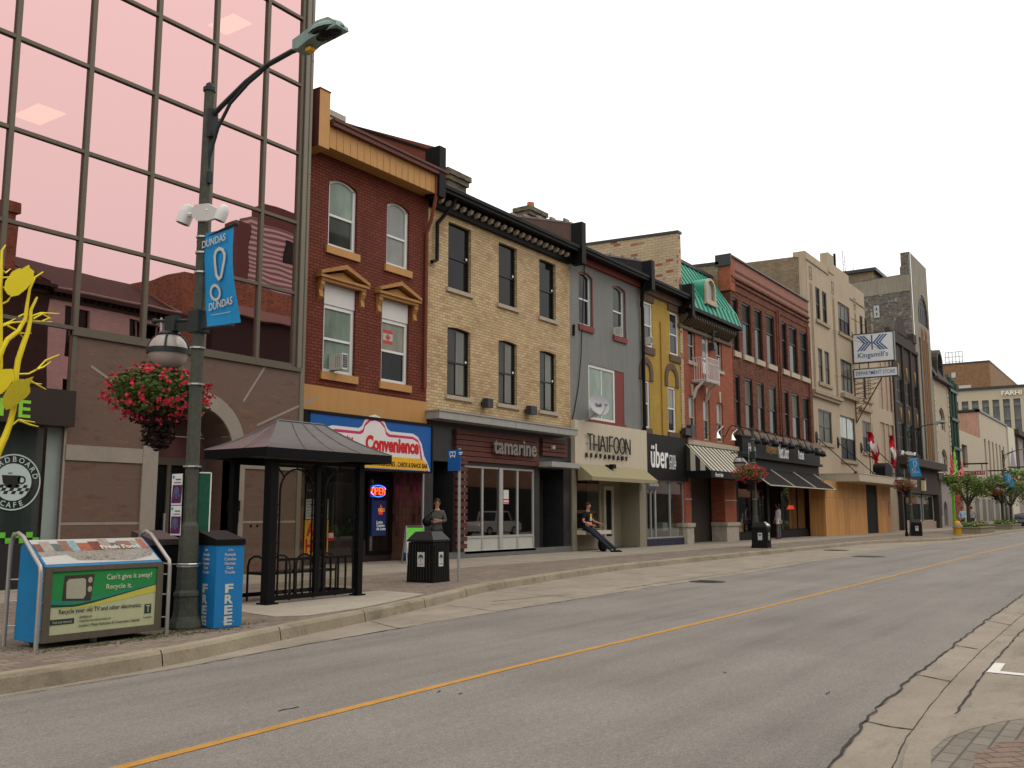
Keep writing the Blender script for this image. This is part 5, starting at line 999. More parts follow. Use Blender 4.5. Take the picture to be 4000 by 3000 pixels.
p = MB(); a = W('D', 710, 678, ys4); b = W('D', 850, 685, ys4); p.text('über', (a[0], ys4-.004, (a[1]+b[1])/2), (1, 0, 0), (0, 0, 1), w=b[0]-a[0], h=1.0, bold=.012, ext=.02)
a = W('D', 860, 640, ys4); b = W('D', 914, 640, ys4); p.text('COOL', (a[0], ys4-.004, a[1]), (1, 0, 0), (0, 0, 1), w=b[0]-a[0], h=.36, bold=.01); c_ = W('D', 860, 690, ys4); p.text('STUFF', (a[0], ys4-.004, c_[1]), (1, 0, 0), (0, 0, 1), w=b[0]-a[0], h=.36, bold=.01); MK(p, 'lettering', WTXT, s4)
zk = W('D', 800, 1250)[1]; xm0 = W('D', 745, 1000)[0]
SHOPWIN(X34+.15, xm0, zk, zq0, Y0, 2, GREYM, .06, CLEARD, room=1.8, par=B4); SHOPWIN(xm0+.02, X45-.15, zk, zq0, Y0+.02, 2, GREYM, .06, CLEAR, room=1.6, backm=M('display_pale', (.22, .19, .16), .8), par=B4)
p = MB(); p.box(X34+.02, X45, Y0-.02, Y0+.25, .15, zk); p.box(X34, X34+.15, Y0-.05, Y0+.1, .15, zq0); p.box(X45-.15, X45, Y0-.05, Y0+.1, .15, zq0); MK(p, 'tile_plinth', BR('navy_tiles', (.015, .02, .05), (.03, .035, .08), (.02, .02, .03), bw=.15, bh=.15, off=0, rough=.3), B4)
p = MB(); a = W('D', 652, 785); b = W('D', 742, 858); p.box(a[0], b[0], Y0-.09, Y0-.055, b[1], a[1]); s5 = MK(p, 'small_sign', M('slate_board', (.05, .055, .06), .5), B4); p = MB(); p.text('JACKPOT', (a[0]+.08, Y0-.095, b[1]+.3), (1, 0, 0), (0, 0, 1), w=b[0]-a[0]-.16, h=.26, bold=.01); p.text('THE SHOP', (a[0]+.3, Y0-.095, b[1]+.15), (1, 0, 0), (0, 0, 1), w=.9, h=.08); MK(p, 'lettering', WTXT, s5)
# mannequin and frame in the window
mx = W('D', 885, 1100, Y0+.5)[0]; t = THING('mannequin', 'dressed mannequin in red sleeves and blue vest behind the window of the yellow house\'s shop', 'mannequin', (mx, Y0+.6, .9))
p = MB(); p.ell((mx, Y0+.6, 1.75), (.2, .13, .3)); MK(p, 'vest', M('blue_vest', (.04, .07, .15), .8), t, smooth=60); p = MB()
for s_ in (-1, 1): p.tube([(mx+s_*.2, Y0+.6, 1.95), (mx+s_*.3, Y0+.58, 1.7), (mx+s_*.24, Y0+.5, 1.45)], [.07, .055, .04], 8)
MK(p, 'sleeve', M('red_sleeve', (.25, .02, .03), .8), t, smooth=60); p = MB(); p.ell((mx, Y0+.6, 2.22), (.09, .11, .13)); p.tube([(mx, Y0+.6, 2.0), (mx, Y0+.6, 2.15)], .05); MK(p, 'head', M('mannequin_skin', (.3, .2, .14), .5), t, smooth=60); p = MB(); p.tube([(mx-.08, Y0+.6, 1.5), (mx-.1, Y0+.6, .8)], .08); p.tube([(mx+.08, Y0+.6, 1.5), (mx+.1, Y0+.6, .8)], .08); MK(p, 'trousers', M('tan_trousers', (.25, .12, .05), .8), t)
t = THING('picture_frame', 'tilted empty wooden frame hanging high in the shop window of the yellow house', 'frame', (mx, Y0+.7, 2.8)); c_ = W3('D', 890, 890, Y0+.7); p = MB(); fr_ = [(-.3, .35), (.25, .5), (.35, -.3), (-.15, -.5)]; p.tube([(c_.x+a, Y0+.7, c_.z+b) for a, b in fr_+fr_[:1]], .04, 4); MK(p, 'moulding', M('dark_wood', (.08, .04, .02), .6), t)
t = THING('display_goods', 'boxes and books laid on the floor of the shop window of the yellow house', 'goods', (mx-.8, Y0+.6, .6))
for k, (dx, w, hh_, cc) in enumerate(((-1.0, .5, .35, (.3, .36, .3)), (-.3, .5, .2, (.35, .36, .22)), (.15, .3, .3, (.3, .1, .05)))): p = MB(); p.box(mx+dx, mx+dx+w, Y0+.5, Y0+.8, .75, .75+hh_); MK(p, 'box', M('goods_box', cc, .7), t)
# ================================================================== BUILDING 5: red brick with green mansard
RB5 = BR('orange_red_brick', (.27, .055, .022), (.36, .085, .038), (.22, .11, .075), bw=.23, bh=.08, stain=.2, var=.12); GRN = M('green_metal_roof', (.035, .24, .165), .45, .15, var=.06); BEIG = M('beige_stone', (.40, .34, .26), .8, var=.08, dirt=.25)
B5 = THING('shop_house', 'orange red brick house with a green ribbed mansard roof and striped awning', 'building', (X45, Y0, .15))
u = [H2('E', 203, 905, 278, 1225), H2('E', 335, 965, 405, 1340), H2('E', 462, 1005, 528, 1310)]
zt = (u[0][3]+u[2][3])/2; zb = (u[0][2]+u[2][2])/2; dz_ = u[1][2]
u = [(u[0][0], u[0][1], zb, zt, 0), (u[1][0], u[1][1], dz_, zt, 0), (u[2][0], u[2][1], zb, zt, 0)]
l = [H2('D', 1015, 95, 1080, 435), H2('D', 1132, 118, 1194, 450), H2('D', 1242, 148, 1302, 470)]
zt2 = sum(h[3] for h in l)/3; zb2 = W('D', 1160, 455)[1]; l = [(h[0], h[1], zb2, zt2, 0) for h in l]
zsb = W('D', 1100, 465)[1]; ze = W('E', 400, 890)[1]
p = MB(); wall(p, X45, X56, zsb-.3, ze+.3, Y0, u+l, d=.2); MK(p, 'wall', RB5, B5)
for h in (u[0], u[2]): WIN(B5, h, Y0, BEIG, GLD, fw=.08, d=.08, sill=BEIG, gm2=GLD, sh=.16)
for h in l: WIN(B5, h, Y0, BEIG, GLW, fw=.08, d=.08, gm2=GLM, sh=.16)
p = MB(); h = u[1]; p.box(h[0], h[0]+.12, Y0+.05, Y0+.12, h[2], h[3]); p.box(h[1]-.12, h[1], Y0+.05, Y0+.12, h[2], h[3]); p.box(h[0]+.12, h[1]-.12, Y0+.05, Y0+.12, h[3]-.1, h[3]); p.box(h[0]+.12, h[1]-.12, Y0+.05, Y0+.12, h[2]+.7, h[2]+.8); p.box(h[0]+.12, h[1]-.12, Y0+.06, Y0+.1, h[2], h[2]+.6); dr = MK(p, 'balcony_door', WHITE, B5); q_ = MB(); q_.quad((h[0], Y0+.1, h[2]), (h[1], Y0+.1, h[2]), (h[1], Y0+.1, h[3]), (h[0], Y0+.1, h[3])); MK(q_, 'pane', GLW, dr)
p = MB()
for h in u+l: xm = (h[0]+h[1])/2; p.prism([(xm-.07, h[3]+.02), (xm+.07, h[3]+.02), (xm+.12, h[3]+.55), (xm-.12, h[3]+.55)], 'y', Y0-.04, Y0)
MK(p, 'keystone', BEIG, B5)
# balcony
a = W('E', 325, 1150, Y0-.7); b = W('E', 487, 1165, Y0-.7); zt = W('E', 400, 1175, Y0-.7)[1]; zb = W('E', 420, 1395, Y0-.7)[1]; xa, xb = W('E', 378, 1300, Y0-.7)[0], b[0]
p = MB(); p.box(xa, xb, Y0-.72, Y0-.69, zt-.04, zt); p.box(xa, xb, Y0-.72, Y0-.69, zt-.3, zt-.27); p.box(xa, xb, Y0-.72, Y0-.69, zb, zb+.06)
for k in range(13): x = xa+(xb-xa)*k/12; p.box(x-.015, x+.015, Y0-.715, Y0-.695, zb, zt)
for x in (xa, xb):
    p.box(x-.03, x+.03, Y0-.7, Y0, zt-.04, zt); p.box(x-.03, x+.03, Y0-.7, Y0, zb, zb+.06); p.box(x-.035, x+.035, Y0-.73, Y0-.68, zb-.1, zt+.12)
    for k in range(1, 6): y = Y0-.7*k/6; p.box(x-.012, x+.012, y-.012, y+.012, zb, zt)
    p.prism([(Y0, zb-.9), (Y0-.12, zb-.75), (Y0-.25, zb-.4), (Y0-.6, zb-.05), (Y0-.5, zb-.02), (Y0-.15, zb-.3), (Y0, zb-.6)], 'x', x-.02, x+.02)
p.box(xa, xb, Y0-.7, Y0, zb-.06, zb); MK(p, 'balcony', M('white_iron', (.5, .46, .44), .6), B5)
# cornice, mansard, dormer
ym = Y0-.55; zg = (W('E', 240, 700, ym)[1]+W('E', 690, 900, ym)[1])/2; xg0 = W('E', 200, 740, ym)[0]; xg1 = W('E', 700, 905, ym)[0]
p = MB(); p.box(xg0+.1, xg1, ym-.08, Y0-.001, zg-.16, zg); p.box(xg0+.1, xg1-.2, ym+.15, Y0-.001, zg-.32, zg-.16); MK(p, 'gutter', BLACK, B5)
p = MB(); n = 22
for k in range(n): x = xg0+.3+k*(xg1-xg0-.6)/n; p.prism([(Y0, zg-.78), (Y0-.15, zg-.72), (Y0-.45, zg-.45), (Y0-.45, zg-.32), (Y0, zg-.32)], 'x', x, x+.12)
MK(p, 'bracket_row', M('olive_bracket', (.085, .065, .04), .7), B5); p = MB(); p.box(xg0+.15, xg1-.1, Y0-.1, Y0-.001, zg-.95, zg-.8); MK(p, 'stone_band', M('dim_stone_band', (.12, .10, .07), .8), B5)
ymt = Y0+.95; zmt = (W('E', 145, 320, ymt)[1]+W('E', 385, 415, ymt)[1])/2; zlow = zg+.0
xl_, xr_ = X45+.05, X56+.0
p = MB(); yk, zk_ = Y0-.28, zg+.75
p.quad((xl_, ym-.02, zg), (xg1-.1, ym-.02, zg), (xr_+.05, yk, zk_), (xl_, yk, zk_)); p.quad((xl_, yk, zk_), (xr_+.05, yk, zk_), (xr_-.25, ymt, zmt), (xl_, ymt, zmt)); p.add([(xr_+.05, yk, zk_), (xg1-.1, ym-.02, zg), (xg1-.1, Y0+.3, zg), (xr_+.05, Y0+3, zk_)], [(0, 1, 2, 3)]); p.quad((xr_+.05, yk, zk_), (xr_+.05, Y0+4, zk_), (xr_-.25, Y0+4, zmt), (xr_-.25, ymt, zmt)); p.quad((xl_, ymt, zmt), (xr_-.25, ymt, zmt), (xr_-.25, Y0+5, zmt+.1), (xl_, Y0+5, zmt+.1))
n = 11
for k in range(n):
    x = xl_+(xr_-xl_-.3)*(k+.5)/n; p.prism([(yk-.05, zk_+.02), (yk+.01, zk_+.03), (ymt+.01, zmt), (ymt-.05, zmt)], 'x', x, x+.14); x = xl_+(xr_-xl_)*(k+.5)/n; p.prism([(ym-.06, zg+.02), (ym, zg+.02), (yk, zk_), (yk-.06, zk_)], 'x', x, x+.14)
MK(p, 'mansard_roof', GRN, B5)
p = MB(); p.box(xl_, xr_-.2, ymt-.12, ymt+.1, zmt-.02, zmt+.14); MK(p, 'roof_edge', CHAR, B5)
dx0 = W('E', 372, 600, Y0-.45)[0]; dx1 = W('E', 462, 690, Y0-.45)[0]; dz0 = W('E', 420, 680, Y0-.45)[1]; dz1 = W('E', 415, 448, Y0-.45)[1]; hw = (dx1-dx0)/2
p = MB(); o_ = [(dx0, dz0), (dx0, dz1-hw)]+arcpts(dx0, dx1, dz1-hw, hw, 10)[1:-1]+[(dx1, dz1-hw), (dx1, dz0)]; p.prism(o_, 'y', Y0-.38, Y0+1.0); MK(p, 'dormer', GRN, B5, smooth=30)
p = MB(); i_ = [(dx0+.14, dz0+.16), (dx0+.14, dz1-hw)]+arcpts(dx0+.14, dx1-.14, dz1-hw, hw-.12, 10)[1:-1]+[(dx1-.14, dz1-hw), (dx1-.14, dz0+.16)]
n = len(o_)
for k in range(n): p.prism([o_[k], o_[(k+1) % n], i_[(k+1) % n], i_[k]], 'y', Y0-.5, Y0-.36)
p.box(dx0-.08, dx1+.08, Y0-.55, Y0-.36, dz0-.1, dz0+.02); w = MK(p, 'dormer_window', BEIG, B5); q_ = MB(); q_.add([(a, Y0-.4, b) for a, b in i_], [tuple(range(n))]); MK(q_, 'pane', GLY, w)
p = MB(); p.tube([W3('E', *q_, Y0-.25) for q_ in ((530, 880), (520, 900), (440, 945), (436, 1060))], .07, 6); c_ = W('E', 442, 1060, Y0-.2); p.box(c_[0]-.16, c_[0]+.16, Y0-.3, Y0-.02, c_[1]-.25, c_[1]+.1); MK(p, 'downpipe', CHAR, B5)
# tall brick fire wall behind 4 & 5
t = THING('fire_wall', 'tall mottled cream and rust brick end wall rising behind the yellow house roof', 'wall', (X45, Y0+1.5, 6)); xw = X45+.1
MOT = BR('mottled_brick', (.42, .32, .2), (.50, .40, .26), (.26, .2, .14), bw=.36, bh=.13, stain=.1, var=.1, c3=(.27, .10, .05))
y0_, z0_ = XP('C', 1085, 275, xw); y1_, z1_ = XP('C', 385, 370, xw)
p = MB(); p.prism([(y0_, 5), (y0_, z0_), (y0_+9, z0_+(z1_-z0_)/(y1_-y0_)*9), (y0_+9, 5)], 'x', xw-.3, xw); MK(p, 'wall', MOT, t)
p = MB(); zz = z0_+(z1_-z0_)/(y1_-y0_)*9; p.prism([(y0_-.05, z0_), (y0_-.05, z0_+.12), (y0_+9, zz+.12), (y0_+9, zz)], 'x', xw-.35, xw+.05); MK(p, 'coping', CHAR, t)
# shop front: striped awning, brick piers on stone bases
zc5 = W('D', 1000, 450)[1]; p = MB(); p.box(X45+.1, X56+.1, Y0-.2, Y0+.2, zsb-.22, zsb+.0); MK(p, 'stone_cornice', BEIG, B5)
def striped():
    m, n_, b = nmat('striped_canvas'); s = n_.nodes.new('ShaderNodeSeparateXYZ'); lk(n_, wallvec(n_), s.inputs[0]); a = n_.nodes.new('ShaderNodeMath'); a.operation = 'MULTIPLY'; a.inputs[1].default_value = 1/.46; lk(n_, s.outputs['X'], a.inputs[0]); f = n_.nodes.new('ShaderNodeMath'); f.operation = 'FRACT'; lk(n_, a.outputs[0], f.inputs[0]); r = ramp(n_, f.outputs[0], [(.49, (.5, .47, .38)), (.51, (.02, .018, .016))]); lk(n_, r, b.inputs['Base Color']); b.inputs['Roughness'].default_value = .8; return m
ya = Y0-1.3; zat = zsb-.24; zab = (W('D', 1050, 690, ya)[1]+W('D', 1395, 712, ya)[1])/2; xa0 = W('D', 985, 470, Y0-.1)[0]; xa1 = X56-.25
p = MB(); p.quad((xa0, Y0-.15, zat), (xa1, Y0-.15, zat), (xa1, ya, zab), (xa0, ya, zab)); p.add([(xa0, Y0-.15, zat), (xa0, ya, zab), (xa0, Y0-.15, zab)], [(0, 1, 2)]); p.add([(xa1, Y0-.15, zat), (xa1, ya, zab), (xa1, Y0-.15, zab)], [(0, 1, 2)]); MK(p, 'striped_awning', striped(), B5)
zv = zab-.32; p = MB(); p.box(xa0-.02, xa1+.02, ya-.02, ya, zv, zab); p.box(xa0-.02, xa0, ya, Y0-.15, zv, zab); p.box(xa1, xa1+.02, ya, Y0-.15, zv, zab); p.quad((xa0, ya, zv+.05), (xa1, ya, zv+.05), (xa1, Y0, zv+.05), (xa0, Y0, zv+.05)); va = MK(p, 'valance', BLACK, B5)
p = MB(); a = W('D', 1228, 738, ya); p.text('Punch Hair', (a[0], ya-.025, zv+.06), (1, 0, 0), (0, 0, 1), w=.95, h=.17, shear=.35, bold=.01); MK(p, 'lettering', WTXT, va)
xp = [(W('D', 972, 900)[0], W('D', 1020, 900)[0]), (W('D', 1293, 900)[0], W('D', 1385, 900)[0])]; zpb = W('D', 1340, 1145)[1]
xp[1] = (xp[1][0], min(xp[1][1], X56))
p = MB()
for a, b in xp: p.box(a, b, Y0-.1, Y0+.6, zpb+.15, zv+.5)
MK(p, 'brick_pier', RB5, B5)
p = MB()
for a, b in xp: p.box(a-.04, b+.04, Y0-.18, Y0+.6, .15, zpb-.02); p.box(a-.1, b+.1, Y0-.24, Y0+.6, zpb-.02, zpb+.15)
for z in (2.1,):
    for a, b in xp: p.box(a-.02, b+.02, Y0-.13, Y0-.1, z, z+.05)
MK(p, 'stone_base', M('rough_stone', (.36, .32, .26), .9, var=.3, scale=5, bmp=.6), B5)
p = MB(); y5 = Y0+.7; x0 = xp[0][1]; x1 = W('D', 1200, 1000, y5)[0]; nsl = 60
for k in range(34): z = .16+k*.1; p.box(x0-.02, x1, y5, y5+.03, z, z+.085)
p.box(X45+.02, x1, y5+.031, y5+.06, .15, zv+.5); MK(p, 'roller_shutter', M('shutter_dark', (.06, .052, .045), .6, .2, var=.06), B5)
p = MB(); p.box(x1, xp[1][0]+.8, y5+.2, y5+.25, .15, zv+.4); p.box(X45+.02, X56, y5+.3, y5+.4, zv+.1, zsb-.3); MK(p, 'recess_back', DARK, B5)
p = MB(); xq0 = W('D', 1222, 1000, y5+.15)[0]; xq1 = W('D', 1290, 1000, y5+.15)[0]; p.box(xq0, xq0+.1, y5+.1, y5+.16, .15, W('D', 1250, 880, y5)[1]); p.box(xq1-.1, xq1, y5+.1, y5+.16, .15, W('D', 1250, 880, y5)[1]); p.box(xq0+.1, xq1-.1, y5+.1, y5+.16, W('D', 1250, 880, y5)[1]-.1, W('D', 1250, 880, y5)[1]); p.box(xq0+.1, xq1-.1, y5+.11, y5+.15, .15, 1.1); dr = MK(p, 'door', M('olive_door', (.07, .06, .04), .6), B5); p = MB(); p.quad((xq0, y5+.14, 1.1), (xq1, y5+.14, 1.1), (xq1, y5+.14, 3), (xq0, y5+.14, 3)); MK(p, 'pane', GLM, dr)
# gooseneck lamps and speakers
SHINY = M('polished_metal', (.55, .54, .52), .2, .9, var=.03)
for i, (b0_, top, tip) in enumerate((((1165, 395), (1255, 325), (1248, 415)), ((1292, 410), (1370, 350), (1368, 432)))):
    A_ = W3('D', *b0_, Y0); T_ = W3('D', *top, Y0-.9); E_ = W3('D', *tip, Y0-1.1); t = THING('gooseneck_lamp', ('left gooseneck lamp of the two over the striped awning', 'right gooseneck lamp over the striped awning, next to the street lamp globe')[i], 'lamp', tuple(A_), group='gooseneck lamps over the awning')
    p = MB(); p.tube([A_, A_+Vector((.1, -.3, .35)), T_, T_+Vector((.15, -.18, -.1)), E_+Vector((.12, 0, .2)), E_+Vector((.02, 0, .1))], .022, 6); MK(p, 'arm', SHINY, t, smooth=60)
    p = MB(); p.lathe([(.05, E_.z+.12), (.1, E_.z+.02), (.19, E_.z-.14), (.17, E_.z-.14)], E_.x, E_.y, 14); MK(p, 'lamp_shade', SHINY, t, smooth=50)
for i, (a, b) in enumerate((((990, 355), (1032, 418)), ((1034, 330), (1070, 435)))):
    A_ = W('D', *a, Y0-.3); B_ = W('D', *b, Y0-.3); t = THING('wall_lamp', ('squat brown box lamp on the stone ledge by the yellow house', 'taller dark box lamp in front of the first lower window of the orange red house')[i], 'lamp', (A_[0], Y0, B_[1])); p = MB(); p.box(A_[0], B_[0], Y0-.32, Y0-.1, B_[1], A_[1]); MK(p, 'shade', CHAR, t); p = MB(); p.box(A_[0]+.1, B_[0]-.1, Y0-.1, Y0-.001, B_[1]+.2, A_[1]-.2); MK(p, 'bracket', BLACK, t)
# ================================================================== BUILDING 6: large red brown brick, black shop
RB6 = BR('red_brown_brick', (.145, .036, .016), (.235, .075, .038), (.07, .033, .022), bw=.24, bh=.08, stain=.5, var=.3, c3=(.07, .022, .012)); PKB = BR('pinkish_new_brick', (.30, .12, .085), (.34, .15, .11), (.20, .11, .09), bw=.24, bh=.08, stain=.1, var=.05)
B6 = THING('shop_house', 'wide red brown brick block with tall paired black windows over a black storefront', 'building', (X56, Y0, .15))
zT = (W('E', 575, 235)[1]+W('E', 1310, 660)[1])/2
up = [(622, 610, 628, 1125), (708, 650, 715, 1160), (820, 725, 826, 1200), (925, 780, 935, 1245)]
Zt = W('E', 700, 668)[1]; Zb = W('E', 720, 1160)[1]
def col6(x0t, x1t): return (W('E', x0t, 900)[0], W('E', x1t, 900)[0])
cu = [col6(625, 672), col6(712, 788), col6(826, 892), col6(932, 1003), col6(1070, 1115), col6(1140, 1210), col6(1240, 1303)]
zu1 = (W('E', 640, 625)[1]+W('E', 1290, 950)[1])/2; zu0 = (W('E', 670, 1135)[1]+W('E', 1280, 1355)[1])/2
zl1 = (W('E', 660, 1335)[1]+W('E', 1265, 1535)[1])/2; zl0 = (W('F', 230, 205)[1]+W('F', 960, 330)[1])/2
hu = [(a, b, zu0, zu1, 0) for a, b in cu]; hl = [(a+.05, b-.05, zl0, zl1, 0) for a, b in cu]
zsg = W('F', 240, 230)[1]
p = MB(); wall(p, X56+.02, X67, zl0-.3, zT-1.05, Y0, hu+hl, d=.24, m=0); MK(p, 'wall', RB6, B6)
for i, h in enumerate(hu): WIN(B6, h, Y0, BLKF, GLF, fw=.1, d=.05, fd=.1, gm2=(GLM if i in (1, 2, 3, 5) else GLF), mid=.62)
for i, h in enumerate(hl): WIN(B6, h, Y0, BLKF, (GLF2 if i in (1, 2, 3, 5) else GLF), fw=.1, d=.05, fd=.1, gm2=GLM, mid=.5)
p = MB()
for h in hu: p.box(h[0]-.1, h[1]+.1, Y0-.1, Y0+.2, h[2]-.28, h[2])
MK(p, 'sill', BEIG, B6)
p = MB(); p.box(X56+.02, X67, Y0-.02, Y0+.5, zT-1.05, zT-.001); MK(p, 'upper_brick_band', PKB, B6)
p = MB(); p.box(X56-.1, X56+.55, Y0-.06, Y0+.6, zT-1.8, zT+.02); MK(p, 'corner_pier', RB5, B6)
p = MB(); xm = (cu[3][1]+cu[4][0])/2; p.box(xm-.3, xm+.3, Y0-.07, Y0, zl0-.3, zu1+.5); p.box(xm-.1, xm+.1, Y0-.12, Y0-.07, zl0-.3, zu1+.5); p.box(X67-.5, X67, Y0-.07, Y0, zl0-.3, zu1+.5)
for k, z in enumerate((.35, .75, 1.0, 1.4)): p.box(X56+.05, X67, Y0-.04-.03*(k % 3), Y0, zu1+z, zu1+z+.12)
for h in hu: p.box(h[1], h[1]+.12, Y0-.03, Y0, zu0, zu1)
MK(p, 'brick_moulding', RB6, B6)
p = MB(); p.box(X56-.15, X67, Y0-.12, Y0+.7, zT, zT+.09); p.box(X56-.2, X56-.1, Y0-.15, Y0+.7, zT-.5, zT+.1); MK(p, 'coping', CHAR, B6)
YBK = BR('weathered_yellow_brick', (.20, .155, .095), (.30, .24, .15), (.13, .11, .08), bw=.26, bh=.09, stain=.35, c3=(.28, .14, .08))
xw = X56-.05; ya_, za_ = XP('E', 500, 320, xw); yb_, zb_ = XP('E', 270, 347, xw)
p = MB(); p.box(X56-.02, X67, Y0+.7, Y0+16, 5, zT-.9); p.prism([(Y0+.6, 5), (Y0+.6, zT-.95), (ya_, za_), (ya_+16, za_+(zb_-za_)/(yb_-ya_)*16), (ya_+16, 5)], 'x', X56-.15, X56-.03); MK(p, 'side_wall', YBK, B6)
p = MB(); zz = za_+(zb_-za_)/(yb_-ya_)*16; p.prism([(ya_, za_), (ya_, za_+.15), (ya_+16, zz+.15), (ya_+16, zz)], 'x', X56-.2, X56+.05); MK(p, 'side_coping', CHAR, B6)
# black shop front
zq = (W('F', 1055, 590)[1]+W('F', 400, 515)[1])/2; zq2 = zsg
BLF = M('black_fascia', (.013, .013, .014), .6, var=.1, spec=.2)
p = MB(); p.box(X56+.05, X67, Y0-.35, Y0-.001, zq, zq2-.25); p.box(X56+.05, X67+.02, Y0-.5, Y0-.001, zq-.14, zq); p.box(X56+.05, X67, Y0-.25, Y0-.001, zq-.75, zq-.14); s6 = MK(p, 'shop_sign', BLF, B6)
p = MB(); p.box(X56+.02, X67+.02, Y0-.5, Y0-.001, zq2-.25, zq2-.0); MK(p, 'stone_ledge', M('brown_stone_ledge', (.2, .155, .12), .8, dirt=.4), B6)
GLDT = M('gold_lettering', (.30, .17, .05), .5)
ysn = Y0-.355
p = MB(); a = W('F', 540, 500, ysn); b = W('F', 658, 510, ysn); p.text("Kingsmill's", (a[0], ysn, a[1]), (1, 0, 0), (0, 0, 1), w=b[0]-a[0], h=.72, bold=.02); MK(p, 'gold_lettering', GLDT, s6)
p = MB(); a = W('F', 672, 525, ysn); b = W('F', 780, 530, ysn); p.text('Next Door', (a[0], ysn, a[1]), (1, 0, 0), (0, 0, 1), w=b[0]-a[0], h=.78, bold=.02); a = W('F', 884, 535, ysn); b = W('F', 942, 540, ysn); p.text('Kitchen', (a[0], ysn, a[1]), (1, 0, 0), (0, 0, 1), w=b[0]-a[0], h=.55, bold=.02)
a = W('F', 345, 465, ysn); b = W('F', 418, 465, ysn); p.text('Home', (a[0], ysn, a[1]), (1, 0, 0), (0, 0, 1), w=b[0]-a[0], h=.5, bold=.02); MK(p, 'white_lettering', WTXT, s6)
# awning in four panels
ya = Y0-1.55; zA = zq-.75; zB = (W('F', 1195, 858, ya)[1]+W('F', 400, 808, ya)[1])/2; xaL = W('F', 300, 760, Y0-.25)[0]; xR1 = W('F', 1040, 700, Y0-.25)[0]
p = MB(); p.add([(xaL, Y0-.26, zA+.1), (xR1, Y0-.26, zA+.1), (xR1, ya, zB), (xaL, ya, zB), (xaL, Y0-.26, zA+.06), (xR1, Y0-.26, zA+.06), (xR1, ya, zB-.04), (xaL, ya, zB-.04)], [(0, 1, 2, 3), (4, 5, 6, 7), (0, 3, 7, 4), (1, 2, 6, 5), (3, 2, 6, 7)]); MK(p, 'awning', M('black_canvas', (.016, .015, .015), .85, spec=.1), B6)
p = MB()
for t_ in (.0, .335, .665, 1.0):
    x = xaL+(xR1-xaL)*t_; p.tube([(x, Y0-.28, zA+.12), (x, ya, zB+.02)], .035, 4)
p.tube([(xaL, ya, zB), (xR1, ya, zB)], .03, 4); MK(p, 'awning_rib', M('cream_rib', (.42, .37, .28), .6), B6)
zw1 = zA-.25; yw = Y0+.15
p = MB(); p.box(X56+.02, X67, Y0+.0, Y0+.3, zw1-.25, zl0-.3+.3 if False else zl0-.35); MK(p, 'lintel_panel', BLF, B6)
xs = [W('F', v, 1100)[0] for v in (205, 235, 322, 550, 572, 708, 1010, 1058)]
zk = W('F', 860, 1300)[1]
p = MB(); p.box(xs[0]-.3, xs[1], Y0-.02, Y0+.3, .15, zw1); p.box(X67-.45, X67, Y0-.05, Y0+.3, .15, zw1); p.box(xs[1], xs[3], Y0+.05, Y0+.25, .15, .5); p.box(xs[5], X67-.45, Y0+.05, Y0+.25, .15, zk); p.box(xs[3], xs[4], Y0, Y0+1.4, .15, zw1); MK(p, 'shop_front', BLF, B6)
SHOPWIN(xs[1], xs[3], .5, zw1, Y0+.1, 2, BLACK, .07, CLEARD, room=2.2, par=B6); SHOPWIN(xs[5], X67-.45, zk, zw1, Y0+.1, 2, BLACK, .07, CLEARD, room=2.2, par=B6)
p = MB(); p.box(xs[4], xs[5], Y0+1.6, Y0+1.7, .15, zw1); MK(p, 'door', BLACK, B6)
# things in the shop window
SHD = EM('red_lamp_glow', (1, .06, .03), 2.5)
for i, (x, y, lb) in enumerate(((798, 1057, 'red glowing lamp standing behind the right window of the black storefront'), (495, 1166, 'red glowing lamp in the left window of the black storefront above the waste bin'))):
    c_ = W3('F', x, y, Y0+.7); t = THING('table_lamp', lb, 'lamp', tuple(c_)); p = MB(); p.lathe([(.24, c_.z-.1), (.12, c_.z+.12)], c_.x, c_.y, 12); MK(p, 'lamp_shade', SHD, t); p = MB(); p.tube([(c_.x, c_.y, c_.z-.1), (c_.x, c_.y, c_.z-.9)], .02, 6); p.lathe([(.16, c_.z-.93), (.14, c_.z-.9)], c_.x, c_.y, 12); MK(p, 'stand', GREYM, t)
t = THING('window_display', 'pale boxes and draped cloth shown in the windows of the black storefront', 'goods', (xs[5], Y0+1, .6))
rr_ = random.Random(4)
for k in range(14):
    x = rr_.choice([rr_.uniform(xs[1]+.3, xs[3]-.7), rr_.uniform(xs[5]+.4, X67-1.2)]); z = zk+rr_.choice([0, 0, .6, 1.1]); p = MB(); p.box(x, x+rr_.uniform(.3, .7), Y0+1.0+.05*k, Y0+1.25+.05*k, z, z+rr_.uniform(.3, .7)); MK(p, 'box', M('display_box', rr_.choice([(.25, .24, .22), (.12, .16, .14), (.22, .1, .08), (.3, .28, .2)]), .7), t)
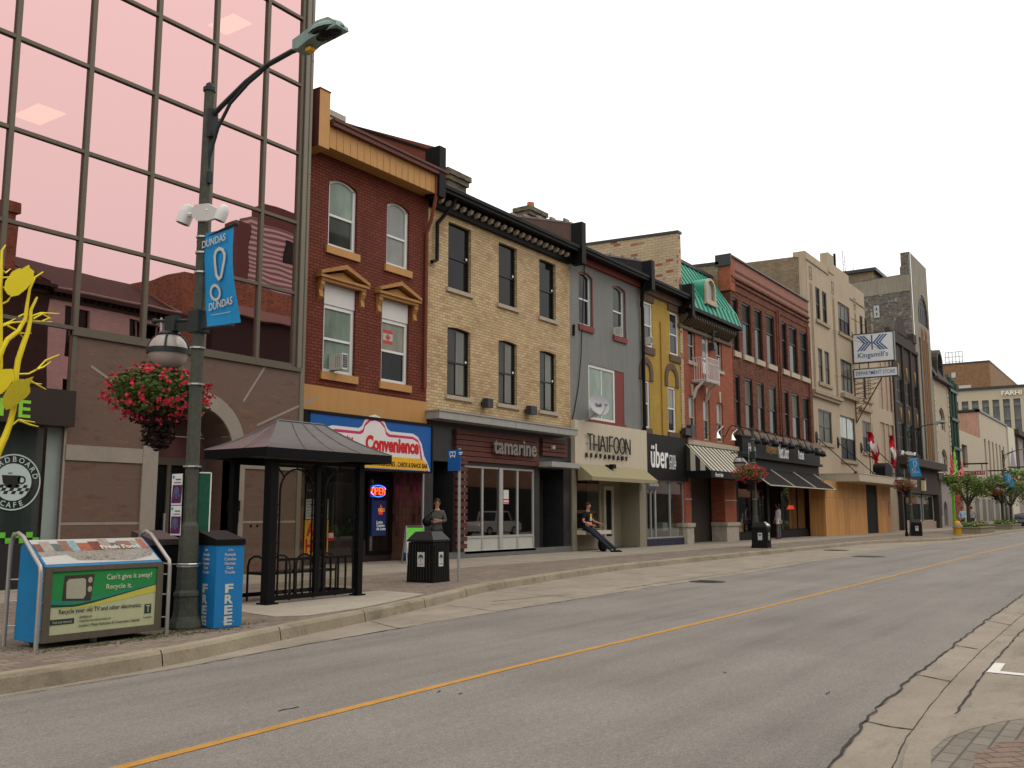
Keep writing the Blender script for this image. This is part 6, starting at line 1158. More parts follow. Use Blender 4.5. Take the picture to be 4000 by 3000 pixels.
# row of black spot lamps on a rail
yr = Y0-1.0; ra = W3('F', 245, 275, yr); rb = W3('F', 1080, 425, yr)
lamps = [(432, 335), (528, 345), (634, 365), (731, 375), (809, 392), (925, 418), (985, 440), (1030, 440), (1095, 465), (1147, 478)]
t0 = THING('lamp_rail', 'long black rail carrying spot lamps above the black storefront', 'rail', tuple(ra)); p = MB(); p.tube([ra, rb], .045, 6); MK(p, 'bar', BLACK, t0)
p = MB()
for k in range(10): x = ra.x+(rb.x-ra.x)*(k+.5)/10; zr_ = ra.z+(rb.z-ra.z)*(k+.5)/10; p.tube([(x, Y0-.02, zr_+.0), (x, Y0-.35, zr_+.55), (x, Y0-.8, zr_+.45), (x, yr, zr_)], .022, 5)
MK(p, 'arm', BLACK, t0)
for i, (x, y) in enumerate(lamps):
    c_ = W3('F', x, y, yr-.15); t = THING('spot_lamp', 'black spot lamp on the rail over the black storefront', 'lamp', tuple(c_), group='black spot lamps over the storefront')
    p = MB(); p.tube([c_+Vector((0, .12, .3)), c_+Vector((0, 0, .12))], .03, 6); p.ell(c_, (.17, .17, .2), 10, 6); MK(p, 'lamp_head', CHAR, t, smooth=60); p = MB(); p.lathe([(.18, c_.z-.16), (.2, c_.z-.06), (.17, c_.z-.06)], c_.x, c_.y, 12); MK(p, 'rim', BLACK, t)
# ================================================================== BUILDING 7: tan department store
X7R = W('X', 3392, 1500)[0]; X7B = W('X', 3497, 1700)[0]
TAN = M('tan_plaster', (.37, .30, .215), .85, var=.08, scale=.7, dirt=.4, bmp=.15); TAN2 = M('tan_trim', (.30, .24, .17), .85, var=.12, dirt=.5); PINKB = M('pinkish_panel', (.33, .24, .18), .8, var=.06, dirt=.15)
B7 = THING('department_store', 'tall tan plaster department store with stepped parapet and grooved pilasters', 'building', (X67, Y0, .15))
def z7(*pts): return sum(W(c, x, y)[1] for c, x, y in pts)/len(pts)
zTa = z7(('E', 1285, 188), ('E', 1495, 330)); zTb = z7(('E', 1500, 262), ('G', 60, 262)) 
xst = W('E', 1500, 300)[0]; zTop1 = W('E', 1290, 188)[1]; zTop2 = W('E', 1515, 262)[1]; xst2 = W('G', 270, 400)[0]; zTop3 = zTop1; zTop3b = W('G', 500, 680)[1]
wins = []
pairs = [((1392, 525), (1432, 835)), ((1452, 565), (1492, 870))]
r1t = z7(('E', 1392, 522), ('E', 1600, 658)); r1b = z7(('E', 1400, 825), ('E', 1605, 935)); r2t = z7(('E', 1412, 1083), ('E', 1615, 1185)); r2b = z7(('E', 1418, 1405), ('E', 1620, 1470)); r3t = W('F', 1100, -10)[1]; r3b = W('F', 1110, 345)[1]
def xr(c, a, b, y): return (W(c, a, y)[0], W(c, b, y)[0])
c1a, c1b = xr('E', 1392, 1432, 700), xr('E', 1452, 1494, 720); c2 = xr('E', 1600, 1705, 830); c3a, c3b = xr('G', 376, 404, 870), xr('G', 420, 448, 890)
hs = []
for (t_, b_) in ((r1t, r1b), (r2t, r2b)): hs += [(c1a[0], c1a[1], b_, t_, 0), (c1b[0], c1b[1], b_, t_, 0), (c2[0], c2[1], b_, t_+.0, 0), (c3a[0], c3a[1], b_, t_, 0), (c3b[0], c3b[1], b_, t_, 0)]
g1 = xr('F', 1103, 1245, 200); g2 = xr('F', 1340, 1500, 300); g3 = xr('F', 1578, 1688, 300)
z3b = W('F', 1105, 345)[1]; z3t = W('F', 1105, -8)[1]; z4b = W('F', 1345, 535)[1]; z4t = W('F', 1345, 60)[1]; z5b = W('F', 1580, 455)[1]; z5t = W('F', 1580, 118)[1]
hs += [(g1[0], g1[1], z3b, z3t, 0), (g2[0], g2[1], z4b, z4t, 0), (g3[0], g3[1], z5b, z5t, 0)]
zcan = W('O', 1310, 545, Y0-2.2)[1]
p = MB(); wall(p, X67, X7R, zcan-.4, zTop3, Y0, hs, d=.25, side=False); p.box(X67+.35, X7R, Y0+.55, Y0+22, 5, zTop3-1.5)
zs_ = [zTop1, zTop1-.0, zTop2, zTop3]
p.box(X67, X7R, Y0+.01, Y0+.5, zTop3-1.6, zTop3-.01); p.box(xst+.001, xst+1.3, Y0-.05, Y0+.5, zTop3-.3, zTop2+.35); p.box(xst+1.3, xst2+.0, Y0, Y0+.5, zTop3, max(zTop3+.3, zTop2-.2)); MK(p, 'wall', TAN, B7)
for i, h in enumerate(hs):
    WIN(B7, h, Y0, BLKF, (GLF if i in (0, 1, 4, 3) else GLF2) if i not in (11,) else GLG, fw=.09, d=.06, gm2=(GLF2 if i > 4 and i not in (11, 12) else GLF), mid=.5, vbars=(2 if i in (2, 7) else 1 if i in (10, 11, 12) else 0))
p = MB()
for a, b, z in ((c1a[0], c1b[1], r1b), (c2[0], c2[1], r1b), (c3a[0], c3b[1], r1b), (c1a[0], c1b[1], r2b), (c3a[0], c3b[1], r2b), (g1[0], g1[1], z3b), (g2[0], g2[1], z4b), (g3[0], g3[1], z5b)): p.box(a-.2, b+.25, Y0-.12, Y0+.1, z-.22, z)
MK(p, 'sill', TAN2, B7)
p = MB(); zco = z7(('F', 1050, -90),) if False else W('E', 1355, 1500)[1]; zco2 = W('E', 1610, 1590)[1]; zc7 = (zco+zco2)/2
xg_ = W('E', 1610, 1580)[0]; p.box(X67+.05, xg_, Y0-.28, Y0, zc7, zc7+.22); p.box(X67+.05, xg_-.1, Y0-.18, Y0, zc7-.2, zc7)
xh = W('G', 190, 1510)[0]; xh2 = W('G', 345, 1590)[0]; zh = W('G', 190, 1500)[1]; p.box(xg_+.3, c2[1]+.5, Y0-.3, Y0, r2b-.5, r2b-.2); p.box(c2[1]+1.2, X7R, Y0-.25, Y0, zc7-.1, zc7+.15); MK(p, 'moulding', TAN2, B7)
p = MB()
for c, x, yt, yb in (('E', 1342, 480, 1445), ('E', 1548, 615, 1520), ('E', 1752, 760, 960), ('G', 487, 860, 1100)):
    xa, zt_ = W(c, x, yt); zb_ = W(c, x, yb)[1]; w = .22
    p.box(xa-w, xa-w+.05, Y0-.03, Y0, zb_, zt_); p.box(xa+w-.05, xa+w, Y0-.03, Y0, zb_, zt_); p.box(xa-.03, xa+.03, Y0-.03, Y0, zb_, zt_-.15)
    p.box(xa-w-.04, xa+w+.04, Y0-.035, Y0, zt_+.2, zt_+.25); p.box(xa-w-.04, xa+w+.04, Y0-.035, Y0, zt_+1.0, zt_+1.05); p.box(xa-w-.04, xa-w, Y0-.035, Y0, zt_+.25, zt_+1.0); p.box(xa+w, xa+w+.04, Y0-.035, Y0, zt_+.25, zt_+1.0); p.ell((xa, Y0, zt_+.62), (.16, .06, .25), 8, 6)
p.box(X67-.05, xst, Y0-.06, Y0, zTop1-.55, zTop1-.45); p.box(xst2, X7R, Y0-.06, Y0, zTop3-1.2, zTop3-1.1)
MK(p, 'pilaster_moulding', TAN2, B7)
xw = X67-.05; yc_, zc_ = XP('E', 1180, 245, xw); yd_, zd_ = XP('E', 735, 300, xw)
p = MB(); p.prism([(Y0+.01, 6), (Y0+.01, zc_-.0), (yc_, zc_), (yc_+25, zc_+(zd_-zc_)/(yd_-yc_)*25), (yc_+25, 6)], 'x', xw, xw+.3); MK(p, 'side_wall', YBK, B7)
p = MB(); ye_ = XP('E', 1230, 260, xw-.05)[0]; p.prism([(Y0-.001, zT-1.), (Y0-.001, zTop1), (yc_, zTop1), (yc_, zc_-.0), (ye_, zc_-.1), (ye_, zT-1)], 'x', xw-.06, xw-.001); MK(p, 'corner_pier', TAN, B7)
# canopy, hoarding
yc = Y0-2.4; zc1 = W('O', 1315, 552, yc)[1]; zc0_ = W('O', 1315, 660, yc)[1]; xc0 = W('O', 1315, 600, yc)[0]; xc1 = W('O', 2145, 690, yc)[0]
p = MB(); p.box(xc0, xc1, yc, Y0, zc0_, zc1); p.box(xc0-.02, xc1+.02, yc-.03, Y0, zc1, zc1+.05); MK(p, 'canopy', M('cream_canopy', (.42, .36, .27), .7, dirt=.2, var=.05), B7)
PLYM = M('plywood', (.50, .235, .06), .7, var=.1, scale=1.5)
def plywood():
    m, n, b = nmat('plywood_sheets'); b.inputs['Roughness'].default_value = .65; w = wallvec(n)
    c = ramp(n, noise(n, pos(n, (3, 3, .35)), 1.5, 6, .7), [(.3, (.36, .15, .035)), (.5, (.48, .23, .06)), (.7, (.56, .29, .09))])
    t = n.nodes.new('ShaderNodeTexBrick'); t.offset = 0; t.inputs['Scale'].default_value = 1; t.inputs['Brick Width'].default_value = 1.22; t.inputs['Row Height'].default_value = 2.44; t.inputs['Mortar Size'].default_value = .008; lk(n, w, t.inputs['Vector'])
    t.inputs['Color1'].default_value = (.85, .85, .85, 1); t.inputs['Color2'].default_value = (1.08, 1.08, 1.08, 1); t.inputs['Mortar'].default_value = (.4, .4, .4, 1)
    c = mixc(n, 1, c, t.outputs['Color'], 'MULTIPLY'); lk(n, c, b.inputs['Base Color']); return m
PLY = plywood(); yh = Y0-1.0
hd = THING('hoarding', 'tall plywood hoarding with a black door strip under the department store canopy', 'hoarding', (X67, yh, .15))
xh0 = W('F', 1187, 1300, yh)[0]; xh1 = W('F', 1633, 1300, yh)[0]; xh2 = W('F', 1752, 1300, yh)[0]; xh3 = W('F', 1895, 1300, yh)[0]
p = MB(); p.box(xh0, xh1, yh, yh+.03, .15, zc0_); p.box(xh2, xh3, yh, yh+.03, .15, zc0_); MK(p, 'front_panel', PLY, hd)
p = MB(); p.box(xh0-.03, xh0, yh, Y0-.05, .15, zc0_); p.box(xh3, xh3+.03, yh, Y0-.05, .15, zc0_); MK(p, 'side_panel', PLY, hd)
p = MB(); p.box(xh1, xh2, yh+.06, yh+.1, .15, zc0_); MK(p, 'black_door', BLACK, hd)
p = MB(); a = W('F', 1855, 1005, yh-.02); b = W('F', 1878, 1145, yh-.02); p.box(a[0], b[0], yh-.02, yh-.002, b[1], a[1]); nt_ = MK(p, 'red_notice', M('red_notice', (.3, .03, .03), .6), hd)
p = MB(); 
for k in range(5): z = b[1]+(a[1]-b[1])*(k+.5)/5.5; p.box(a[0]+.1, b[0]-.1, yh-.026, yh-.021, z, z+.05)
MK(p, 'print', WTXT, nt_)
p = MB(); p.box(X67, X7B, Y0-.001, Y0+.4, .15, zcan-.4); MK(p, 'ground_floor_wall', TAN2, B7)
# stay rods, lamps and flags over the canopy
for i, (a, b) in enumerate((((700, 30), (1265, 530)), ((1010, 105), (1525, 555)), ((1345, 180), (1800, 600)), ((1585, 235), (2000, 620)))):
    A_ = W3('O', *a, Y0-.05); B_ = W3('O', *b, yc+.2); t = THING('stay_rod', ('black stay rod nearest the red brown brick block', 'second black stay rod from the red brown brick block', 'third black stay rod from the red brown brick block', 'fourth black stay rod, farthest along the canopy')[i], 'rod', tuple(A_), group='canopy stay rods')
    p = MB(); p.tube([A_, B_], .03, 6); MK(p, 'rod', BLACK, t); p = MB(); p.ell(A_, (.12, .1, .4), 8, 6); MK(p, 'wall_plate', CHAR, t); p = MB(); p.ell(B_, (.22, .1, .1), 8, 6); MK(p, 'clamp', CHAR, t)
FR, FW = M('flag_red', (.42, .008, .018), .8, var=.05), M('flag_cloth_white', (.55, .52, .5), .8, var=.04)
for i, (base, top, pts) in enumerate((((1480, 560), (1455, 0), (1450, -30, 1500, 180, 1560, 385)), ((1800, 600), (1765, 15), (1765, 20, 1790, 240, 1805, 460)))):
    A_ = W3('O', *base, yc+.25); t = THING('flag', ('limp red and white maple leaf flag over the canopy, nearer the sign', 'narrow limp red and white flag beside the black canopy lamp housing')[i], 'flag', tuple(A_)); T_ = W3('O', *top, yc+.25)
    p = MB(); p.tube([A_, (A_.x, A_.y, T_.z)], .03, 6); MK(p, 'pole', BLACK, t)
    q0 = W3('O', pts[0], pts[1], yc+.25); q1 = W3('O', pts[2], pts[3], yc+.25); q2 = W3('O', pts[4], pts[5], yc+.25)
    n = 18; vs = []; fs = []; mi = []; wv = [.9, .6][i]
    for r_ in range(n+1):
        u = r_/n; c_ = q0.lerp(q1, u*2) if u < .5 else q1.lerp(q2, u*2-1); w = wv*(.25+.75*sin(pi*min(1, u*1.05)))
        for k in range(9):
            v = k/8-.3; vs.append((A_.x+.03+(c_.x-A_.x)*.9+w*v*1.6+.1*sin(u*9), A_.y+.14*sin(k*1.7+u*7), c_.z+.12*sin(k*1.3)))
    mb = MB()
    for r_ in range(n):
        for k in range(8):
            o = r_*9+k; u = (r_+.5)/n; red = (u < .34 or u > .66) if i == 0 else (u < .4 or u > .72); mb.add([vs[o], vs[o+1], vs[o+10], vs[o+9]], [(0, 1, 2, 3)], 0 if red else 1)
    cx_ = vs[9*n//2*1+4] if False else vs[(n//2)*9+5]; mb.add([(cx_[0]+a_*wv*.45, cx_[1]-.2, cx_[2]+b_*wv*.8) for a_, b_ in LEAF], [tuple(range(len(LEAF)))], 0)
    MK(mb, 'cloth', [FR, FW], t, smooth=70)
a = W('O', 1615, 390, yc+.4); b = W('O', 1725, 585, yc+.4); t = THING('lamp_housing', 'black round topped lamp housing standing on the end of the canopy', 'housing', (a[0], yc, b[1])); p = MB(); hw = (b[0]-a[0])/2; p.prism([(a[0], zc1+.05), (b[0], zc1+.05)]+[(a[0]+hw+hw*cos(radians(15*k)), a[1]-.4+.4*sin(radians(15*k))) for k in range(13)], 'y', yc+.1, yc+.9); MK(p, 'body', BLACK, t); p = MB(); p.box(b[0], b[0]+.9, yc+.2, yc+.85, zc1+.05, a[1]-.1); MK(p, 'side_box', CHAR, t)
# hanging sign, seen face on: it stands out from the wall
xs_ = W('G', 500, 1000, Y0-1.5)[0]; xs_ = xs_
def SX(c, x, y): a_ = XP(c, x, y, xs_); return a_
K0 = SX('G', 318, 965); K1 = SX('G', 682, 940); K2 = SX('G', 320, 1222); K3 = SX('G', 690, 1200)
ya_, yb_ = (K0[0]+K2[0])/2, (K1[0]+K3[0])/2; zt_, zb_ = (K0[1]+K1[1])/2, (K2[1]+K3[1])/2
SIGNW = M('sign_face_white', (.62, .64, .65), .4, var=.03, dirt=.06); SBLUE = M('sign_blue_paint', (.02, .08, .24), .4)
sg = THING('hanging_sign', 'large white sign with blue chevrons standing out from the tan wall', 'sign', (xs_, Y0, zt_))
p = MB(); p.box(xs_, xs_+.35, yb_, ya_, zb_, zt_); MK(p, 'face_panel', SIGNW, sg); p = MB(); w = .06
for z0, z1 in ((zt_, zt_+w), (zb_-w, zb_)): p.box(xs_-.03, xs_+.38, yb_-w, ya_+w, z0, z1)
for y0, y1 in ((yb_-w, yb_), (ya_, ya_+w)): p.box(xs_-.03, xs_+.38, y0, y1, zb_, zt_)
MK(p, 'sign_frame', CHAR, sg)
def SP(u, v, off=.006): return (xs_-off, ya_+(yb_-ya_)*u, zb_+(zt_-zb_)*v)
p = MB()
def barq(u0, v0, u1, v1, w): p.add([SP(u0, v0-w), SP(u1, v1-w), SP(u1, v1+w), SP(u0, v0+w)], [(0, 1, 2, 3)])
for k in range(3):
    o = k*.075
    for u0, u1 in ((.08+o, .27+o), (.87-o, .68-o)):
        p.add([SP(u0, .94), SP(u0+(.05 if u0 < .5 else -.05), .94), SP(u1+(.05 if u0 < .5 else -.05)*.9, .66), SP(u1, .66)], [(0, 1, 2, 3)]); p.add([SP(u0, .40), SP(u0+(.05 if u0 < .5 else -.05), .40), SP(u1+(.05 if u0 < .5 else -.05)*.9, .68), SP(u1, .68)], [(0, 1, 2, 3)])
p.add([SP(.455, .42), SP(.49, .42), SP(.49, .94), SP(.455, .94)], [(0, 1, 2, 3)])
p.text("Kingsmill's", SP(.1, .1), (0, -1, 0), (0, 0, 1), w=abs(yb_-ya_)*.76, h=(zt_-zb_)*.24, bold=.008); MK(p, 'emblem', SBLUE, sg)
J0 = SX('G', 325, 1290); J1 = SX('G', 720, 1262); J2 = SX('G', 325, 1368); J3 = SX('G', 725, 1335)
y2a, y2b = (J0[0]+J2[0])/2, (J1[0]+J3[0])/2; z2t, z2b = (J0[1]+J1[1])/2, (J2[1]+J3[1])/2
sg2 = THING('hanging_sign', 'small long white DEPARTMENT STORE sign hanging below the large one', 'sign', (xs_, Y0, z2t)); p = MB(); p.box(xs_, xs_+.3, y2b, y2a, z2b, z2t); MK(p, 'face_panel', SIGNW, sg2)
p = MB()
for z0, z1 in ((z2t, z2t+.05), (z2b-.05, z2b)): p.box(xs_-.03, xs_+.33, y2b-.05, y2a+.05, z0, z1)
for y0, y1 in ((y2b-.05, y2b), (y2a, y2a+.05)): p.box(xs_-.03, xs_+.33, y0, y1, z2b, z2t)
MK(p, 'sign_frame', CHAR, sg2)
p = MB(); hh = z2t-z2b; p.text('DEPARTMENT STORE', (xs_-.006, y2a-.12, z2b+hh*.28), (0, -1, 0), (0, 0, 1), w=abs(y2b-y2a)-.26, h=hh*.46, bold=.006); MK(p, 'lettering', SBLUE, sg2)
t = THING('sign_bracket', 'rusty steel lattice bracket carrying the two hanging signs', 'bracket', (xs_, Y0, z2b)); p = MB()
for y_ in (ya_-.3, ya_+(yb_-ya_)*.35):
    for k in range(6): zz = zb_-(zb_-z2t)*k/6; p.tube([(xs_+.15, y_, zb_-.06), (xs_+.15, y_, z2t+.05)], .03, 4)
p.tube([(xs_+.15, ya_+.1, z2b-3.2), (xs_+.15, yb_+.9, z2b-.1)], .05, 5); p.tube([(xs_+.15, ya_+.1, z2b-3.2), (xs_+.15, ya_+.1, z2b)], .06, 5)
for k in range(9): u = k/9; y1 = ya_+.1; z1 = z2b-3.2+3.1*u; y2 = ya_+.1+(yb_+.8-ya_)*u; p.tube([(xs_+.15, y1, z1), (xs_+.15, y2, z1)], .02, 4); p.tube([(xs_+.15, y1, z1), (xs_+.15, y2, z1+.3)], .02, 4)
p.tube([(xs_+.15, Y0, zt_+.3), (xs_+.15, ya_, zt_+.05), (xs_+.15, ya_+(yb_-ya_)*.7, zt_+.05)], .03, 4); p.tube([(xs_+.15, Y0, zt_+1.3), (xs_+.15, ya_+(yb_-ya_)*.6, zt_+.05)], .02, 4)
for z_ in (zt_-1, zb_+.8, z2b-1): p.tube([(xs_-5, Y0-.05, z_+.6), (xs_, ya_+(yb_-ya_)*.7, z_)], .012, 4)
MK(p, 'lattice', M('rusty_steel', (.12, .06, .03), .8, var=.3), t)
# 7b: narrow bay with three tall panels
B7b = THING('shop_house', 'narrow tan bay with three tall blind panels next to the department store', 'building', (X7R, Y0, .15)); zt7 = W('G', 560, 1040)[1]
pa = xr('G', 556, 688, 1500); zp0 = W('G', 560, 1640)[1]; zp1 = W('G', 560, 1300)[1]; zp1 = max(zp1, zt7-5)
p = MB(); hh_ = []
for k in range(3): a = pa[0]+(pa[1]-pa[0])*k/3; b = pa[0]+(pa[1]-pa[0])*(k+.85)/3; hh_.append((a, b, W('G', 560, 1640)[1], zt7-1.0, 0)); hh_.append((a, b, W('F', 1770, 560)[1], W('F', 1770, 130)[1], 0))
wall(p, X7R, X7B, zcan-.4, zt7, Y0+.05, hh_, d=.12, depth=18); p.box(X7R+.1, X7R+.3, Y0-.02, Y0+.05, zcan, zt7); p.box(X7B-.3, X7B-.1, Y0-.02, Y0+.05, zcan, zt7); MK(p, 'wall', TAN, B7b)
p = MB()
for h in hh_: p.quad((h[0], Y0+.15, h[2]), (h[1], Y0+.15, h[2]), (h[1], Y0+.15, h[3]), (h[0], Y0+.15, h[3]))
MK(p, 'blind_panel', PINKB, B7b)
# ================================================================== BUILDING 8: dark brown + tall pier building
X8R = W('G', 905, 1300)[0]; X9R = W('G', 1045, 1300)[0]
DKB = BR('dark_brown_brick', (.035, .027, .022), (.055, .042, .034), (.03, .025, .022), bw=.3, bh=.1, stain=.1); STD = M('dark_stucco', (.042, .032, .027), .8, var=.1)
B8 = THING('shop_house', 'dark brown brick block with small gold ornaments and gabled parapet', 'building', (X7B, Y0, .15)); z8 = W('G', 720, 990)[1]; z8b = W('G', 900, 1110)[1]
c8 = [xr('G', 705, 765, 1400), xr('G', 783, 838, 1440), xr('G', 860, 912, 1460)]; hs8 = []
for a, b in c8: hs8 += [(a, b, W('G', 740, 1590)[1], W('G', 740, 1370)[1], 0), (a, b, W('H', 510, 620)[1]-0, W('H', 510, 350)[1], 0)]
zc8 = W('H', 700, 720, Y0-.4)[1]
p = MB(); wall(p, X7B+.02, X8R, zc8-.3, z8b, Y0, hs8, d=.35, depth=18); p.box(X7B+.02, X8R, Y0, Y0+.4, z8b, z8b+.5); p.prism([(X7B+3, z8b+.5), (X7B+6.5, z8b+.5), (X7B+4.8, z8b+2.2)], 'y', Y0-.05, Y0+.4); p.box(X8R-1.2, X8R, Y0-.1, Y0+.5, z8b+.5, z8b+1.3); MK(p, 'wall', DKB, B8)
for h in hs8: WIN(B8, h, Y0, BLKF, GLF, fw=.1, d=.06, vbars=1)
p = MB()
for a, b in c8:
    for zz in (W('G', 740, 1290)[1], W('H', 510, 270)[1]): xm = (a+b)/2; p.prism([(xm-.22, zz+.35), (xm, zz-.55), (xm+.22, zz+.35), (xm, zz+.5)], 'y', Y0-.08, Y0)
MK(p, 'gold_ornament', M('gold_ornament', (.3, .16, .04), .6), B8)
p = MB()
for x in (X7B+.2, (c8[0][1]+c8[1][0])/2, (c8[1][1]+c8[2][0])/2, X8R-.2): p.box(x-.22, x+.22, Y0-.15, Y0, zc8, z8b-.6)
p.box(X7B, X8R, Y0-.2, Y0, z8b-.6, z8b-.3); MK(p, 'pilaster', DKB, B8)
rp = W('G', 760, 915); t = THING('roof_hut', 'small red roofed hut on the roof of the dark brown block', 'hut', (rp[0], Y0+4, z8b)); a = W('G', 735, 950, Y0+3); b = W('G', 790, 905, Y0+3); p = MB(); p.box(a[0], b[0]+1, Y0+3, Y0+5, z8b, a[1]); MK(p, 'wall', CREAM, t); p = MB(); p.box(a[0]-.3, b[0]+1.2, Y0+2.8, Y0+5, a[1], b[1]); MK(p, 'roof', OXB, t)
# storefront of the dark block
x8b = W('H', 860, 900, Y0-.3)[0]
p = MB(); zt8 = W('H', 760, 790, Y0-.3)[1]; zb8 = W('H', 700, 1015, Y0-.3)[1]; p.box(X7B-.5, x8b, Y0-.3, Y0-.001, zb8, zt8); p.box(X7B-.5, x8b+1.2, Y0-1.0, Y0-.001, zt8, zc8+.1); MK(p, 'dark_fascia', STD, B8)
p = MB(); 
for x in (W('H', 510, 1200)[0], W('H', 845, 1200)[0]): p.box(x-.35, x+.8, Y0-.35, Y0+.3, .15, zb8)
MK(p, 'column', STD, B8)
SHOPWIN(W('H', 540, 1200)[0], W('H', 720, 1200)[0], .8, zb8-.05, Y0+.1, 2, GREYM, .12, CLEARD, room=3, par=B8); SHOPWIN(W('H', 735, 1200)[0], W('H', 832, 1200)[0], .8, zb8-.05, Y0+.1, 1, GREYM, .12, CLEARD, room=3, par=B8)
p = MB(); p.box(X7B, x8b, Y0-.05, Y0+.1, .15, .8); MK(p, 'stall_riser', PINKB, B8); c_ = W3('H', 735, 940, Y0-.5); t = THING('wall_lamp', 'small cream lantern on the dark fascia past the department store', 'lamp', tuple(c_)); p = MB(); p.box(c_.x-.25, c_.x+.25, Y0-.6, Y0-.31, c_.z-.45, c_.z+.45); MK(p, 'shade', EM('lantern_cream', (.8, .6, .3), .12, (.4, .35, .2)), t)
p = MB(); p.box(c_.x-.3, c_.x+.3, Y0-.65, Y0-.305, c_.z+.45, c_.z+.6); MK(p, 'cap', CHAR, t)
rr_ = random.Random(12); t = THING('window_display', 'pale goods and chairs in the shop windows under the dark fascia', 'goods', (X7B+8, Y0+1, .8))
for k in range(12): x = rr_.uniform(W('H', 540, 1200)[0], W('H', 822, 1200)[0]); p = MB(); z = .85+rr_.choice([0, 0, .8]); p.box(x, x+rr_.uniform(.4, 1), Y0+.8+.06*k, Y0+1.1+.06*k, z, z+rr_.uniform(.4, 1)); MK(p, 'box', M('display_box', rr_.choice([(.3, .3, .3), (.15, .2, .25), (.3, .2, .15)]), .7), t)
# 9: tall grey rendered pier building
XT0 = X8R; zT9 = W('G', 870, 242)[1]; GRY = M('weathered_render', (.23, .21, .165), .9, var=.18, scale=.5, dirt=.6)
B9 = THING('shop_house', 'tall narrow grey rendered building with an arched top window and ochre pilasters', 'building', (XT0, Y0, .15)); z9 = W('G', 985, 375)[1]
zt9 = (W('G', 875, 245)[1]+W('G', 985, 345)[1])/2
ha = xr('G', 915, 1003, 750); ha = (ha[0], ha[1], (W('G', 925, 860)[1]+W('G', 1000, 915)[1])/2, W('G', 940, 590)[1], .0); ra_ = (ha[1]-ha[0])/2; ha = (ha[0], ha[1], ha[2], ha[3], min(ra_, 2.2))
hb = [xr('G', 935, 952, 1200), xr('G', 972, 988, 1220), xr('G', 1003, 1020, 1240)]
zh0 = W('H', 760, 700)[1]; zh1 = W('G', 960, 1010)[1]
p = MB(); wall(p, XT0, X9R, zh0-.3, zt9, Y0, [ha]+[(a, b, zh0, zh1, 0) for a, b in hb], d=.4, side=False); MK(p, 'wall', GRY, B9)
WIN(B9, ha, Y0, BLKF, GLF, fw=.15, d=.08, vbars=4, hung=True, mid=.6)
p = MB()
for a, b in hb: p.quad((a, Y0+.08, zh0), (b, Y0+.08, zh0), (b, Y0+.08, zh1), (a, Y0+.08, zh1))
MK(p, 'window_strip', GLF, B9); p = MB()
for a, b in hb:
    for k in range(4): z = zh0+(zh1-zh0)*(k+.6)/4; p.box(a, b, Y0+.05, Y0+.079, z-.5, z+.2)
MK(p, 'spandrel', STD, B9)
p = MB(); OCH = M('ochre_pilaster', (.22, .105, .04), .7, var=.15, dirt=.3)
for x in ((hb[0][1]+hb[1][0])/2, (hb[1][1]+hb[2][0])/2): p.tube([(x, Y0-.0, zh0), (x, Y0-.0, zh1+.3)], .16, 8); p.lathe([(.2, zh1+.3), (.17, zh1+.8), (.06, zh1+1.1)], x, Y0, 8)
MK(p, 'ochre_pilaster', OCH, B9)
xw = XT0-.05; y0_, z0_ = XP('G', 755, 415, xw); y1_, z1_ = XP('G', 330, 485, xw); yq, zq_ = XP('G', 850, 325, xw); yr_, zr_ = XP('G', 755, 335, xw)
GRB = BR('sooty_grey_brick', (.10, .09, .075), (.19, .175, .15), (.13, .12, .1), bw=.3, bh=.1, stain=.3, blotch=(.40, .38, .34), c3=(.06, .055, .05))
p = MB(); p.prism([(Y0+.02, 6), (Y0+.02, zt9), (Y0+.8, zt9), (Y0+.8, zq_), (y0_, zq_-.1), (y0_, z0_), (y0_+40, z0_+(z1_-z0_)/(y1_-y0_)*40), (y0_+40, 6)], 'x', xw-.3, xw); MK(p, 'side_wall', GRB, B9)
p = MB(); ys1 = XP('G', 850, 700, xw-.31)[0]; zlo = XP('G', 850, 1060, xw-.3)[1]; p.box(xw-.34, xw-.3, Y0, ys1, zlo, zt9-.3); zz1 = XP('G', 700, 480, xw-.3)[1]; p.prism([(ys1, z0_-1.6), (ys1, z0_-.1), (y0_, z0_-.1), (y0_+22, z0_-.1+(z1_-z0_)/(y1_-y0_)*22), (y0_+22, z0_-1.3+(z1_-z0_)/(y1_-y0_)*22)], 'x', xw-.33, xw-.301); MK(p, 'corner_render', GRY, B9)
p = MB(); a = XP('G', 503, 700, xw-.34); b = XP('G', 560, 805, xw-.34); p.box(xw-.36, xw-.3, b[0], a[0], b[1], a[1]); w_ = MK(p, 'side_window', GREYM, B9); p = MB(); my = (a[0]+b[0])/2; mz = (a[1]+b[1])/2
p.box(xw-.38, xw-.361, b[0]+.2, a[0]-.2, b[1]+.2, mz-.1); p.box(xw-.38, xw-.361, b[0]+.2, a[0]-.2, mz+.1, a[1]-.2); MK(p, 'pane', GLF, w_)
a = XP('G', 565, 440, xw); b = XP('G', 320, 395, xw); c_ = XP('G', 500, 358, xw); t = THING('roof_room', 'brick lift room on the roof of the tall grey building', 'building', (xw, a[0], a[1])); p = MB(); p.box(xw, xw+5, c_[0], c_[0]+16, z0_-3, c_[1]-.2); MK(p, 'wall', YBK, t); p = MB(); p.box(xw-.3, xw+5.3, c_[0]-.3, c_[0]+16.3, c_[1]-.2, c_[1]+.1); MK(p, 'roof', CHAR, t)
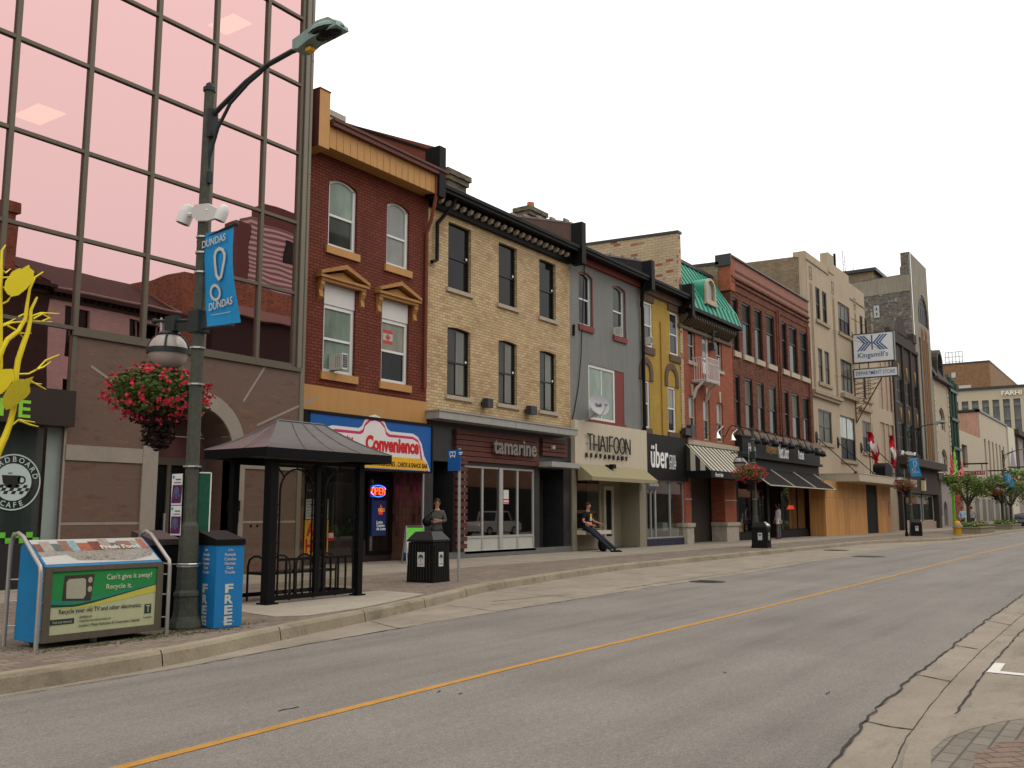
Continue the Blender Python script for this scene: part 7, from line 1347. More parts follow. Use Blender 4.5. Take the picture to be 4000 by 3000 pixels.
for i, (x, yt, r_) in enumerate(((140, 215, .16), (215, 185, .05), (235, 240, .05), (312, 270, .04), (20, 235, .03))):
    q_ = W3('G', x, yt, Y0+14); t = THING('antenna_mast', ('thick dark roof mast behind the department store parapet', 'tallest thin lattice aerial behind the department store parapet', 'second thin aerial close beside the tallest one', 'faint short whip aerial right of the others', 'faint whip aerial left of the dark mast')[i], 'antenna', (q_.x, q_.y, 12)); p = MB(); p.tube([(q_.x, q_.y, 12), tuple(q_)], r_, 5); MK(p, 'mast', BLACK if i == 0 else GREYM, t)
    if i in (0, 1, 2):
        p = MB(); rz_ = random.Random(i)
        for k in range(6): z = q_.z-.8-k*.9; w = rz_.uniform(.3, .9); p.tube([(q_.x-w, q_.y, z), (q_.x+w, q_.y, z+rz_.uniform(-.2, .2))], .025, 4)
        MK(p, 'crossbar', GREYM, t)
# 10: beige gothic front with slate mansard
X10R = W('X', 3706, 1600)[0]; B10 = THING('shop_house', 'narrow beige gothic front with a dark slate mansard and quoins', 'building', (X9R, Y0, .15)); z10 = (W('G', 1060, 1420)[1]+W('G', 1180, 1500)[1])/2
p = MB(); g_ = xr('H', 870, 925, 300); wz = [(W('H', 895, 430)[1], W('H', 895, 220)[1]), (W('H', 905, 760)[1], W('H', 905, 600)[1])]; hq = [(g_[0], g_[1], a, b, .9) for a, b in wz]; zg0 = W('H', 900, 830)[1]
wall(p, X9R+.02, X10R, zg0, z10+.8, Y0, hq, d=.3, depth=14); MK(p, 'wall', M('beige_gothic_wall', (.36, .30, .22), .85, var=.12, dirt=.3), B10)
for h in hq: WIN(B10, h, Y0, BEIG, GLM, fw=.15, d=.15, vbars=1)
p = MB(); zm0 = W('G', 1040, 1110)[1]; zm1 = (W('G', 1045, 1075)[1]+W('G', 1160, 1140)[1])/2; p.quad((X9R, Y0-.3, z10+.8), (X10R, Y0-.3, z10+.8), (X10R-.2, Y0+1.2, zm1), (X9R, Y0+1.2, zm1)); p.box(X9R, X10R, Y0+1.2, Y0+10, z10, zm1); p.quad((X10R, Y0-.3, z10+.8), (X10R, Y0+10, z10+.8), (X10R-.2, Y0+10, zm1), (X10R-.2, Y0+1.2, zm1)); MK(p, 'mansard_roof', M('slate', (.05, .04, .036), .8, var=.2), B10)
p = MB(); p.box(X9R, X10R, Y0-.5, Y0, z10+.55, z10+.8); p.box(X9R, X10R, Y0+1.0, Y0+1.6, zm1, zm1+.4); xm = (X9R+X10R)/2; hw = 1.4
for s_ in (-1, 1): p.box(xm+s_*1.5-.2, xm+s_*1.5+.2, Y0-.1, Y0+.6, z10+.8, z10+2.6)
o_ = arcpts(xm-1.6, xm+1.6, z10+2.4, 1.5, 8); i_ = arcpts(xm-1.1, xm+1.1, z10+2.4, 1.1, 8)
for k in range(8): p.prism([o_[k], o_[k+1], i_[k+1], i_[k]], 'y', Y0-.1, Y0+.6)
MK(p, 'cornice', M('dark_trim', (.05, .04, .035), .7), B10)
p = MB(); rq = random.Random(2); z = zg0
while z < z10+.4: w = .5 if int(z/.5) % 2 else .8; p.box(X9R+.03, X9R+.03+w, Y0-.06, Y0, z, z+.42); p.box(X10R-w, X10R-.02, Y0-.06, Y0, z, z+.42); z += .5
MK(p, 'quoin', BEIG, B10)
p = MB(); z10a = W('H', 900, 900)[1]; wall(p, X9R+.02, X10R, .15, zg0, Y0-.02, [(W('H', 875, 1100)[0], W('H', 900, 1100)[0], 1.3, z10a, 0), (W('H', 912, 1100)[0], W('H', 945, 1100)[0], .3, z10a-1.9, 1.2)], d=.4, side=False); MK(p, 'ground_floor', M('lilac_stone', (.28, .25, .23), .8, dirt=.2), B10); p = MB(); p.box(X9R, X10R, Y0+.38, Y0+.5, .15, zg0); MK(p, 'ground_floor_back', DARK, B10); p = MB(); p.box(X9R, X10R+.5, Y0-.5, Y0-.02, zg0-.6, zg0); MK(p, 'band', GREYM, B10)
# 11: dark green narrow front
X11R = W('X', 3742, 1700)[0]; B11 = THING('shop_house', 'very narrow dark green metal front with turret caps', 'building', (X10R, Y0, .15)); z11 = W('G', 1190, 1390)[1]; GR2 = M('dark_green_paint', (.008, .034, .02), .5, var=.15)
p = MB(); p.box(X10R+.02, X11R, Y0+.1, Y0+12, 4, z11-.6); n = 3
for k in range(n): x = X10R+.5+k*(X11R-X10R-1)/(n-1); p.tube([(x, Y0+.1, 5), (x, Y0+.1, z11-.4-k*.15)], .3, 8); p.lathe([(.42, z11-.5-k*.15), (.45, z11+.3-k*.15), (.25, z11+.6-k*.15)], x, Y0+.1, 8)
for z in (8, 11, 14): p.box(X10R, X11R, Y0-.3, Y0, z, z+.3)
MK(p, 'wall', GR2, B11); p = MB(); p.box(X10R+.02, X11R, Y0-.1, Y0+.1, .15, 4.2); MK(p, 'shop_front', OXB, B11)
# 12: low beige block beyond
X12R = 215; B12 = THING('store', 'long low beige blank walled store with slit windows far along the street', 'building', (X11R, Y0, .15))
z12 = (W('H', 1240, 255)[1]+W('H', 1500, 400)[1])/2; xh_ = W('H', 1240, 300)[0]; xe_ = W('H', 1505, 600)[0]; zlow = W('H', 1100, 440)[1]
LB = M('pale_beige_wall', (.40, .345, .265), .85, var=.05, scale=.3, dirt=.15)
slits = []
for u in (1300, 1338, 1372, 1405, 1437, 1470): x = W('H', u, 700)[0]; slits.append((x, x+1.3, 5.5, W('H', 1310, 515)[1], 0))
p = MB(); wall(p, xh_, xe_, 3.9, z12, Y0, slits, d=.5, depth=25); MK(p, 'wall', LB, B12); p = MB()
for h in slits: p.quad((h[0], Y0+.45, h[2]), (h[1], Y0+.45, h[2]), (h[1], Y0+.45, h[3]), (h[0], Y0+.45, h[3]))
MK(p, 'slit_window', M('shaded_blind', (.2, .17, .14), .8), B12)
p = MB(); wall(p, X11R, xh_-.02, 3.9, zlow, Y0, [(W('H', 1090, 700)[0], W('H', 1140, 700)[0], W('H', 1100, 770)[1], W('H', 1100, 560)[1], 0)], d=.3, depth=25); MK(p, 'lower_wing', LB, B12); p = MB(); p.box(X11R, xh_, Y0+.3, Y0+.4, 4, zlow-1); MK(p, 'wing_window', GLM, B12)
p = MB(); xk = xh_-.02; a = XP('H', 1238, 470, xk); b = XP('H', 1040, 255, xk); p.box(xk-.3, xk, Y0+.1, Y0+25, zlow, z12-.1); MK(p, 'painted_gable', M('faded_orange_mural', (.40, .235, .175), .85, var=.25, scale=.6, dirt=.6), B12)
p = MB(); p.box(xk-.5, xe_, Y0-.15, Y0+.3, z12, z12+.25); p.box(xk-.5, xk+.1, Y0-.15, Y0+25, z12, z12+.25); MK(p, 'coping', CHAR, B12)
p = MB(); p.box(X11R, xe_, Y0-.05, Y0+.3, .15, 3.9); MK(p, 'ground_floor', M('pale_ground_floor', (.33, .29, .23), .8, dirt=.2, var=.1), B12)
p = MB(); rr_ = random.Random(8); x = X11R+2
while x < xe_-4: w = rr_.uniform(2.5, 4.5); p.quad((x, Y0-.06, .6), (x+w, Y0-.06, .6), (x+w, Y0-.06, 3.2), (x, Y0-.06, 3.2)); x += w+rr_.uniform(1, 3)
MK(p, 'display_window', GLF2, B12)
B13 = THING('store', 'pale narrow tower fronted shop beyond the blank beige store', 'building', (xe_, Y0, .15)); xa_ = xe_+.1; xb_ = W('H', 1565, 600)[0]; zz = W('H', 1500, 395)[1]; p = MB(); p.box(xa_, xb_, Y0-.2, Y0+20, .15, zz); MK(p, 'wall', M('cream_end_wall', (.5, .46, .36), .8, dirt=.15), B13); p = MB(); xm = W('H', 1540, 700)[0]; p.prism([(xm-3, W('H', 1540, 780)[1]), (xm+3, W('H', 1540, 780)[1]), (xm, W('H', 1540, 590)[1])], 'y', Y0-.26, Y0-.2); MK(p, 'lancet_panel', M('violet_glass', (.14, .1, .18), .5), B13)
B14 = THING('store', 'greyish terrace of older fronts closing the left side of the street', 'building', (xb_, Y0, .15)); zz = W('H', 1600, 490)[1]; hq = [(xb_+2+i*9, xb_+6+i*9, 8, 13, 2) for i in range(10)]; p = MB(); wall(p, xb_+.1, xb_+150, .15, zz, Y0, hq, d=.4, depth=20); MK(p, 'wall', M('mauve_stone', (.25, .215, .2), .85, var=.15, dirt=.4), B14); p = MB()
for h in hq: p.quad((h[0], Y0+.3, h[2]), (h[1], Y0+.3, h[2]), (h[1], Y0+.3, h[3]), (h[0], Y0+.3, h[3]))
MK(p, 'window', GLM, B14); p = MB(); p.box(xb_, xb_+150, Y0-.8, Y0+.2, zz, zz+.8); MK(p, 'cornice', STD, B14)
# 15: office block with lettering and brick block, facing us down the street
XF = 330; a = XP('G', 1265, 1490, XF); b = XP('X', 4060, 1508, XF); zt = (a[1]+b[1])/2
B15 = THING('office_building', 'pale concrete office block with tall window bays and white roof lettering', 'building', (XF, a[0], .15)); LC = M('pale_concrete', (.40, .345, .25), .8, var=.05, scale=.2)
ypx = [XP('G', u, 1600, XF)[0] for u in (1262, 1318, 1412, 1505, 1598, 1692, 1788, 1885, 1980)]
def yy(u): return XP('G', u, 1600, XF)[0]
zw = XP('G', 1500, 1575, XF)[1]; pit = (yy(1412)-yy(1318)); yl = a[0]+2; yr2 = yy(2400)
p = MB(); p.box(XF, XF+40, yr2, yl, zw, zt); n_ = 0; y = yy(1318)
bays = []
while y > yr2:
    bays.append(y); p.box(XF, XF+1, y-pit*-.0+0, y-pit*0+abs(pit)*.35, 0, zw) if False else None; y -= abs(pit)
for y in bays: p.box(XF, XF+1.2, y, y+abs(pit)*.34, 0, zw)
MK(p, 'frame', LC, B15); p = MB(); p.box(XF+1.0, XF+40, yr2, yl, 0, zw); MK(p, 'window_bay', GL('blue_grey_glass', (.10, .115, .115), .1, .3), B15)
p = MB()
for k in range(8): z = zw*(k+1)/8.5; p.box(XF+.6, XF+1.0, yr2, yl, z, z+1.0)
MK(p, 'spandrel', M('blue_grey_spandrel', (.14, .15, .14), .6), B15)
p = MB(); p.box(XF-.6, XF+41, yr2, yl+.5, zt, zt+.8); MK(p, 'roof_edge', CHAR, B15)
q = XP('G', 1688, 1528, XF-.5); q2 = XP('G', 1896, 1496, XF-.5); p = MB(); hh = (zt-zw)*.42; p.text('FARHI HOLDINGS', (XF-.1, q[0], zw+(zt-zw)*.32), (0, -1, 0), (0, 0, 1), w=abs(q2[0]-q[0])*2.75, h=hh, ext=.5, bold=.02); MK(p, 'lettering', M('white_letters', (.7, .68, .6), .5), B15)
XB = 420; a = XP('G', 1175, 1240, XB); b = XP('G', 1575, 1222, XB); c_ = XP('G', 1680, 1315, XB); zt = (a[1]+b[1])/2
B16 = THING('office_building', 'plain brown brick block rising behind the concrete office block', 'building', (XB, a[0], 0)); p = MB(); p.box(XB, XB+90, b[0], a[0]+4, 0, zt); MK(p, 'wall', BR('brown_far_brick', (.19, .105, .05), (.24, .14, .07), (.17, .11, .07), bw=.8, bh=.5, stain=.1), B16)
p = MB(); w0 = XP('G', 1226, 1365, XB-.2); w1 = XP('G', 1262, 1315, XB-.2); p.box(XB-.3, XB-.01, w1[0], w0[0], w0[1], w1[1]); w0 = XP('G', 1295, 1470, XB-.2); w1 = XP('G', 1405, 1430, XB-.2); p.box(XB-.3, XB-.01, w1[0], w0[0], w0[1], w1[1]); MK(p, 'vent_panel', M('pale_vent', (.4, .4, .36), .7), B16)
p = MB(); p.box(XB-.2, XB+91, b[0]-.2, a[0]+4.2, zt, zt+.6); MK(p, 'coping', CHAR, B16); p = MB(); q = XP('G', 1165, 1130, XB+20); q2 = XP('G', 1330, 1240, XB+20); yv0, yv1 = q[0], q2[0]
for k in range(6): y = yv0+(yv1-yv0)*k/5; p.box(XB+20, XB+20.6, y-.15, y+.15, zt, q[1])
for k in range(4): z = zt+(q[1]-zt)*(k+1)/4; p.box(XB+20, XB+20.6, min(yv0, yv1), max(yv0, yv1), z-.2, z)
MK(p, 'roof_screen', M('pale_blue_steel', (.45, .5, .52), .5), B16)
# ================================================================== STREET FURNITURE
POLE = M('speckled_grey_green_pole', (.062, .066, .052), .75, var=.45, scale=18, bmp=.3); IRONG = M('dark_green_iron', (.022, .03, .03), .5); TEALM = M('weathered_teal_head', (.19, .27, .24), .55, var=.15, dirt=.3)
GLOBE = M('frosted_globe', (.33, .29, .265), .25, var=.05, spec=.5); STRAP = M('steel_strap', (.5, .5, .48), .3, .6)
LEAFM = M('basket_leaf', (.06, .095, .018), .6, var=.45, scale=14); LEAFD = M('dark_vine_leaf', (.022, .009, .009), .6, var=.5, scale=14); FLOW = M('red_blossom', (.60, .045, .075), .55, var=.25, scale=20)
BANB = M('banner_blue', (.015, .24, .52), .6, var=.05); BANW = M('banner_print_pale', (.5, .5, .47), .6, var=.04)
def leafcloud(mb, rnd, n, c, r, s, m=0, shell=.5, flat=.6, zmin=-1):
    for _ in range(n):
        while 1:
            d = Vector((rnd.gauss(0, 1), rnd.gauss(0, 1), rnd.gauss(0, 1))).normalized()
            if d.z > zmin: break
        q = shell+(1-shell)*rnd.random()**.6; p_ = Vector(c)+Vector((d.x*r[0]*q, d.y*r[1]*q, d.z*r[2]*q))
        a = (d+Vector((rnd.gauss(0, .5), rnd.gauss(0, .5), rnd.gauss(0, .5)))).normalized(); u_, v_ = basis(a); k = s*rnd.uniform(.6, 1.3)
        mb.add([p_-u_*k, p_-v_*k*flat, p_+u_*k, p_+v_*k*flat], [(0, 1, 2, 3)], m)
def lamp_post(label, loc, arm, world_detail=False, hgt=6.95, banner=False, cam_=False):
    t = THING('street_lamp', label, 'street lamp', loc, group='octagonal street lamps')
    p = MB(world=False)
    p.lathe([(.20, 0), (.205, .03), (.19, .08), (.155, .15), (.15, .2)], 0, 0, 8, rot=pi/8); MK(p, 'base', POLE, t)
    p = MB(world=False); top = hgt-.15-.12; p.lathe([(.148, .2), (.142, .38), (.155, .385), (.15, .42), (.128, .45), (.112, 1.2), (.085, 1.25), (.062, top)], 0, 0, 8, rot=pi/8); MK(p, 'shaft', POLE, t)
    p = MB(world=False); p.lathe([(.078, top), (.078, top+.05), (.05, top+.06), (.045, top+.10), (.01, top+.13)], 0, 0, 10); MK(p, 'finial', IRONG, t)
    p = MB(world=False)
    for z in (.72, 1.9, 2.9, 3.35, 4.3, 4.55, 4.75, 5.15): 
        if z < top-.3: r = .112-.05*(z-1.05)/5.6 if z > 1.2 else .125; p.lathe([(r+.006, z), (r+.006, z+.02)], 0, 0, 8, rot=pi/8)
    MK(p, 'steel_band', STRAP, t)
    # globe light on a bracket towards the shops
    p = MB(world=False); p.box(-.09, .09, -.1, .1, 3.55, 3.82); p.tube([(0, .1, 3.72), (0, .88, 3.80)], .022, 8); p.ell((0, .9, 3.80), (.04, .04, .04), 8, 6); p.prism([(.1, 3.58), (.1, 3.68), (.35, 3.72), (.62, 3.74), (.62, 3.68), (.4, 3.62)], 'x', -.02, .02); p.box(-.05, .05, .42, .62, 3.62, 3.82); MK(p, 'globe_bracket', IRONG, t)
    gy, gz_, gr = .58, 3.37, .245
    p = MB(world=False); p.lathe([(gr*.55, gz_+gr*.82), (gr*.62, gz_+gr*.9), (gr*.5, gz_+gr*1.0), (.05, gz_+gr*1.12)], 0, gy, 20); p.lathe([(gr+.006, gz_-.03), (gr+.018, gz_-.03), (gr+.018, gz_+.035), (gr+.006, gz_+.035)], 0, gy, 24)
    for k in range(4):
        a = pi/4+k*pi/2; p.tube([(cos(a)*(gr+.01)*cos(b), gy+sin(a)*(gr+.01)*cos(b), gz_+(gr+.01)*sin(b)) for b in [radians(x) for x in (0, 15, 30, 45, 60)]], .014, 5)
    MK(p, 'globe_cage', IRONG, t, smooth=50)
    p = MB(world=False); p.ell((0, gy, gz_), (gr, gr, gr), 24, 14); MK(p, 'globe', GLOBE, t, smooth=80)
    if arm:
        P = [(0, -.02, 6.3), (0, -.25, 6.42), (0, -.7, 6.62), (0, -1.1, 6.74), (0, -1.5, 6.79), (0, -1.7, 6.79)]
        p = MB(world=False); p.tube(P, .032, 8); p.tube([(0, -.03, 5.55), (0, -.06, 5.8), (0, -.2, 6.15), (0, -.42, 6.42), (0, -.75, 6.60), (0, -.98, 6.68)], .022, 8); p.box(-.05, .05, -.13, -.05, 6.05, 6.42); p.box(-.03, .03, -.1, -.05, 5.45, 5.6); MK(p, 'lamp_arm', IRONG, t, smooth=50)
        p = MB(world=False); p.prism([(-1.62, 6.74), (-1.62, 6.86), (-1.85, 6.92), (-2.02, 6.98), (-2.2, 6.97), (-2.33, 6.88), (-2.34, 6.83), (-1.9, 6.79), (-1.72, 6.73)], 'x', -.1, .1)
        p.ell((0, -2.08, 6.86), (.15, .27, .12), 16, 8, z0=0); hd_ = MK(p, 'lamp_head', TEALM, t, smooth=50)
        p = MB(world=False); p.ell((0, -2.08, 6.85), (.13, .24, .07), 16, 8, z1=0); MK(p, 'lens', GLD, hd_, smooth=60); p = MB(world=False); p.box(-.04, .04, -1.86, -1.78, 6.70, 6.74); MK(p, 'yellow_tag', YLW, hd_)
    if cam_:
        p = MB(world=False); p.prism([(.12, 5.12), (.05, 5.17), (-.2, 5.14), (-.42, 5.02), (-.42, 4.92), (-.2, 4.92), (0, 4.95), (.1, 5.03)], 'x', -.1, -.06); MK(p, 'camera_mount', WPLY, t)
        for yc_, s_ in ((.28, 1), (-.42, .8)):
            c_ = Vector((-.05, yc_, 5.1 if yc_ > 0 else 4.99)); ax = Vector((-.2, .3, -1)).normalized(); p = MB(world=False)
            p.tube([c_+ax*-.13*s_, c_+ax*-.10*s_, c_-ax*.03*s_, c_+ax*.0, c_+ax*.13*s_], [.03*s_, .075*s_, .085*s_, .092*s_, .088*s_], 14); p.tube([c_, (-.08, yc_*.4, 5.06)], .03, 6); cm = MK(p, 'security_camera', WHITE, t, smooth=50)
            p = MB(world=False); p.tube([c_+ax*.131*s_, c_+ax*.135*s_], .075*s_, 14); MK(p, 'lens', GLM, cm)
    if banner:
        def BP(u, v, off=0): return Vector((.02*sin(v*5+u*2)-off, .03-.6*u-.19*(1-v)**1.5, 3.60+1.2*v-.03*(1-u)*0))
        p = MB(world=False); N = 10
        for i in range(4):
            for j in range(N): a, b, c_, d = (i/4, j/N), ((i+1)/4, j/N), ((i+1)/4, (j+1)/N), (i/4, (j+1)/N); p.quad(BP(*a), BP(*b), BP(*c_), BP(*d))
        bn = MK(p, 'banner', BANB, t, smooth=80)
        p = MB(world=False); p.tube([(0, .1, 4.72), (0, -.6, 4.83)], .018, 6); p.ell((0, -.62, 4.83), (.035, .035, .035), 8, 6); p.tube([(0, .05, 3.6), (0, -.6, 3.58)], .018, 6); p.ell((0, -.62, 3.575), (.03, .03, .03), 8, 6); MK(p, 'banner_arm', IRONG, t)
        p = MB(world=False); o = .03
        p.text('DUNDAS', BP(.13, .83, o), (0, -1, .08), (0, .03, 1), w=.44, h=.095, ext=.002, bold=.01); p.text('DUNDAS', BP(.14, .165, o), (0, -1, .08), (0, .15, 1), w=.44, h=.095, ext=.002, bold=.01, shear=.15)
        def loop(P, w):
            n = len(P); c_ = sum(P, Vector())/n
            for k in range(n):
                a, b = P[k], P[(k+1) % n]; da, db = (a-c_).normalized()*w, (b-c_).normalized()*w; p.quad(a-da, b-db, b+db, a+da)
        loop([BP(.40+.15*cos(radians(15*k)), .345+.075*sin(radians(15*k)), o) for k in range(24)], .018)
        ex = [(.56, .475), (.50, .52), (.495, .62), (.50, .72), (.55, .77), (.64, .79), (.74, .77), (.80, .72), (.79, .66), (.72, .57), (.64, .49)]
        c_ = Vector(BP(.62, .66, o))
        P = [BP(a+.02, b, o) for a, b in ex]; n = len(P); w = .02
        for k in range(n):
            a, b = P[k], P[(k+1) % n]; tt = (b-a).normalized(); nn = Vector((0, -tt.z, tt.y))*w; p.quad(a-nn-tt*.012, b-nn+tt*.012, b+nn+tt*.012, a+nn-tt*.012)
        p.quad(BP(.2, .115, o), BP(.8, .115, o), BP(.8, .12, o), BP(.2, .12, o)); MK(p, 'print', BANW, bn)
    return t
def basket(label, loc, dens=1.0, fl=True, rod=True):
    t = THING('hanging_basket', label, 'flower basket', loc, group='hanging flower baskets')
    rnd = random.Random(11)
    p = MB(world=False); leafcloud(p, rnd, int(2600*dens), (0, 0, .02), (.58, .58, .34), .032, shell=.45); leafcloud(p, rnd, int(700*dens), (0, 0, .18), (.42, .42, .28), .035, shell=.5)
    for k in range(16): a = rnd.uniform(0, 2*pi); q_ = rnd.uniform(.46, .62); leafcloud(p, rnd, int(60*dens), (q_*cos(a), q_*sin(a), rnd.uniform(-.2, .2)), (.13, .13, .11), .03, shell=.1)
    MK(p, 'foliage', LEAFM, t)
    p = MB(world=False); leafcloud(p, rnd, int(750*dens), (0, -.05, -.48), (.20, .20, .22), .034, shell=.2); leafcloud(p, rnd, int(700*dens), (0, 0, -.2), (.38, .38, .24), .035, shell=.3); MK(p, 'trailing_vine', LEAFD, t)
    p = MB(world=False); p.lathe([(.3, -.08), (.27, -.25), (.18, -.38), (.05, -.44)], 0, 0, 16); MK(p, 'pot', M('basket_liner', (.03, .025, .02), .9), t)
    p = MB(world=False)
    for k in range(int(230*dens)):
        d = Vector((rnd.gauss(0, 1), rnd.gauss(0, 1), rnd.gauss(0, .9))).normalized(); c_ = Vector((d.x*.62, d.y*.62, .02+d.z*.36))*rnd.uniform(.92, 1.1)
        for j in range(rnd.randint(2, 5)):
            q = c_+Vector((rnd.gauss(0, .028), rnd.gauss(0, .028), rnd.gauss(0, .018)))
            for m_ in range(3):
                a = (d+Vector((rnd.gauss(0, .6), rnd.gauss(0, .6), rnd.gauss(0, .6)))).normalized(); u_, v_ = basis(a); s = .021*rnd.uniform(.7, 1.2); p.add([q-u_*s, q-v_*s, q+u_*s, q+v_*s], [(0, 1, 2, 3)])
    if fl: MK(p, 'blossoms', FLOW, t)
    if rod: p = MB(world=False); p.tube([(0, 0, 1.0), (0, 0, .3)], .012, 6); MK(p, 'hanger', STRAP, t)
    return t
L1 = (7.28, 9.66, .15)
lamp_post('tall street lamp with blue banner and white cameras in the left foreground', L1, True, banner=True, cam_=True)
basket('large basket of red flowers hanging below the globe of the foreground street lamp', (7.28, 10.42, 2.98))
def half(label, loc, **k): return lamp_post(label, loc, False, hgt=4.92, **k)
half('short street lamp with a globe and flower basket before the striped awning', (36.9, 13.5, .15))
b2_ = basket('red flower basket on the short street lamp before the black storefront', (36.0, 13.35, 3.02), dens=.8)
l3 = lamp_post('tall street lamp with a blue banner in front of the dark brown block', (62.5, 12.95, .15), True, banner=True, cam_=True)
basket('dull flower basket on the street lamp at the end of the canopy', (62.2, 13.15, 3.2), dens=.5)
lamp_post('farthest street lamp, with a blue banner at the right edge of the view', (92, 11.3, .15), True, banner=True)
basket('dark red flower basket among the far street trees', (92, 12.1, 3.3), dens=.5)
# papers on the pole
PURP = M('purple_print', (.09, .015, .07), .6, var=.5, scale=25)
for i, (z0, z1) in enumerate(((1.60, 1.97), (1.24, 1.59))):
    t = THING('poster', ('upper white and purple poster wrapped on the foreground lamp post', 'lower white and purple poster wrapped on the foreground lamp post')[i], 'poster', (7.1, 9.66, z0)); p = MB(); xL, xR_ = 7.0, 7.17; yk_ = 9.72
    def Q(u, z, o=0): return (7.155-o, 9.86-.2*u+.01*sin(z*20), z)
    p.quad(Q(0, z0), Q(1, z0), Q(1, z1), Q(0, z1)); p.quad(Q(0, z0, -.004), Q(1, z0, -.004), Q(1, z1, -.004), Q(0, z1, -.004)); MK(p, 'sheet', WHITE, t)
    p = MB(); h = z1-z0; p.quad(Q(.05, z0+.02, .004), Q(.95, z0+.02, .004), Q(.95, z0+h*.64, .004), Q(.05, z0+h*.64, .004)); MK(p, 'purple_print', PURP, t)
    p = MB(); 
    for u, v, r_ in ((.5, .45, .05), (.25, .3, .02), (.75, .3, .02), (.5, .25, .022)): p.add([(7.147, 9.86-.2*u+r_*cos(a*pi/6), z0+h*v+r_*sin(a*pi/6)) for a in range(12)], [tuple(range(12))], 0)
    p.quad(Q(.35, z0+h*.8, .005), Q(.85, z0+h*.8, .005), Q(.85, z0+h*.84, .005), Q(.35, z0+h*.84, .005)); p.quad(Q(.2, z0+h*.7, .005), Q(.85, z0+h*.7, .005), Q(.85, z0+h*.73, .005), Q(.2, z0+h*.73, .005)); MK(p, 'dark_print', M('print_mix', (.08, .09, .16), .6, var=.5, scale=30), t)
    p = MB(); p.add([(7.146, 9.83+.018*cos(a*pi/6), z0+h*.9+.018*sin(a*pi/6)) for a in range(12)], [tuple(range(12))], 0); MK(p, 'blue_spot', BANB, t)
t = THING('poster', 'dark green speckled poster sheet on the road side of the foreground lamp post', 'poster', (7.3, 9.6, 1.3)); p = MB(); p.prism([(7.34, 9.6), (7.46, 9.54), (7.47, 9.55), (7.35, 9.61)], 'z', 1.28, 1.98); MK(p, 'sheet', M('green_poster', (.01, .07, .04), .5, var=.4, scale=30), t)
p = MB(); p.prism([(7.46, 9.539), (7.475, 9.535), (7.475, 9.55), (7.462, 9.55)], 'z', 1.28, 1.99); p.prism([(7.34, 9.595), (7.46, 9.535), (7.47, 9.55), (7.35, 9.61)], 'z', 1.98, 1.995); MK(p, 'edge', WHITE, t)
# ------------------------------------------------------------------ news boxes
NBL = M('news_box_blue', (.012, .17, .42), .35, var=.05, spec=.4)
def newsbox(label, loc, rz, col, lid, txt=True):
    t = THING('news_box', label, 'news box', loc, rz); w, d, h = .37, .44, .96
    p = MB(world=False); p.box(0, w, 0, d, .0, h); MK(p, 'body', col, t)
    p = MB(world=False); p.add([(-.012, -.012, h+.002), (w+.012, -.012, h+.002), (w+.012, d+.01, h+.002), (-.012, d+.01, h+.002), (-.012, -.012, h+.07), (w+.012, -.012, h+.07), (w+.012, d+.01, h+.17), (-.012, d+.01, h+.17)], [(0, 1, 2, 3), (4, 5, 6, 7), (0, 1, 5, 4), (1, 2, 6, 5), (2, 3, 7, 6), (3, 0, 4, 7)]); MK(p, 'lid', lid, t)
    if txt:
        p = MB(world=False)
        for fo, fr_, mid in (((w/2, -.003), (1, 0, 0), w/2), ((-.003, d/2), (0, -1, 0), d/2)):
            for i, s_ in enumerate(('Jobs', 'Rentals', 'Condos', 'Homes', 'Cars', 'Trucks')): p.text(s_, (fo[0], fo[1], h-.075-i*.052), fr_, (0, 0, 1), h=.036, align='C', bold=.012, ext=.002)
            for i, ch in enumerate('FREE'): p.text(ch, (fo[0], fo[1], h-.56-i*.125), fr_, (0, 0, 1), h=.105, w=.11, align='C', bold=.04, ext=.002)
            p.text('marketmedia.ca', (fo[0], fo[1], .06), fr_, (0, 0, 1), h=.018, align='C', ext=.001)
        MK(p, 'lettering', BANW, t)
    return t
newsbox('bright blue FREE paper box with black lid beside the foreground lamp post', (7.42, 9.32, .16), radians(-8), NBL, BLACK)
newsbox('black news box with dull maroon lid half hidden behind the foreground lamp post', (7.0, 9.98, .16), radians(-4), BLACK, M('dull_maroon_lid', (.05, .035, .035), .5), False)
t = THING('cable', 'thin cable looped around the foreground lamp post to the black box', 'cable', (7.2, 9.7, 1)); p = MB(); p.tube([(7.05, 10.1, 1.0), (7.1, 9.95, .92), (7.14, 9.8, .9), (7.15, 9.66, .905), (7.2, 9.54, .905), (7.3, 9.52, .905), (7.4, 9.58, .905)], .008, 5); MK(p, 'wire', STRAP, t)
# ------------------------------------------------------------------ recycling box
t = THING('recycling_bin', 'wide blue recycling station with a tubular steel frame and green poster front', 'recycling bin', (5.36, 9.38, .15))
X0, X1, YA, YB_, ZB, ZF, ZT_ = 5.36, 6.72, 9.38, 9.86, .21, .96, 1.22
ST = M('brushed_steel_tube', (.36, .34, .31), .4, .5, var=.1, dirt=.3); RBL = M('recycle_blue', (.012, .17, .38), .45, dirt=.15)
sd = [(YA, ZB), (YA, ZF), (YA+.02, ZF+.02), (YB_-.1, ZT_), (YB_, ZT_-.06), (YB_+.02, ZB)]
p = MB(); p.prism(sd, 'x', X0, X1); MK(p, 'body', RBL, t)
p = MB(); p.box(X0-.005, X1+.005, YA-.03, YA-.001, ZB, ZB+.07); p.box(X0-.005, X1+.005, YA-.03, YA-.001, ZF-.05, ZF); p.box(X0-.005, X0+.07, YA-.03, YA-.001, ZB+.07, ZF-.05); p.box(X1-.07, X1+.005, YA-.03, YA-.001, ZB+.07, ZF-.05); MK(p, 'poster_frame', M('tarnished_frame', (.14, .12, .09), .45, .4, dirt=.3), t)
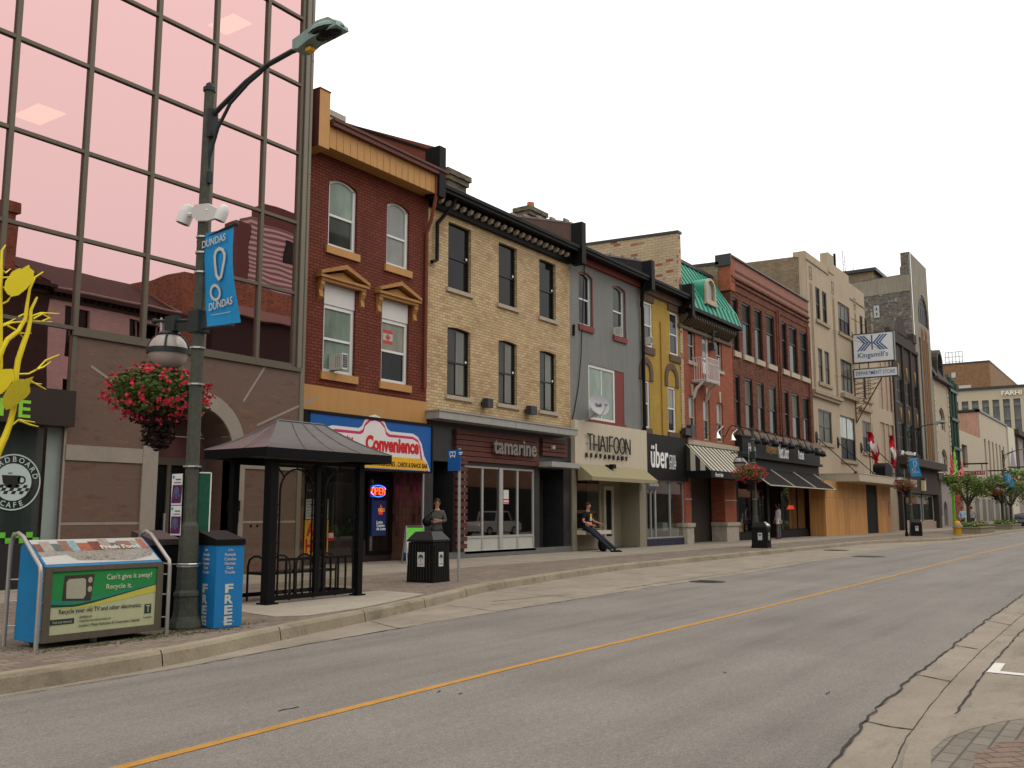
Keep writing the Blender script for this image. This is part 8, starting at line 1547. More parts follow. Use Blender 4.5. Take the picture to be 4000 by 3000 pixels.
yp = YA-.012; xa, xb, za, zb = X0+.07, X1-.07, ZB+.07, ZF-.05
def q(u, v, o=0): return (xa+(xb-xa)*u, yp-o, za+(zb-za)*v)
p = MB(); p.quad(q(0, 0), q(1, 0), q(1, 1), q(0, 1)); ps = MK(p, 'poster', M('poster_cream', (.42, .44, .27), .35, var=.08, dirt=.15), t)
cv = lambda u: .55-.06*sin(min(1, u*2.2)*pi/2)+.28*max(0, u-.22)
def band(f0, f1, o, mt, nm, n=24):
    p = MB()
    for k in range(n): u0, u1 = k/n, (k+1)/n; p.quad(q(u0, f0(u0), o), q(u1, f0(u1), o), q(u1, f1(u1), o), q(u0, f1(u0), o))
    MK(p, nm, mt, ps)
band(lambda u: cv(u), lambda u: 1, .002, M('poster_green', (.025, .22, .06), .35, var=.06), 'green_field'); band(lambda u: cv(u)-.06*(1-u)-.012, lambda u: cv(u)+.012, .003, M('poster_teal', (.03, .2, .14), .35), 'teal_wave'); band(lambda u: cv(u)-.09*(1-u)-.02, lambda u: cv(u)-.06*(1-u)-.01, .004, M('poster_dark_green', (.01, .06, .03), .35), 'dark_wave')
band(lambda u: cv(u)-.13*u-.09*(1-u)-.02, lambda u: cv(u)-.02-.09*(1-u), .0025, M('poster_yellow', (.48, .45, .08), .35), 'yellow_wave')
p = MB(); p.add([q(.10, .53, .005), q(.36, .50, .005), q(.385, .93, .005), q(.11, .93, .005)], [(0, 1, 2, 3)]); tv = MK(p, 'television_picture', M('tv_brown', (.05, .04, .03), .4), ps); p = MB(); p.add([q(a, b, .007) for a, b in ((.135, .56), (.29, .54), (.31, .6), (.305, .85), (.28, .875), (.15, .87), (.13, .82))], [tuple(range(7))]); p.add([q(.345+.02*cos(a), .84+.05*sin(a), .007) for a in [k*pi/6 for k in range(12)]], [tuple(range(12))]); p.add([q(.345+.02*cos(a), .69+.05*sin(a), .007) for a in [k*pi/6 for k in range(12)]], [tuple(range(12))]); MK(p, 'screen', M('tv_screen', (.33, .33, .25), .4), tv)
p = MB()
def tx(s_, u, v, w, h, o=.006, **k): p.text(s_, q(u, v, o), (1, 0, 0), (0, 0, 1), w=(xb-xa)*w, h=(zb-za)*h, ext=.001, **k)
tx("Can't give it away?", .5, .80, .45, .115, bold=.012); tx('Recycle it.', .5, .64, .25, .11, bold=.012); MK(p, 'pale_lettering', M('poster_pale', (.5, .52, .4), .4), ps)
p = MB(); tx('Recycle your old TV and other electronics.', .08, .30, .78, .095, bold=.006); tx('- london.ca', .25, .225, .13, .05); tx('- recycleyourelectronics.ca', .25, .155, .31, .05); tx("- London's Waste Reduction & Conservation Calendar", .25, .085, .60, .05); p.quad(q(0, .155, .005), q(.22, .155, .005), q(.22, .24, .005), q(0, .24, .005))
p.quad(q(.89, .2, .004), q(.96, .2, .004), q(.96, .36, .004), q(.89, .36, .004)); tx('London', .885, .12, .08, .035); MK(p, 'dark_lettering', M('poster_dark', (.03, .05, .04), .4), ps)
p = MB(); tx('Find out more at:', .03, .175, .17, .04, o=.008); tx('T', .905, .22, .04, .12, o=.008); MK(p, 'reversed_lettering', M('poster_pale2', (.45, .47, .36), .4), ps)
# sloping picture panel on the roof
sl_ = (Vector((0, YB_-.1, ZT_))-Vector((0, YA+.02, ZF+.02))); sn = Vector((0, -sl_.z, sl_.y)).normalized()
def rp_(u, v, o=.004): a = Vector((X0+.02+(X1-X0-.04)*u, YA+.02+sl_.y*v, ZF+.02+sl_.z*v)); return a+sn*o
RPM = []
def picmat():
    m, n, b = nmat('market_picture'); v = pos(n, (1, 1, 1)); c = ramp(n, noise(n, v, 22, 6, .9), [(.32, (.02, .02, .022)), (.44, (.12, .08, .07)), (.5, (.4, .37, .32)), (.56, (.06, .07, .06)), (.66, (.45, .42, .38))]); lk(n, c, b.inputs['Base Color']); b.inputs['Roughness'].default_value = .3; return m
p = MB(); p.quad(rp_(0, 0), rp_(1, 0), rp_(1, 1), rp_(0, 1)); rf = MK(p, 'roof_panel', M('panel_pale', (.42, .42, .4), .3, var=.08), t)
p = MB(); p.add([rp_(*a, .006) for a in ((.0, .3), (.22, .36), (.28, .12), (.75, .03), (.95, .2), (1, .35), (1, .62), (0, .66))], [tuple(range(8))]); MK(p, 'crowd_picture', picmat(), rf)
rq = random.Random(31); u = 0; cols = [(.16, .06, .045), (.28, .24, .2), (.1, .12, .12), (.22, .12, .09), (.2, .3, .32), (.3, .1, .06)]
k = 0
while u < .98:
    w = rq.uniform(.06, .13); w = min(w, .99-u); v1 = rq.uniform(.8, .97); p = MB(); p.quad(rp_(u, .5, .007), rp_(u+w, .5, .007), rp_(u+w, v1, .007), rp_(u, v1, .007)); MK(p, 'painted_house', M('picture_house', cols[k % 6], .3, var=.5, scale=30), rf); u += w; k += 1
p = MB(); up_ = sl_.normalized(); p.text('Fresh Food', rp_(.55, .52, .012), (1, 0, 0), tuple(up_), w=.46, h=.07, bold=.025); MK(p, 'lettering', M('fresh_letters', (.55, .5, .42), .4), rf)
p = MB(); ca = rp_(.88, .8, .012)
for k in range(12): a, b = k*pi/6, (k+1)*pi/6; p.quad(*[ca+Vector((1, 0, 0))*r_*.5*cos(z_)+up_*r_*sin(z_) for r_, z_ in ((.035, a), (.047, a), (.047, b), (.035, b))])
MK(p, 'orange_emblem', M('orange_print', (.6, .3, .03), .4), rf)
for i, x in enumerate((X0-.07, X1+.07)):
    p = MB(); p.tube([(x, YA-.05, .15), (x, YA-.05, .9), (x, YA-.035, .97), (x, YB_-.16, ZT_+.04), (x, YB_-.06, ZT_+.075), (x, YB_+.03, ZT_+.05), (x, YB_+.07, ZT_-.05), (x, YB_+.07, .15)], .022, 10); MK(p, 'tube_frame', ST, t, smooth=60)
    p = MB(); x2 = X0 if i == 0 else X1
    for z in (.35, .6, .82): p.tube([(x, YA-.05, z), (x2, YA-.0, z)], .008, 5); p.tube([(x, YB_+.07, z), (x2, YB_, z)], .008, 5)
    MK(p, 'fixing', ST, t)
p = MB(); p.box(6.0, 6.04, YA+.1, YA+.16, .15, .21); p.box(X0+.1, X0+.16, YB_-.1, YB_, .15, .21); p.box(X1-.16, X1-.1, YB_-.1, YB_, .15, .21); MK(p, 'foot', GREYM, t)
# ------------------------------------------------------------------ bus shelter
SB = M('shelter_black', (.006, .006, .007), .5, spec=.12, var=.1); SR = M('tinted_shelter_roof', (.062, .051, .047), .4, 0, var=.3, scale=1.5, spec=.35)
t = THING('bus_shelter', 'black metal bus shelter with arched side bars and a hipped brown roof', 'bus shelter', (9.8, 11.15, .15))
x0, x1, y0, y1, ze = 9.84, 11.76, 11.15, 12.0, 2.32
for i, (x, y) in enumerate(((x0, y0), (x1, y0), (x0, y1), (x1, y1))):
    w = .055 if i != 0 else .075; p = MB(); p.box(x-w, x+w, y-w, y+w, .16, ze); MK(p, 'post', SB, t); p = MB(); p.box(x-w-.04, x+w+.04, y-w-.04, y+w+.04, .15, .18); MK(p, 'foot_plate', SB, t)
p = MB(); E0, E1, F0, F1, rx0, rx1, ry, rz = 9.52, 12.3, 10.92, 12.35, 10.35, 11.35, 11.62, 2.98
e = [(E0, F0, 2.48), (E1, F0, 2.48), (E1, F1, 2.48), (E0, F1, 2.48)]; r0, r1 = (rx0, ry, rz), (rx1, ry, rz)
rr_ = [r0, r1, r1, r0]; NS = 5
def RC(i, f): a, b = e[i % 4], rr_[i % 4]; return (a[0]+(b[0]-a[0])*f, a[1]+(b[1]-a[1])*f, a[2]+(b[2]-a[2])*(f*.62+.38*f*f))
for i in range(4):
    for k in range(NS): p.quad(RC(i, k/NS), RC(i+1, k/NS), RC(i+1, (k+1)/NS), RC(i, (k+1)/NS))
rf = MK(p, 'roof', SR, t, smooth=18)
p = MB()
for i in range(4): p.tube([RC(i, k/NS) for k in range(NS+1)], .014, 5)
p.tube([r0, r1], .016, 5)
for f in (.28, .5, .72): xe = E0+(E1-E0)*f; xr_ = rx0+(rx1-rx0)*f; p.tube([(xe+(xr_-xe)*g_, F0+(ry-F0)*g_, 2.483+(rz-2.48)*(g_*.62+.38*g_*g_)) for g_ in (0, .25, .5, .75, 1)], .009, 4)
ym = (F0+F1)/2; p.tube([(E0, ym-.2, 2.485), (rx0-.25, ry-.06, rz-.14)], .01, 4); MK(p, 'roof_rib', M('rib_grey', (.1, .095, .1), .4, .3), rf)
p = MB(); 
for a, b, c_, d in ((E0, E1, F0, F0+.05), (E0, E1, F1-.05, F1), (E0, E0+.05, F0+.05, F1-.05), (E1-.05, E1, F0+.05, F1-.05)): p.box(a, b, c_, d, 2.34, 2.478)
p.box(E0+.05, E1-.05, F0+.05, F1-.05, 2.40, 2.42); MK(p, 'eaves_beam', SB, t)
p = MB(); xm = (x0+x1)/2; yf = y0; p.box(xm-.045, xm+.045, yf-.03, yf+.03, .2, ze); p.box(x0, x1, yf-.025, yf+.025, .2, .27); p.box(x0, x1, yf-.025, yf+.025, ze-.06, ze); fr_ = []
for a, b in ((x0+.06, xm-.045), (xm+.045, x1-.06)):
    xa, xb = a+.12, b-.06; zc = ze-.46; hw = (xb-xa)/2
    p.tube([(xa, yf, .26), (xa, yf, zc)]+[(xc_, yf, zz_) for xc_, zz_ in arcpts(xa, xb, zc, hw*.95, 12)]+[(xb, yf, zc), (xb, yf, .26)], .016, 6)
    p.tube([(a, yf, ze-.06), ((xa+xb)/2-hw*.75, yf, zc+hw*.55)], .014, 5); p.tube([(b, yf, ze-.06), ((xa+xb)/2+hw*.75, yf, zc+hw*.55)], .014, 5); p.tube([((xa+xb)/2, yf, ze-.06), ((xa+xb)/2, yf, zc+hw*.95)], .014, 5)
    p.box(xa, xb, yf-.014, yf+.014, .78, .82)
    for k in range(1, 4): xx = xa+(xb-xa)*k/4; p.box(xx-.012, xx+.012, yf-.012, yf+.012, .27, .78)
    for z in (1.55, .98):
        for xx in (a+.055, b-.028):
            for k in range(10): pass
            p.box(xx-.055 if xx < xm else xx-.03, xx+.055 if xx < xm else xx+.03, yf-.015, yf+.015, z+.07, z+.09); p.box(xx-.055 if xx < xm else xx-.03, xx+.055 if xx < xm else xx+.03, yf-.015, yf+.015, z-.09, z-.07)
MK(p, 'front_bars', SB, t)
SG = CLR('shelter_glass', (.86, .86, .82), .04, .6)
p = MB(); p.quad((x0, yf+.012, .3), (x1, yf+.012, .3), (x1, yf+.012, ze-.06), (x0, yf+.012, ze-.06)); MK(p, 'front_pane', SG, t); p = MB(); p.quad((x1, y0, .3), (x1, y1, .3), (x1, y1, ze), (x1, y0, ze)); MK(p, 'side_pane', SG, t)
p = MB(); p.quad((x0, y1+.0, .3), (x1, y1, .3), (x1, y1, ze), (x0, y1, ze)); MK(p, 'rear_pane', SG, t); p = MB(); p.box(x0, x1, y1-.02, y1+.02, .2, .26); p.box(x0, x1, y1-.02, y1+.02, ze-.06, ze); p.box(x1-.02, x1+.02, y0, y1, .2, .26); MK(p, 'rear_bars', SB, t)
p = MB()
for k in range(4): p.ell((x0+.35+k*.13, y1-.01, 1.3), (.025, .006, .025), 10, 6)
MK(p, 'black_dot', SB, t)
t = THING('bench', 'black bench with hooped arm rests inside the bus shelter', 'bench', (10.0, 11.6, .15)); p = MB(); p.box(10.0, 11.5, 11.42, 11.78, .56, .60); MK(p, 'seat', SB, t)
for x in (10.0, 10.5, 11.0, 11.5): p = MB(); p.tube([(x, 11.4, .16), (x, 11.4, .68), (x, 11.44, .79), (x, 11.55, .84), (x, 11.66, .84), (x, 11.76, .79), (x, 11.8, .68), (x, 11.8, .16)], .018, 6); MK(p, 'arm_hoop', SB, t)
# ------------------------------------------------------------------ waste bins, bus stop, small posts
t = THING('waste_bin', 'black street waste bin with a white tree emblem in front of the woman', 'waste bin', (14.66, 11.91, .15), radians(6), group='black street waste bins'); w = .58
p = MB(world=False); p.add([(-.02, -.02, 0), (w+.02, -.02, 0), (w+.02, w+.02, 0), (-.02, w+.02, 0), (0, 0, .78), (w, 0, .78), (w, w, .78), (0, w, .78)], [(0, 1, 5, 4), (1, 2, 6, 5), (2, 3, 7, 6), (3, 0, 4, 7), (4, 5, 6, 7)]); MK(p, 'body', BLACK, t)
p = MB(world=False); p.box(-.02, w+.02, -.02, w+.02, .79, .83); p.add([(-.02, -.02, .83), (w+.02, -.02, .83), (w+.02, w+.02, .83), (-.02, w+.02, .83), (.1, .1, .99), (w-.1, .1, .99), (w-.1, w-.1, .99), (.1, w-.1, .99)], [(0, 1, 5, 4), (1, 2, 6, 5), (2, 3, 7, 6), (3, 0, 4, 7), (4, 5, 6, 7)]); MK(p, 'lid', M('bin_lid', (.012, .012, .013), .4), t)
p = MB(world=False)
for k in range(8): u = .06+k*.066; p.box(u, u+.008, -.024, -.014, .05, .75); p.box(-.024, -.014, u, u+.008, .05, .75)
for u in (.03, w-.03):
    for z in (.08, .4, .74): p.ell((u, -.012, z), (.008, .008, .008), 6, 4); p.ell((-.012, u, z), (.008, .008, .008), 6, 4)
MK(p, 'slat', CHAR, t)
def emblem(o, R):
    R = Vector(R); U = Vector((0, 0, 1)); N = R.cross(U); o = Vector(o); p = MB(world=False)
    p.quad(o-R*.085-U*.14+N*.0, o+R*.085-U*.14, o+R*.085+U*.14, o-R*.085+U*.14); e_ = MK(p, 'emblem_plate', WPLY, t); p = MB(world=False)
    for k in range(7): a = k*pi/6; c_ = o+R*(.045*cos(a))+U*(.03+.055*sin(a))+N*.003; p.add([c_+R*.016*cos(b)+U*.016*sin(b) for b in [j*pi/4 for j in range(8)]], [tuple(range(8))])
    c_ = o+U*.05+N*.003; p.add([c_+R*.025*cos(b)+U*.022*sin(b) for b in [j*pi/4 for j in range(8)]], [tuple(range(8))]); p.quad(o-R*.006-U*.05+N*.003, o+R*.006-U*.05+N*.003, o+R*.006+U*.05+N*.003, o-R*.006+U*.05+N*.003)
    p.text('London', o-U*.1+N*.003, R, U, w=.12, h=.028, align='C', ext=.001); MK(p, 'tree_mark', M('emblem_ink', (.03, .06, .05), .6), e_)
emblem((w*.45, -.026, .45), (1, 0, 0)); emblem((-.026, w*.45, .45), (0, -1, 0))
remember(t); DUP(t, (36.65, 12.97, .15), radians(6), 'black street waste bin with a white paper on top beside the short street lamp'); DUP(t, (61.3, 12.15, .15), radians(10), 'black street waste bin on the far pavement past the hoarding')
tp = THING('paper_sheet', 'white paper lying on the lid of the waste bin by the black storefront', 'paper', (36.85, 13.1, 1.15)); p = MB(); p.quad((36.75, 12.98, 1.03), (37.2, 13.0, 1.03), (37.1, 13.15, 1.16), (36.8, 13.12, 1.16)); MK(p, 'sheet', WHITE, tp)
t = THING('bus_stop_sign', 'blue bus stop plate on a thin galvanised post beside the waste bin', 'bus stop', (15.21, 11.69, .15)); p = MB(); p.tube([(15.21, 11.69, .15), (15.21, 11.69, 2.8)], .028, 8); MK(p, 'post', GREYM, t)
a = XP('B', 832, 840, 15.18); b = XP('B', 893, 942, 15.18); p = MB(); p.box(15.165, 15.18, b[0], a[0], b[1], a[1]); pl = MK(p, 'plate', BLUE, t); p = MB(); ym = a[0]-.12; zz = a[1]-.1
for dy, dz, r_ in ((-.05, -.045, .014), (.05, -.045, .014)): p.add([(15.16, ym+dy+r_*cos(k), zz+dz+r_*sin(k)) for k in [j*pi/4 for j in range(8)]], [tuple(range(8))])
for y_0, y_1, z_0, z_1 in ((-.075, .075, .05, .065), (-.075, -.062, -.03, .05), (.062, .075, -.03, .05), (-.075, .075, -.03, -.015), (-.006, .006, -.015, .05), (-.26, -.16, .03, .05), (-.24, -.16, .0, .015)): p.quad((15.16, ym+y_0, zz+z_0), (15.16, ym+y_1, zz+z_0), (15.16, ym+y_1, zz+z_1), (15.16, ym+y_0, zz+z_1))
MK(p, 'bus_mark', WTXT, pl); p = MB(); p.lathe([(.06, 2.56), (.07, 2.6), (.06, 2.64)], 15.3, 11.7, 10); MK(p, 'round_reflector', M('brown_disc', (.1, .04, .03), .6), t)
t = THING('post', 'thin black post standing by the far street lamp', 'post', (60.3, 12.8, .15)); p = MB(); p.tube([(60.3, 12.8, .15), (60.3, 12.8, 2.5)], .06, 8); MK(p, 'shaft', BLACK, t); p = MB(); p.lathe([(.1, .15), (.09, .4)], 60.3, 12.8, 8); MK(p, 'base', BLACK, t)
HY = M('hydrant_yellow', (.50, .27, .015), .5, var=.1, dirt=.2); t = THING('fire_hydrant', 'yellow fire hydrant in front of the first stone planter', 'fire hydrant', (64.99, 10.78, .15), group=None)
p = MB(world=False); p.lathe([(.30, 0), (.30, .06), (.2, .07), (.21, .42), (.24, .43), (.24, .5), (.19, .51)], 0, 0, 14); MK(p, 'barrel', HY, t, smooth=40); p = MB(world=False); p.lathe([(.24, .511), (.24, .62), (.2, .63)], 0, 0, 14); p.tube([(-.3, 0, .57), (.3, 0, .57)], .08, 10); p.tube([(0, -.28, .55), (0, 0, .55)], .1, 10); MK(p, 'nozzle', GREYM, t); p = MB(world=False); p.lathe([(.22, .631), (.2, .75), (.12, .86), (.05, .88), (.05, .93), (.02, .93)], 0, 0, 14); MK(p, 'bonnet', HY, t, smooth=40)
# ------------------------------------------------------------------ planters and trees
BARK = M('bark', (.06, .048, .036), .9, var=.3, bmp=.5); TLEAF = M('tree_leaf', (.11, .16, .035), .55, var=.5, scale=3); TLEAF2 = M('tree_leaf_grey', (.13, .17, .06), .55, var=.45, scale=3)
SCR['Z'] = (3700, 1900, 6.637)
def tree(label, x, y, h, r, zc, seed, lm, n=5200, s=.12):
    t = THING('street_tree', label, 'tree', (x, y, .4), group=None); rnd = random.Random(seed); p = MB(); fk = (x+.1, y, zc-r*.8)
    p.tube([(x, y, .3), (x+.05, y, 1.2), fk], [.16, .12, .11], 8); br = []
    for k in range(7):
        a = k*2*pi/7+rnd.uniform(-.4, .4); e_ = Vector((x+r*.75*cos(a), y+r*.75*sin(a), zc+rnd.uniform(-.1, .6)*r)); m_ = Vector(fk).lerp(e_, .5)+Vector((0, 0, .2)); p.tube([fk, m_, e_], [.08, .05, .02], 6); br.append(e_)
    br.append(Vector((x, y, zc+r*.7))); p.tube([fk, (x, y, zc+r*.6)], [.08, .02], 6); MK(p, 'trunk', BARK, t, smooth=60)
    p = MB()
    cl = [b+Vector((rnd.uniform(-.3, .3), rnd.uniform(-.3, .3), rnd.uniform(-.2, .3)))*r*.6 for b in br for _ in range(3)]
    for c_ in cl: rr = r*rnd.uniform(.26, .42); leafcloud(p, rnd, n//len(cl), c_, (rr, rr, rr*.75), s, shell=.2, flat=.55)
    leafcloud(p, rnd, n//6, (x, y, zc), (r, r, r*.8), s, shell=.3, flat=.55); MK(p, 'crown', lm, t); return t
SOIL = M('planter_soil', (.03, .025, .02), .9); PST = M('planter_stone', (.24, .205, .145), .9, var=.15, dirt=.3)
def planter(label, x0, x1, y0, y1, seed, h=.62):
    t = THING('planter', label, 'planter', (x0, y0, .15)); p = MB(); w = .18
    for a, b, c_, d in ((x0, x1, y0, y0+w), (x0, x1, y1-w, y1), (x0, x0+w, y0+w, y1-w), (x1-w, x1, y0+w, y1-w)): p.box(a, b, c_, d, .15, .15+h*.82)
    MK(p, 'wall', PST, t); p = MB(); o = .05
    for a, b, c_, d in ((x0-o, x1+o, y0-o, y0+w), (x0-o, x1+o, y1-w, y1+o), (x0-o, x0+w, y0+w, y1-w), (x1-w, x1+o, y0+w, y1-w)): p.box(a, b, c_, d, .151+h*.82, .15+h)
    MK(p, 'coping', PST, t); p = MB(); p.box(x0+w, x1-w, y0+w, y1-w, .15, .1+h*.8); MK(p, 'soil', SOIL, t)
    s = THING('planting', 'low '+('orange and purple' if seed == 1 else 'dark green')+' bedding plants filling the '+('nearer' if seed == 1 else 'farther')+' stone planter', 'plants', (x0, y0, .6)); rnd = random.Random(seed); p = MB(); 
    for k in range(16): leafcloud(p, rnd, 60, (rnd.uniform(x0+.4, x1-.4), rnd.uniform(y0+.4, y1-.4), .15+h+rnd.uniform(-.1, .15)), (.5, .4, .28), .09, shell=.2)
    MK(p, 'leaves', TLEAF, s); p = MB(); leafcloud(p, rnd, 60, (x0+(x1-x0)*.6, y0+.6, .3+h), (1.0, .3, .12), .06); MK(p, 'blossoms', M('orange_blossom', (.55, .2, .03), .6) if seed == 1 else M('purple_blossom', (.2, .08, .15), .6), s)
fx0, fy0 = GP('Z', 865, 1230); 
planter('nearer low stone planter behind the yellow hydrant', 70, 76, 10.2, 11.9, 1, .45); planter('farther low stone planter by the far street lamp', 90, 96, 10.7, 12.6, 2, .45)
tree('nearer leafy street tree growing from the planter behind the hydrant', 73.2, 11.4, 4.6, 1.3, 3.05, 5, TLEAF, 3400, .08)
tree('farther pale leafed street tree growing from the second planter', 93, 11.75, 4.9, 1.45, 3.4, 6, TLEAF2, 2000, .10)
tree('loose crowned street tree at the right edge of the view', 104, 12.4, 6, 2.2, 3.9, 7, TLEAF2, 2600, .13)
tree('small street tree farthest down the pavement', 124, 12.5, 6, 2.3, 3.7, 8, TLEAF, 2400, .15)
p = MB(); rnd = random.Random(77)
for cx_, cy_, n_ in ((5.9, 9.2, 90), (6.5, 9.25, 110), (5.45, 9.22, 60), (6.95, 9.45, 120), (7.5, 9.2, 60), (5.2, 9.6, 30), (7.05, 9.2, 70), (7.9, 9.4, 25)):
    for k in range(n_):
        x = cx_+rnd.gauss(0, .16); y = cy_+rnd.gauss(0, .06)
        if y < ky(x)+.2: continue
        h = rnd.uniform(.008, .035); a = rnd.uniform(0, 6.28); p.add([(x-.006*cos(a), y-.006*sin(a), .15), (x+.006*cos(a), y+.006*sin(a), .15), (x+rnd.gauss(0, .015), y+rnd.gauss(0, .015), .15+h)], [(0, 1, 2)])
        a = rnd.uniform(0, 6.28); p.add([(x+.012*cos(a+j*pi/2), y+.012*sin(a+j*pi/2), .154+.001*j) for j in range(4)], [(0, 1, 2, 3)])
TAG(MK(p, 'weeds', M('weed_green', (.10, .12, .035), .8, var=.5, scale=20)), 'small tufts of weeds and moss between the pavers under the recycling bin', 'weeds', kind='stuff')
p = MB()
for k in range(46):
    x = rnd.uniform(4.8, 12); y = ky(x)+rnd.choice([rnd.uniform(-.25, -.03), rnd.uniform(.2, 1.3)]); a = rnd.uniform(0, 6.28); z = .158 if y > ky(x) else .012; s = rnd.uniform(.008, .018); p.add([(x+s*cos(a), y+s*sin(a), z), (x-s*.5*sin(a), y+s*.5*cos(a), z+.004), (x-s*cos(a), y-s*sin(a), z), (x+s*.5*sin(a), y-s*.5*cos(a), z+.002)], [(0, 1, 2, 3)])
TAG(MK(p, 'fallen_petals', M('fallen_petal', (.4, .05, .04), .7, var=.4, scale=9)), 'red petals fallen on the kerb and pavers below the flower basket', 'petals', kind='stuff')
# ------------------------------------------------------------------ painted metal trees
YLT = M('yellow_sculpture_paint', (.70, .56, .02), .45, var=.08); YLT2 = M('mustard_leaf_paint', (.42, .34, .015), .55, var=.15)
t = THING('tree_sculpture', 'bright yellow painted metal tree sculpture with toothed leaves at the left edge', 'sculpture', (5.2, 11.0, .15)); YS_ = 11.0
def TY(P, dy=0): return [W3('T', x, y, YS_+dy*(i/len(P))) for i, (x, y) in enumerate(P)]
p = MB(); b_ = TY([(0, 1650)])[0]; p.tube([(b_.x-.55, YS_, .15), (b_.x-.4, YS_, 1.0), (b_.x-.12, YS_, 1.9)]+TY([(0, 1650), (40, 1570), (80, 1460), (108, 1350), (125, 1200), (130, 1050), (148, 940), (195, 800), (225, 720), (245, 620), (250, 540), (300, 438)]), [.06, .055, .05, .045, .04, .036, .034, .034, .034, .034, .032, .028, .024, .02, .014, .008], 8); p.tube([(b_.x-.5, YS_+.05, .15), (b_.x-.2, YS_+.05, 2.6)]+TY([(-20, 960), (20, 850), (60, 780), (150, 710), (205, 610), (222, 480), (240, 370), (285, 275), (350, 233)]), [.05, .04, .035, .034, .03, .027, .024, .02, .016, .012, .008], 8); p.tube([(b_.x-.1, YS_+.1, 2.5)]+TY([(5, 1000), (6, 700), (5, 300), (15, 60), (45, 15)]), [.03, .025, .022, .02, .014, .008], 8); MK(p, 'trunk', YLT, t, smooth=60)
for P in ([(150, 595), (200, 570), (262, 588), (330, 565), (482, 571)], [(270, 612), (340, 572), (414, 612)], [(15, 672), (100, 642), (250, 632), (420, 637)], [(340, 632), (405, 602)], [(60, 668), (140, 710), (190, 768)], [(130, 728), (252, 730)], [(150, 1060), (230, 1058), (300, 1022), (370, 948), (482, 902)], [(300, 1020), (350, 1003), (412, 958)], [(120, 1110), (250, 1118), (372, 1185)], [(0, 1140), (100, 1113), (336, 1141)], [(75, 1490), (150, 1430), (282, 1450)], [(160, 1438), (240, 1470), (312, 1486)], [(10, 280), (170, 268)], [(10, 358), (145, 366)], [(15, 492), (60, 470), (90, 430)], [(20, 660), (70, 640), (125, 610)], [(10, 215), (45, 240), (85, 208)], [(100, 1120), (30, 1110)]):
    p = MB(); p.tube(TY(P, .08), [.012]*(len(P)-1)+[.006], 5); MK(p, 'twig', YLT, t)
rnd = random.Random(3)
for P, mt, dy in (([(95, 432), (60, 410), (38, 372), (45, 310), (100, 232), (150, 205), (185, 205), (235, 175), (245, 205), (275, 225), (272, 300), (212, 372), (150, 420)], YLT, -.1), ([(-60, 1040), (20, 1022), (105, 1018), (112, 1100), (70, 1160), (25, 1212), (-40, 1240)], YLT, -.12), ([(52, 1352), (22, 1300), (25, 1250), (60, 1180), (110, 1120), (160, 1100), (205, 1102), (272, 1080), (238, 1150), (248, 1200), (222, 1240), (130, 1312)], YLT2, -.14)):
    Q = []
    for i in range(len(P)):
        a, b = P[i], P[(i+1) % len(P)]; L_ = math.hypot(b[0]-a[0], b[1]-a[1]); k = max(1, int(L_/9))
        for j in range(k): f = j/k; Q.append((a[0]+(b[0]-a[0])*f+(3 if j % 2 else -2)*((b[1]-a[1])/L_), a[1]+(b[1]-a[1])*f-(3 if j % 2 else -2)*((b[0]-a[0])/L_)))
    v = [W3('T', x, y, YS_+dy) for x, y in Q]; p = MB(); p.prism([(a.x, a.z) for a in v], 'y', YS_+dy, YS_+dy+.008); MK(p, 'leaf', mt, t)
t = THING('tree_sculpture', 'lime green and red painted metal tree sculpture among the far street trees', 'sculpture', (80, 12.6, .15)); YG = 12.6; LG = M('lime_sculpture_paint', (.2, .5, .03), .5); RG = M('red_sculpture_paint', (.45, .02, .03), .5)
def RY(P, dy=0): return [W3('R', x, y, YG+dy) for x, y in P]
p = MB(); p.tube(RY([(540, 1262), (525, 1000), (512, 740), (500, 560), (508, 440)]), [.13, .11, .1, .08, .03], 7)
for P in ([(505, 600), (430, 480), (380, 460)], [(505, 560), (545, 470), (500, 440)], [(500, 600), (410, 600), (390, 560)], [(505, 450), (540, 380), (550, 250)]): p.tube(RY(P), [.06, .05, .02], 5)
MK(p, 'trunk', LG, t); p = MB()
for P in ([(520, 560), (400, 420), (330, 360)], [(520, 640), (450, 600), (400, 560)], [(530, 640), (580, 560), (640, 530)]): p.tube(RY(P), [.05, .04, .02], 5)
MK(p, 'branch', RG, t)
def star(c, r, n, mt, nm, seed):
    rnd = random.Random(seed); p = MB(); c_ = RY([c])[0]
    for k in range(n): a = 2*pi*k/n+rnd.uniform(-.2, .2); L_ = r*rnd.uniform(.7, 1.1); w = r*.2; d = Vector((cos(a), rnd.uniform(-.3, .3), sin(a))); s_ = Vector((-sin(a), 0, cos(a))); q0 = c_+d*L_; mm = c_+d*L_*.5; p.prism([(c_.x, c_.z), (mm.x+s_.x*w, mm.z+s_.z*w), (q0.x, q0.z), (mm.x-s_.x*w, mm.z-s_.z*w)], 'y', c_.y-.02, c_.y+.01*k)
    MK(p, nm, mt, t)
star((500, 380), 1.3, 9, RG, 'flower', 1); star((580, 538), 1.0, 7, RG, 'flower', 2); star((590, 760), .9, 7, RG, 'flower', 3); star((550, 290), 1.2, 9, LG, 'leaf_spray', 4); star((660, 375), .9, 6, M('pink_sculpture_paint', (.6, .12, .1), .5), 'flower', 5)
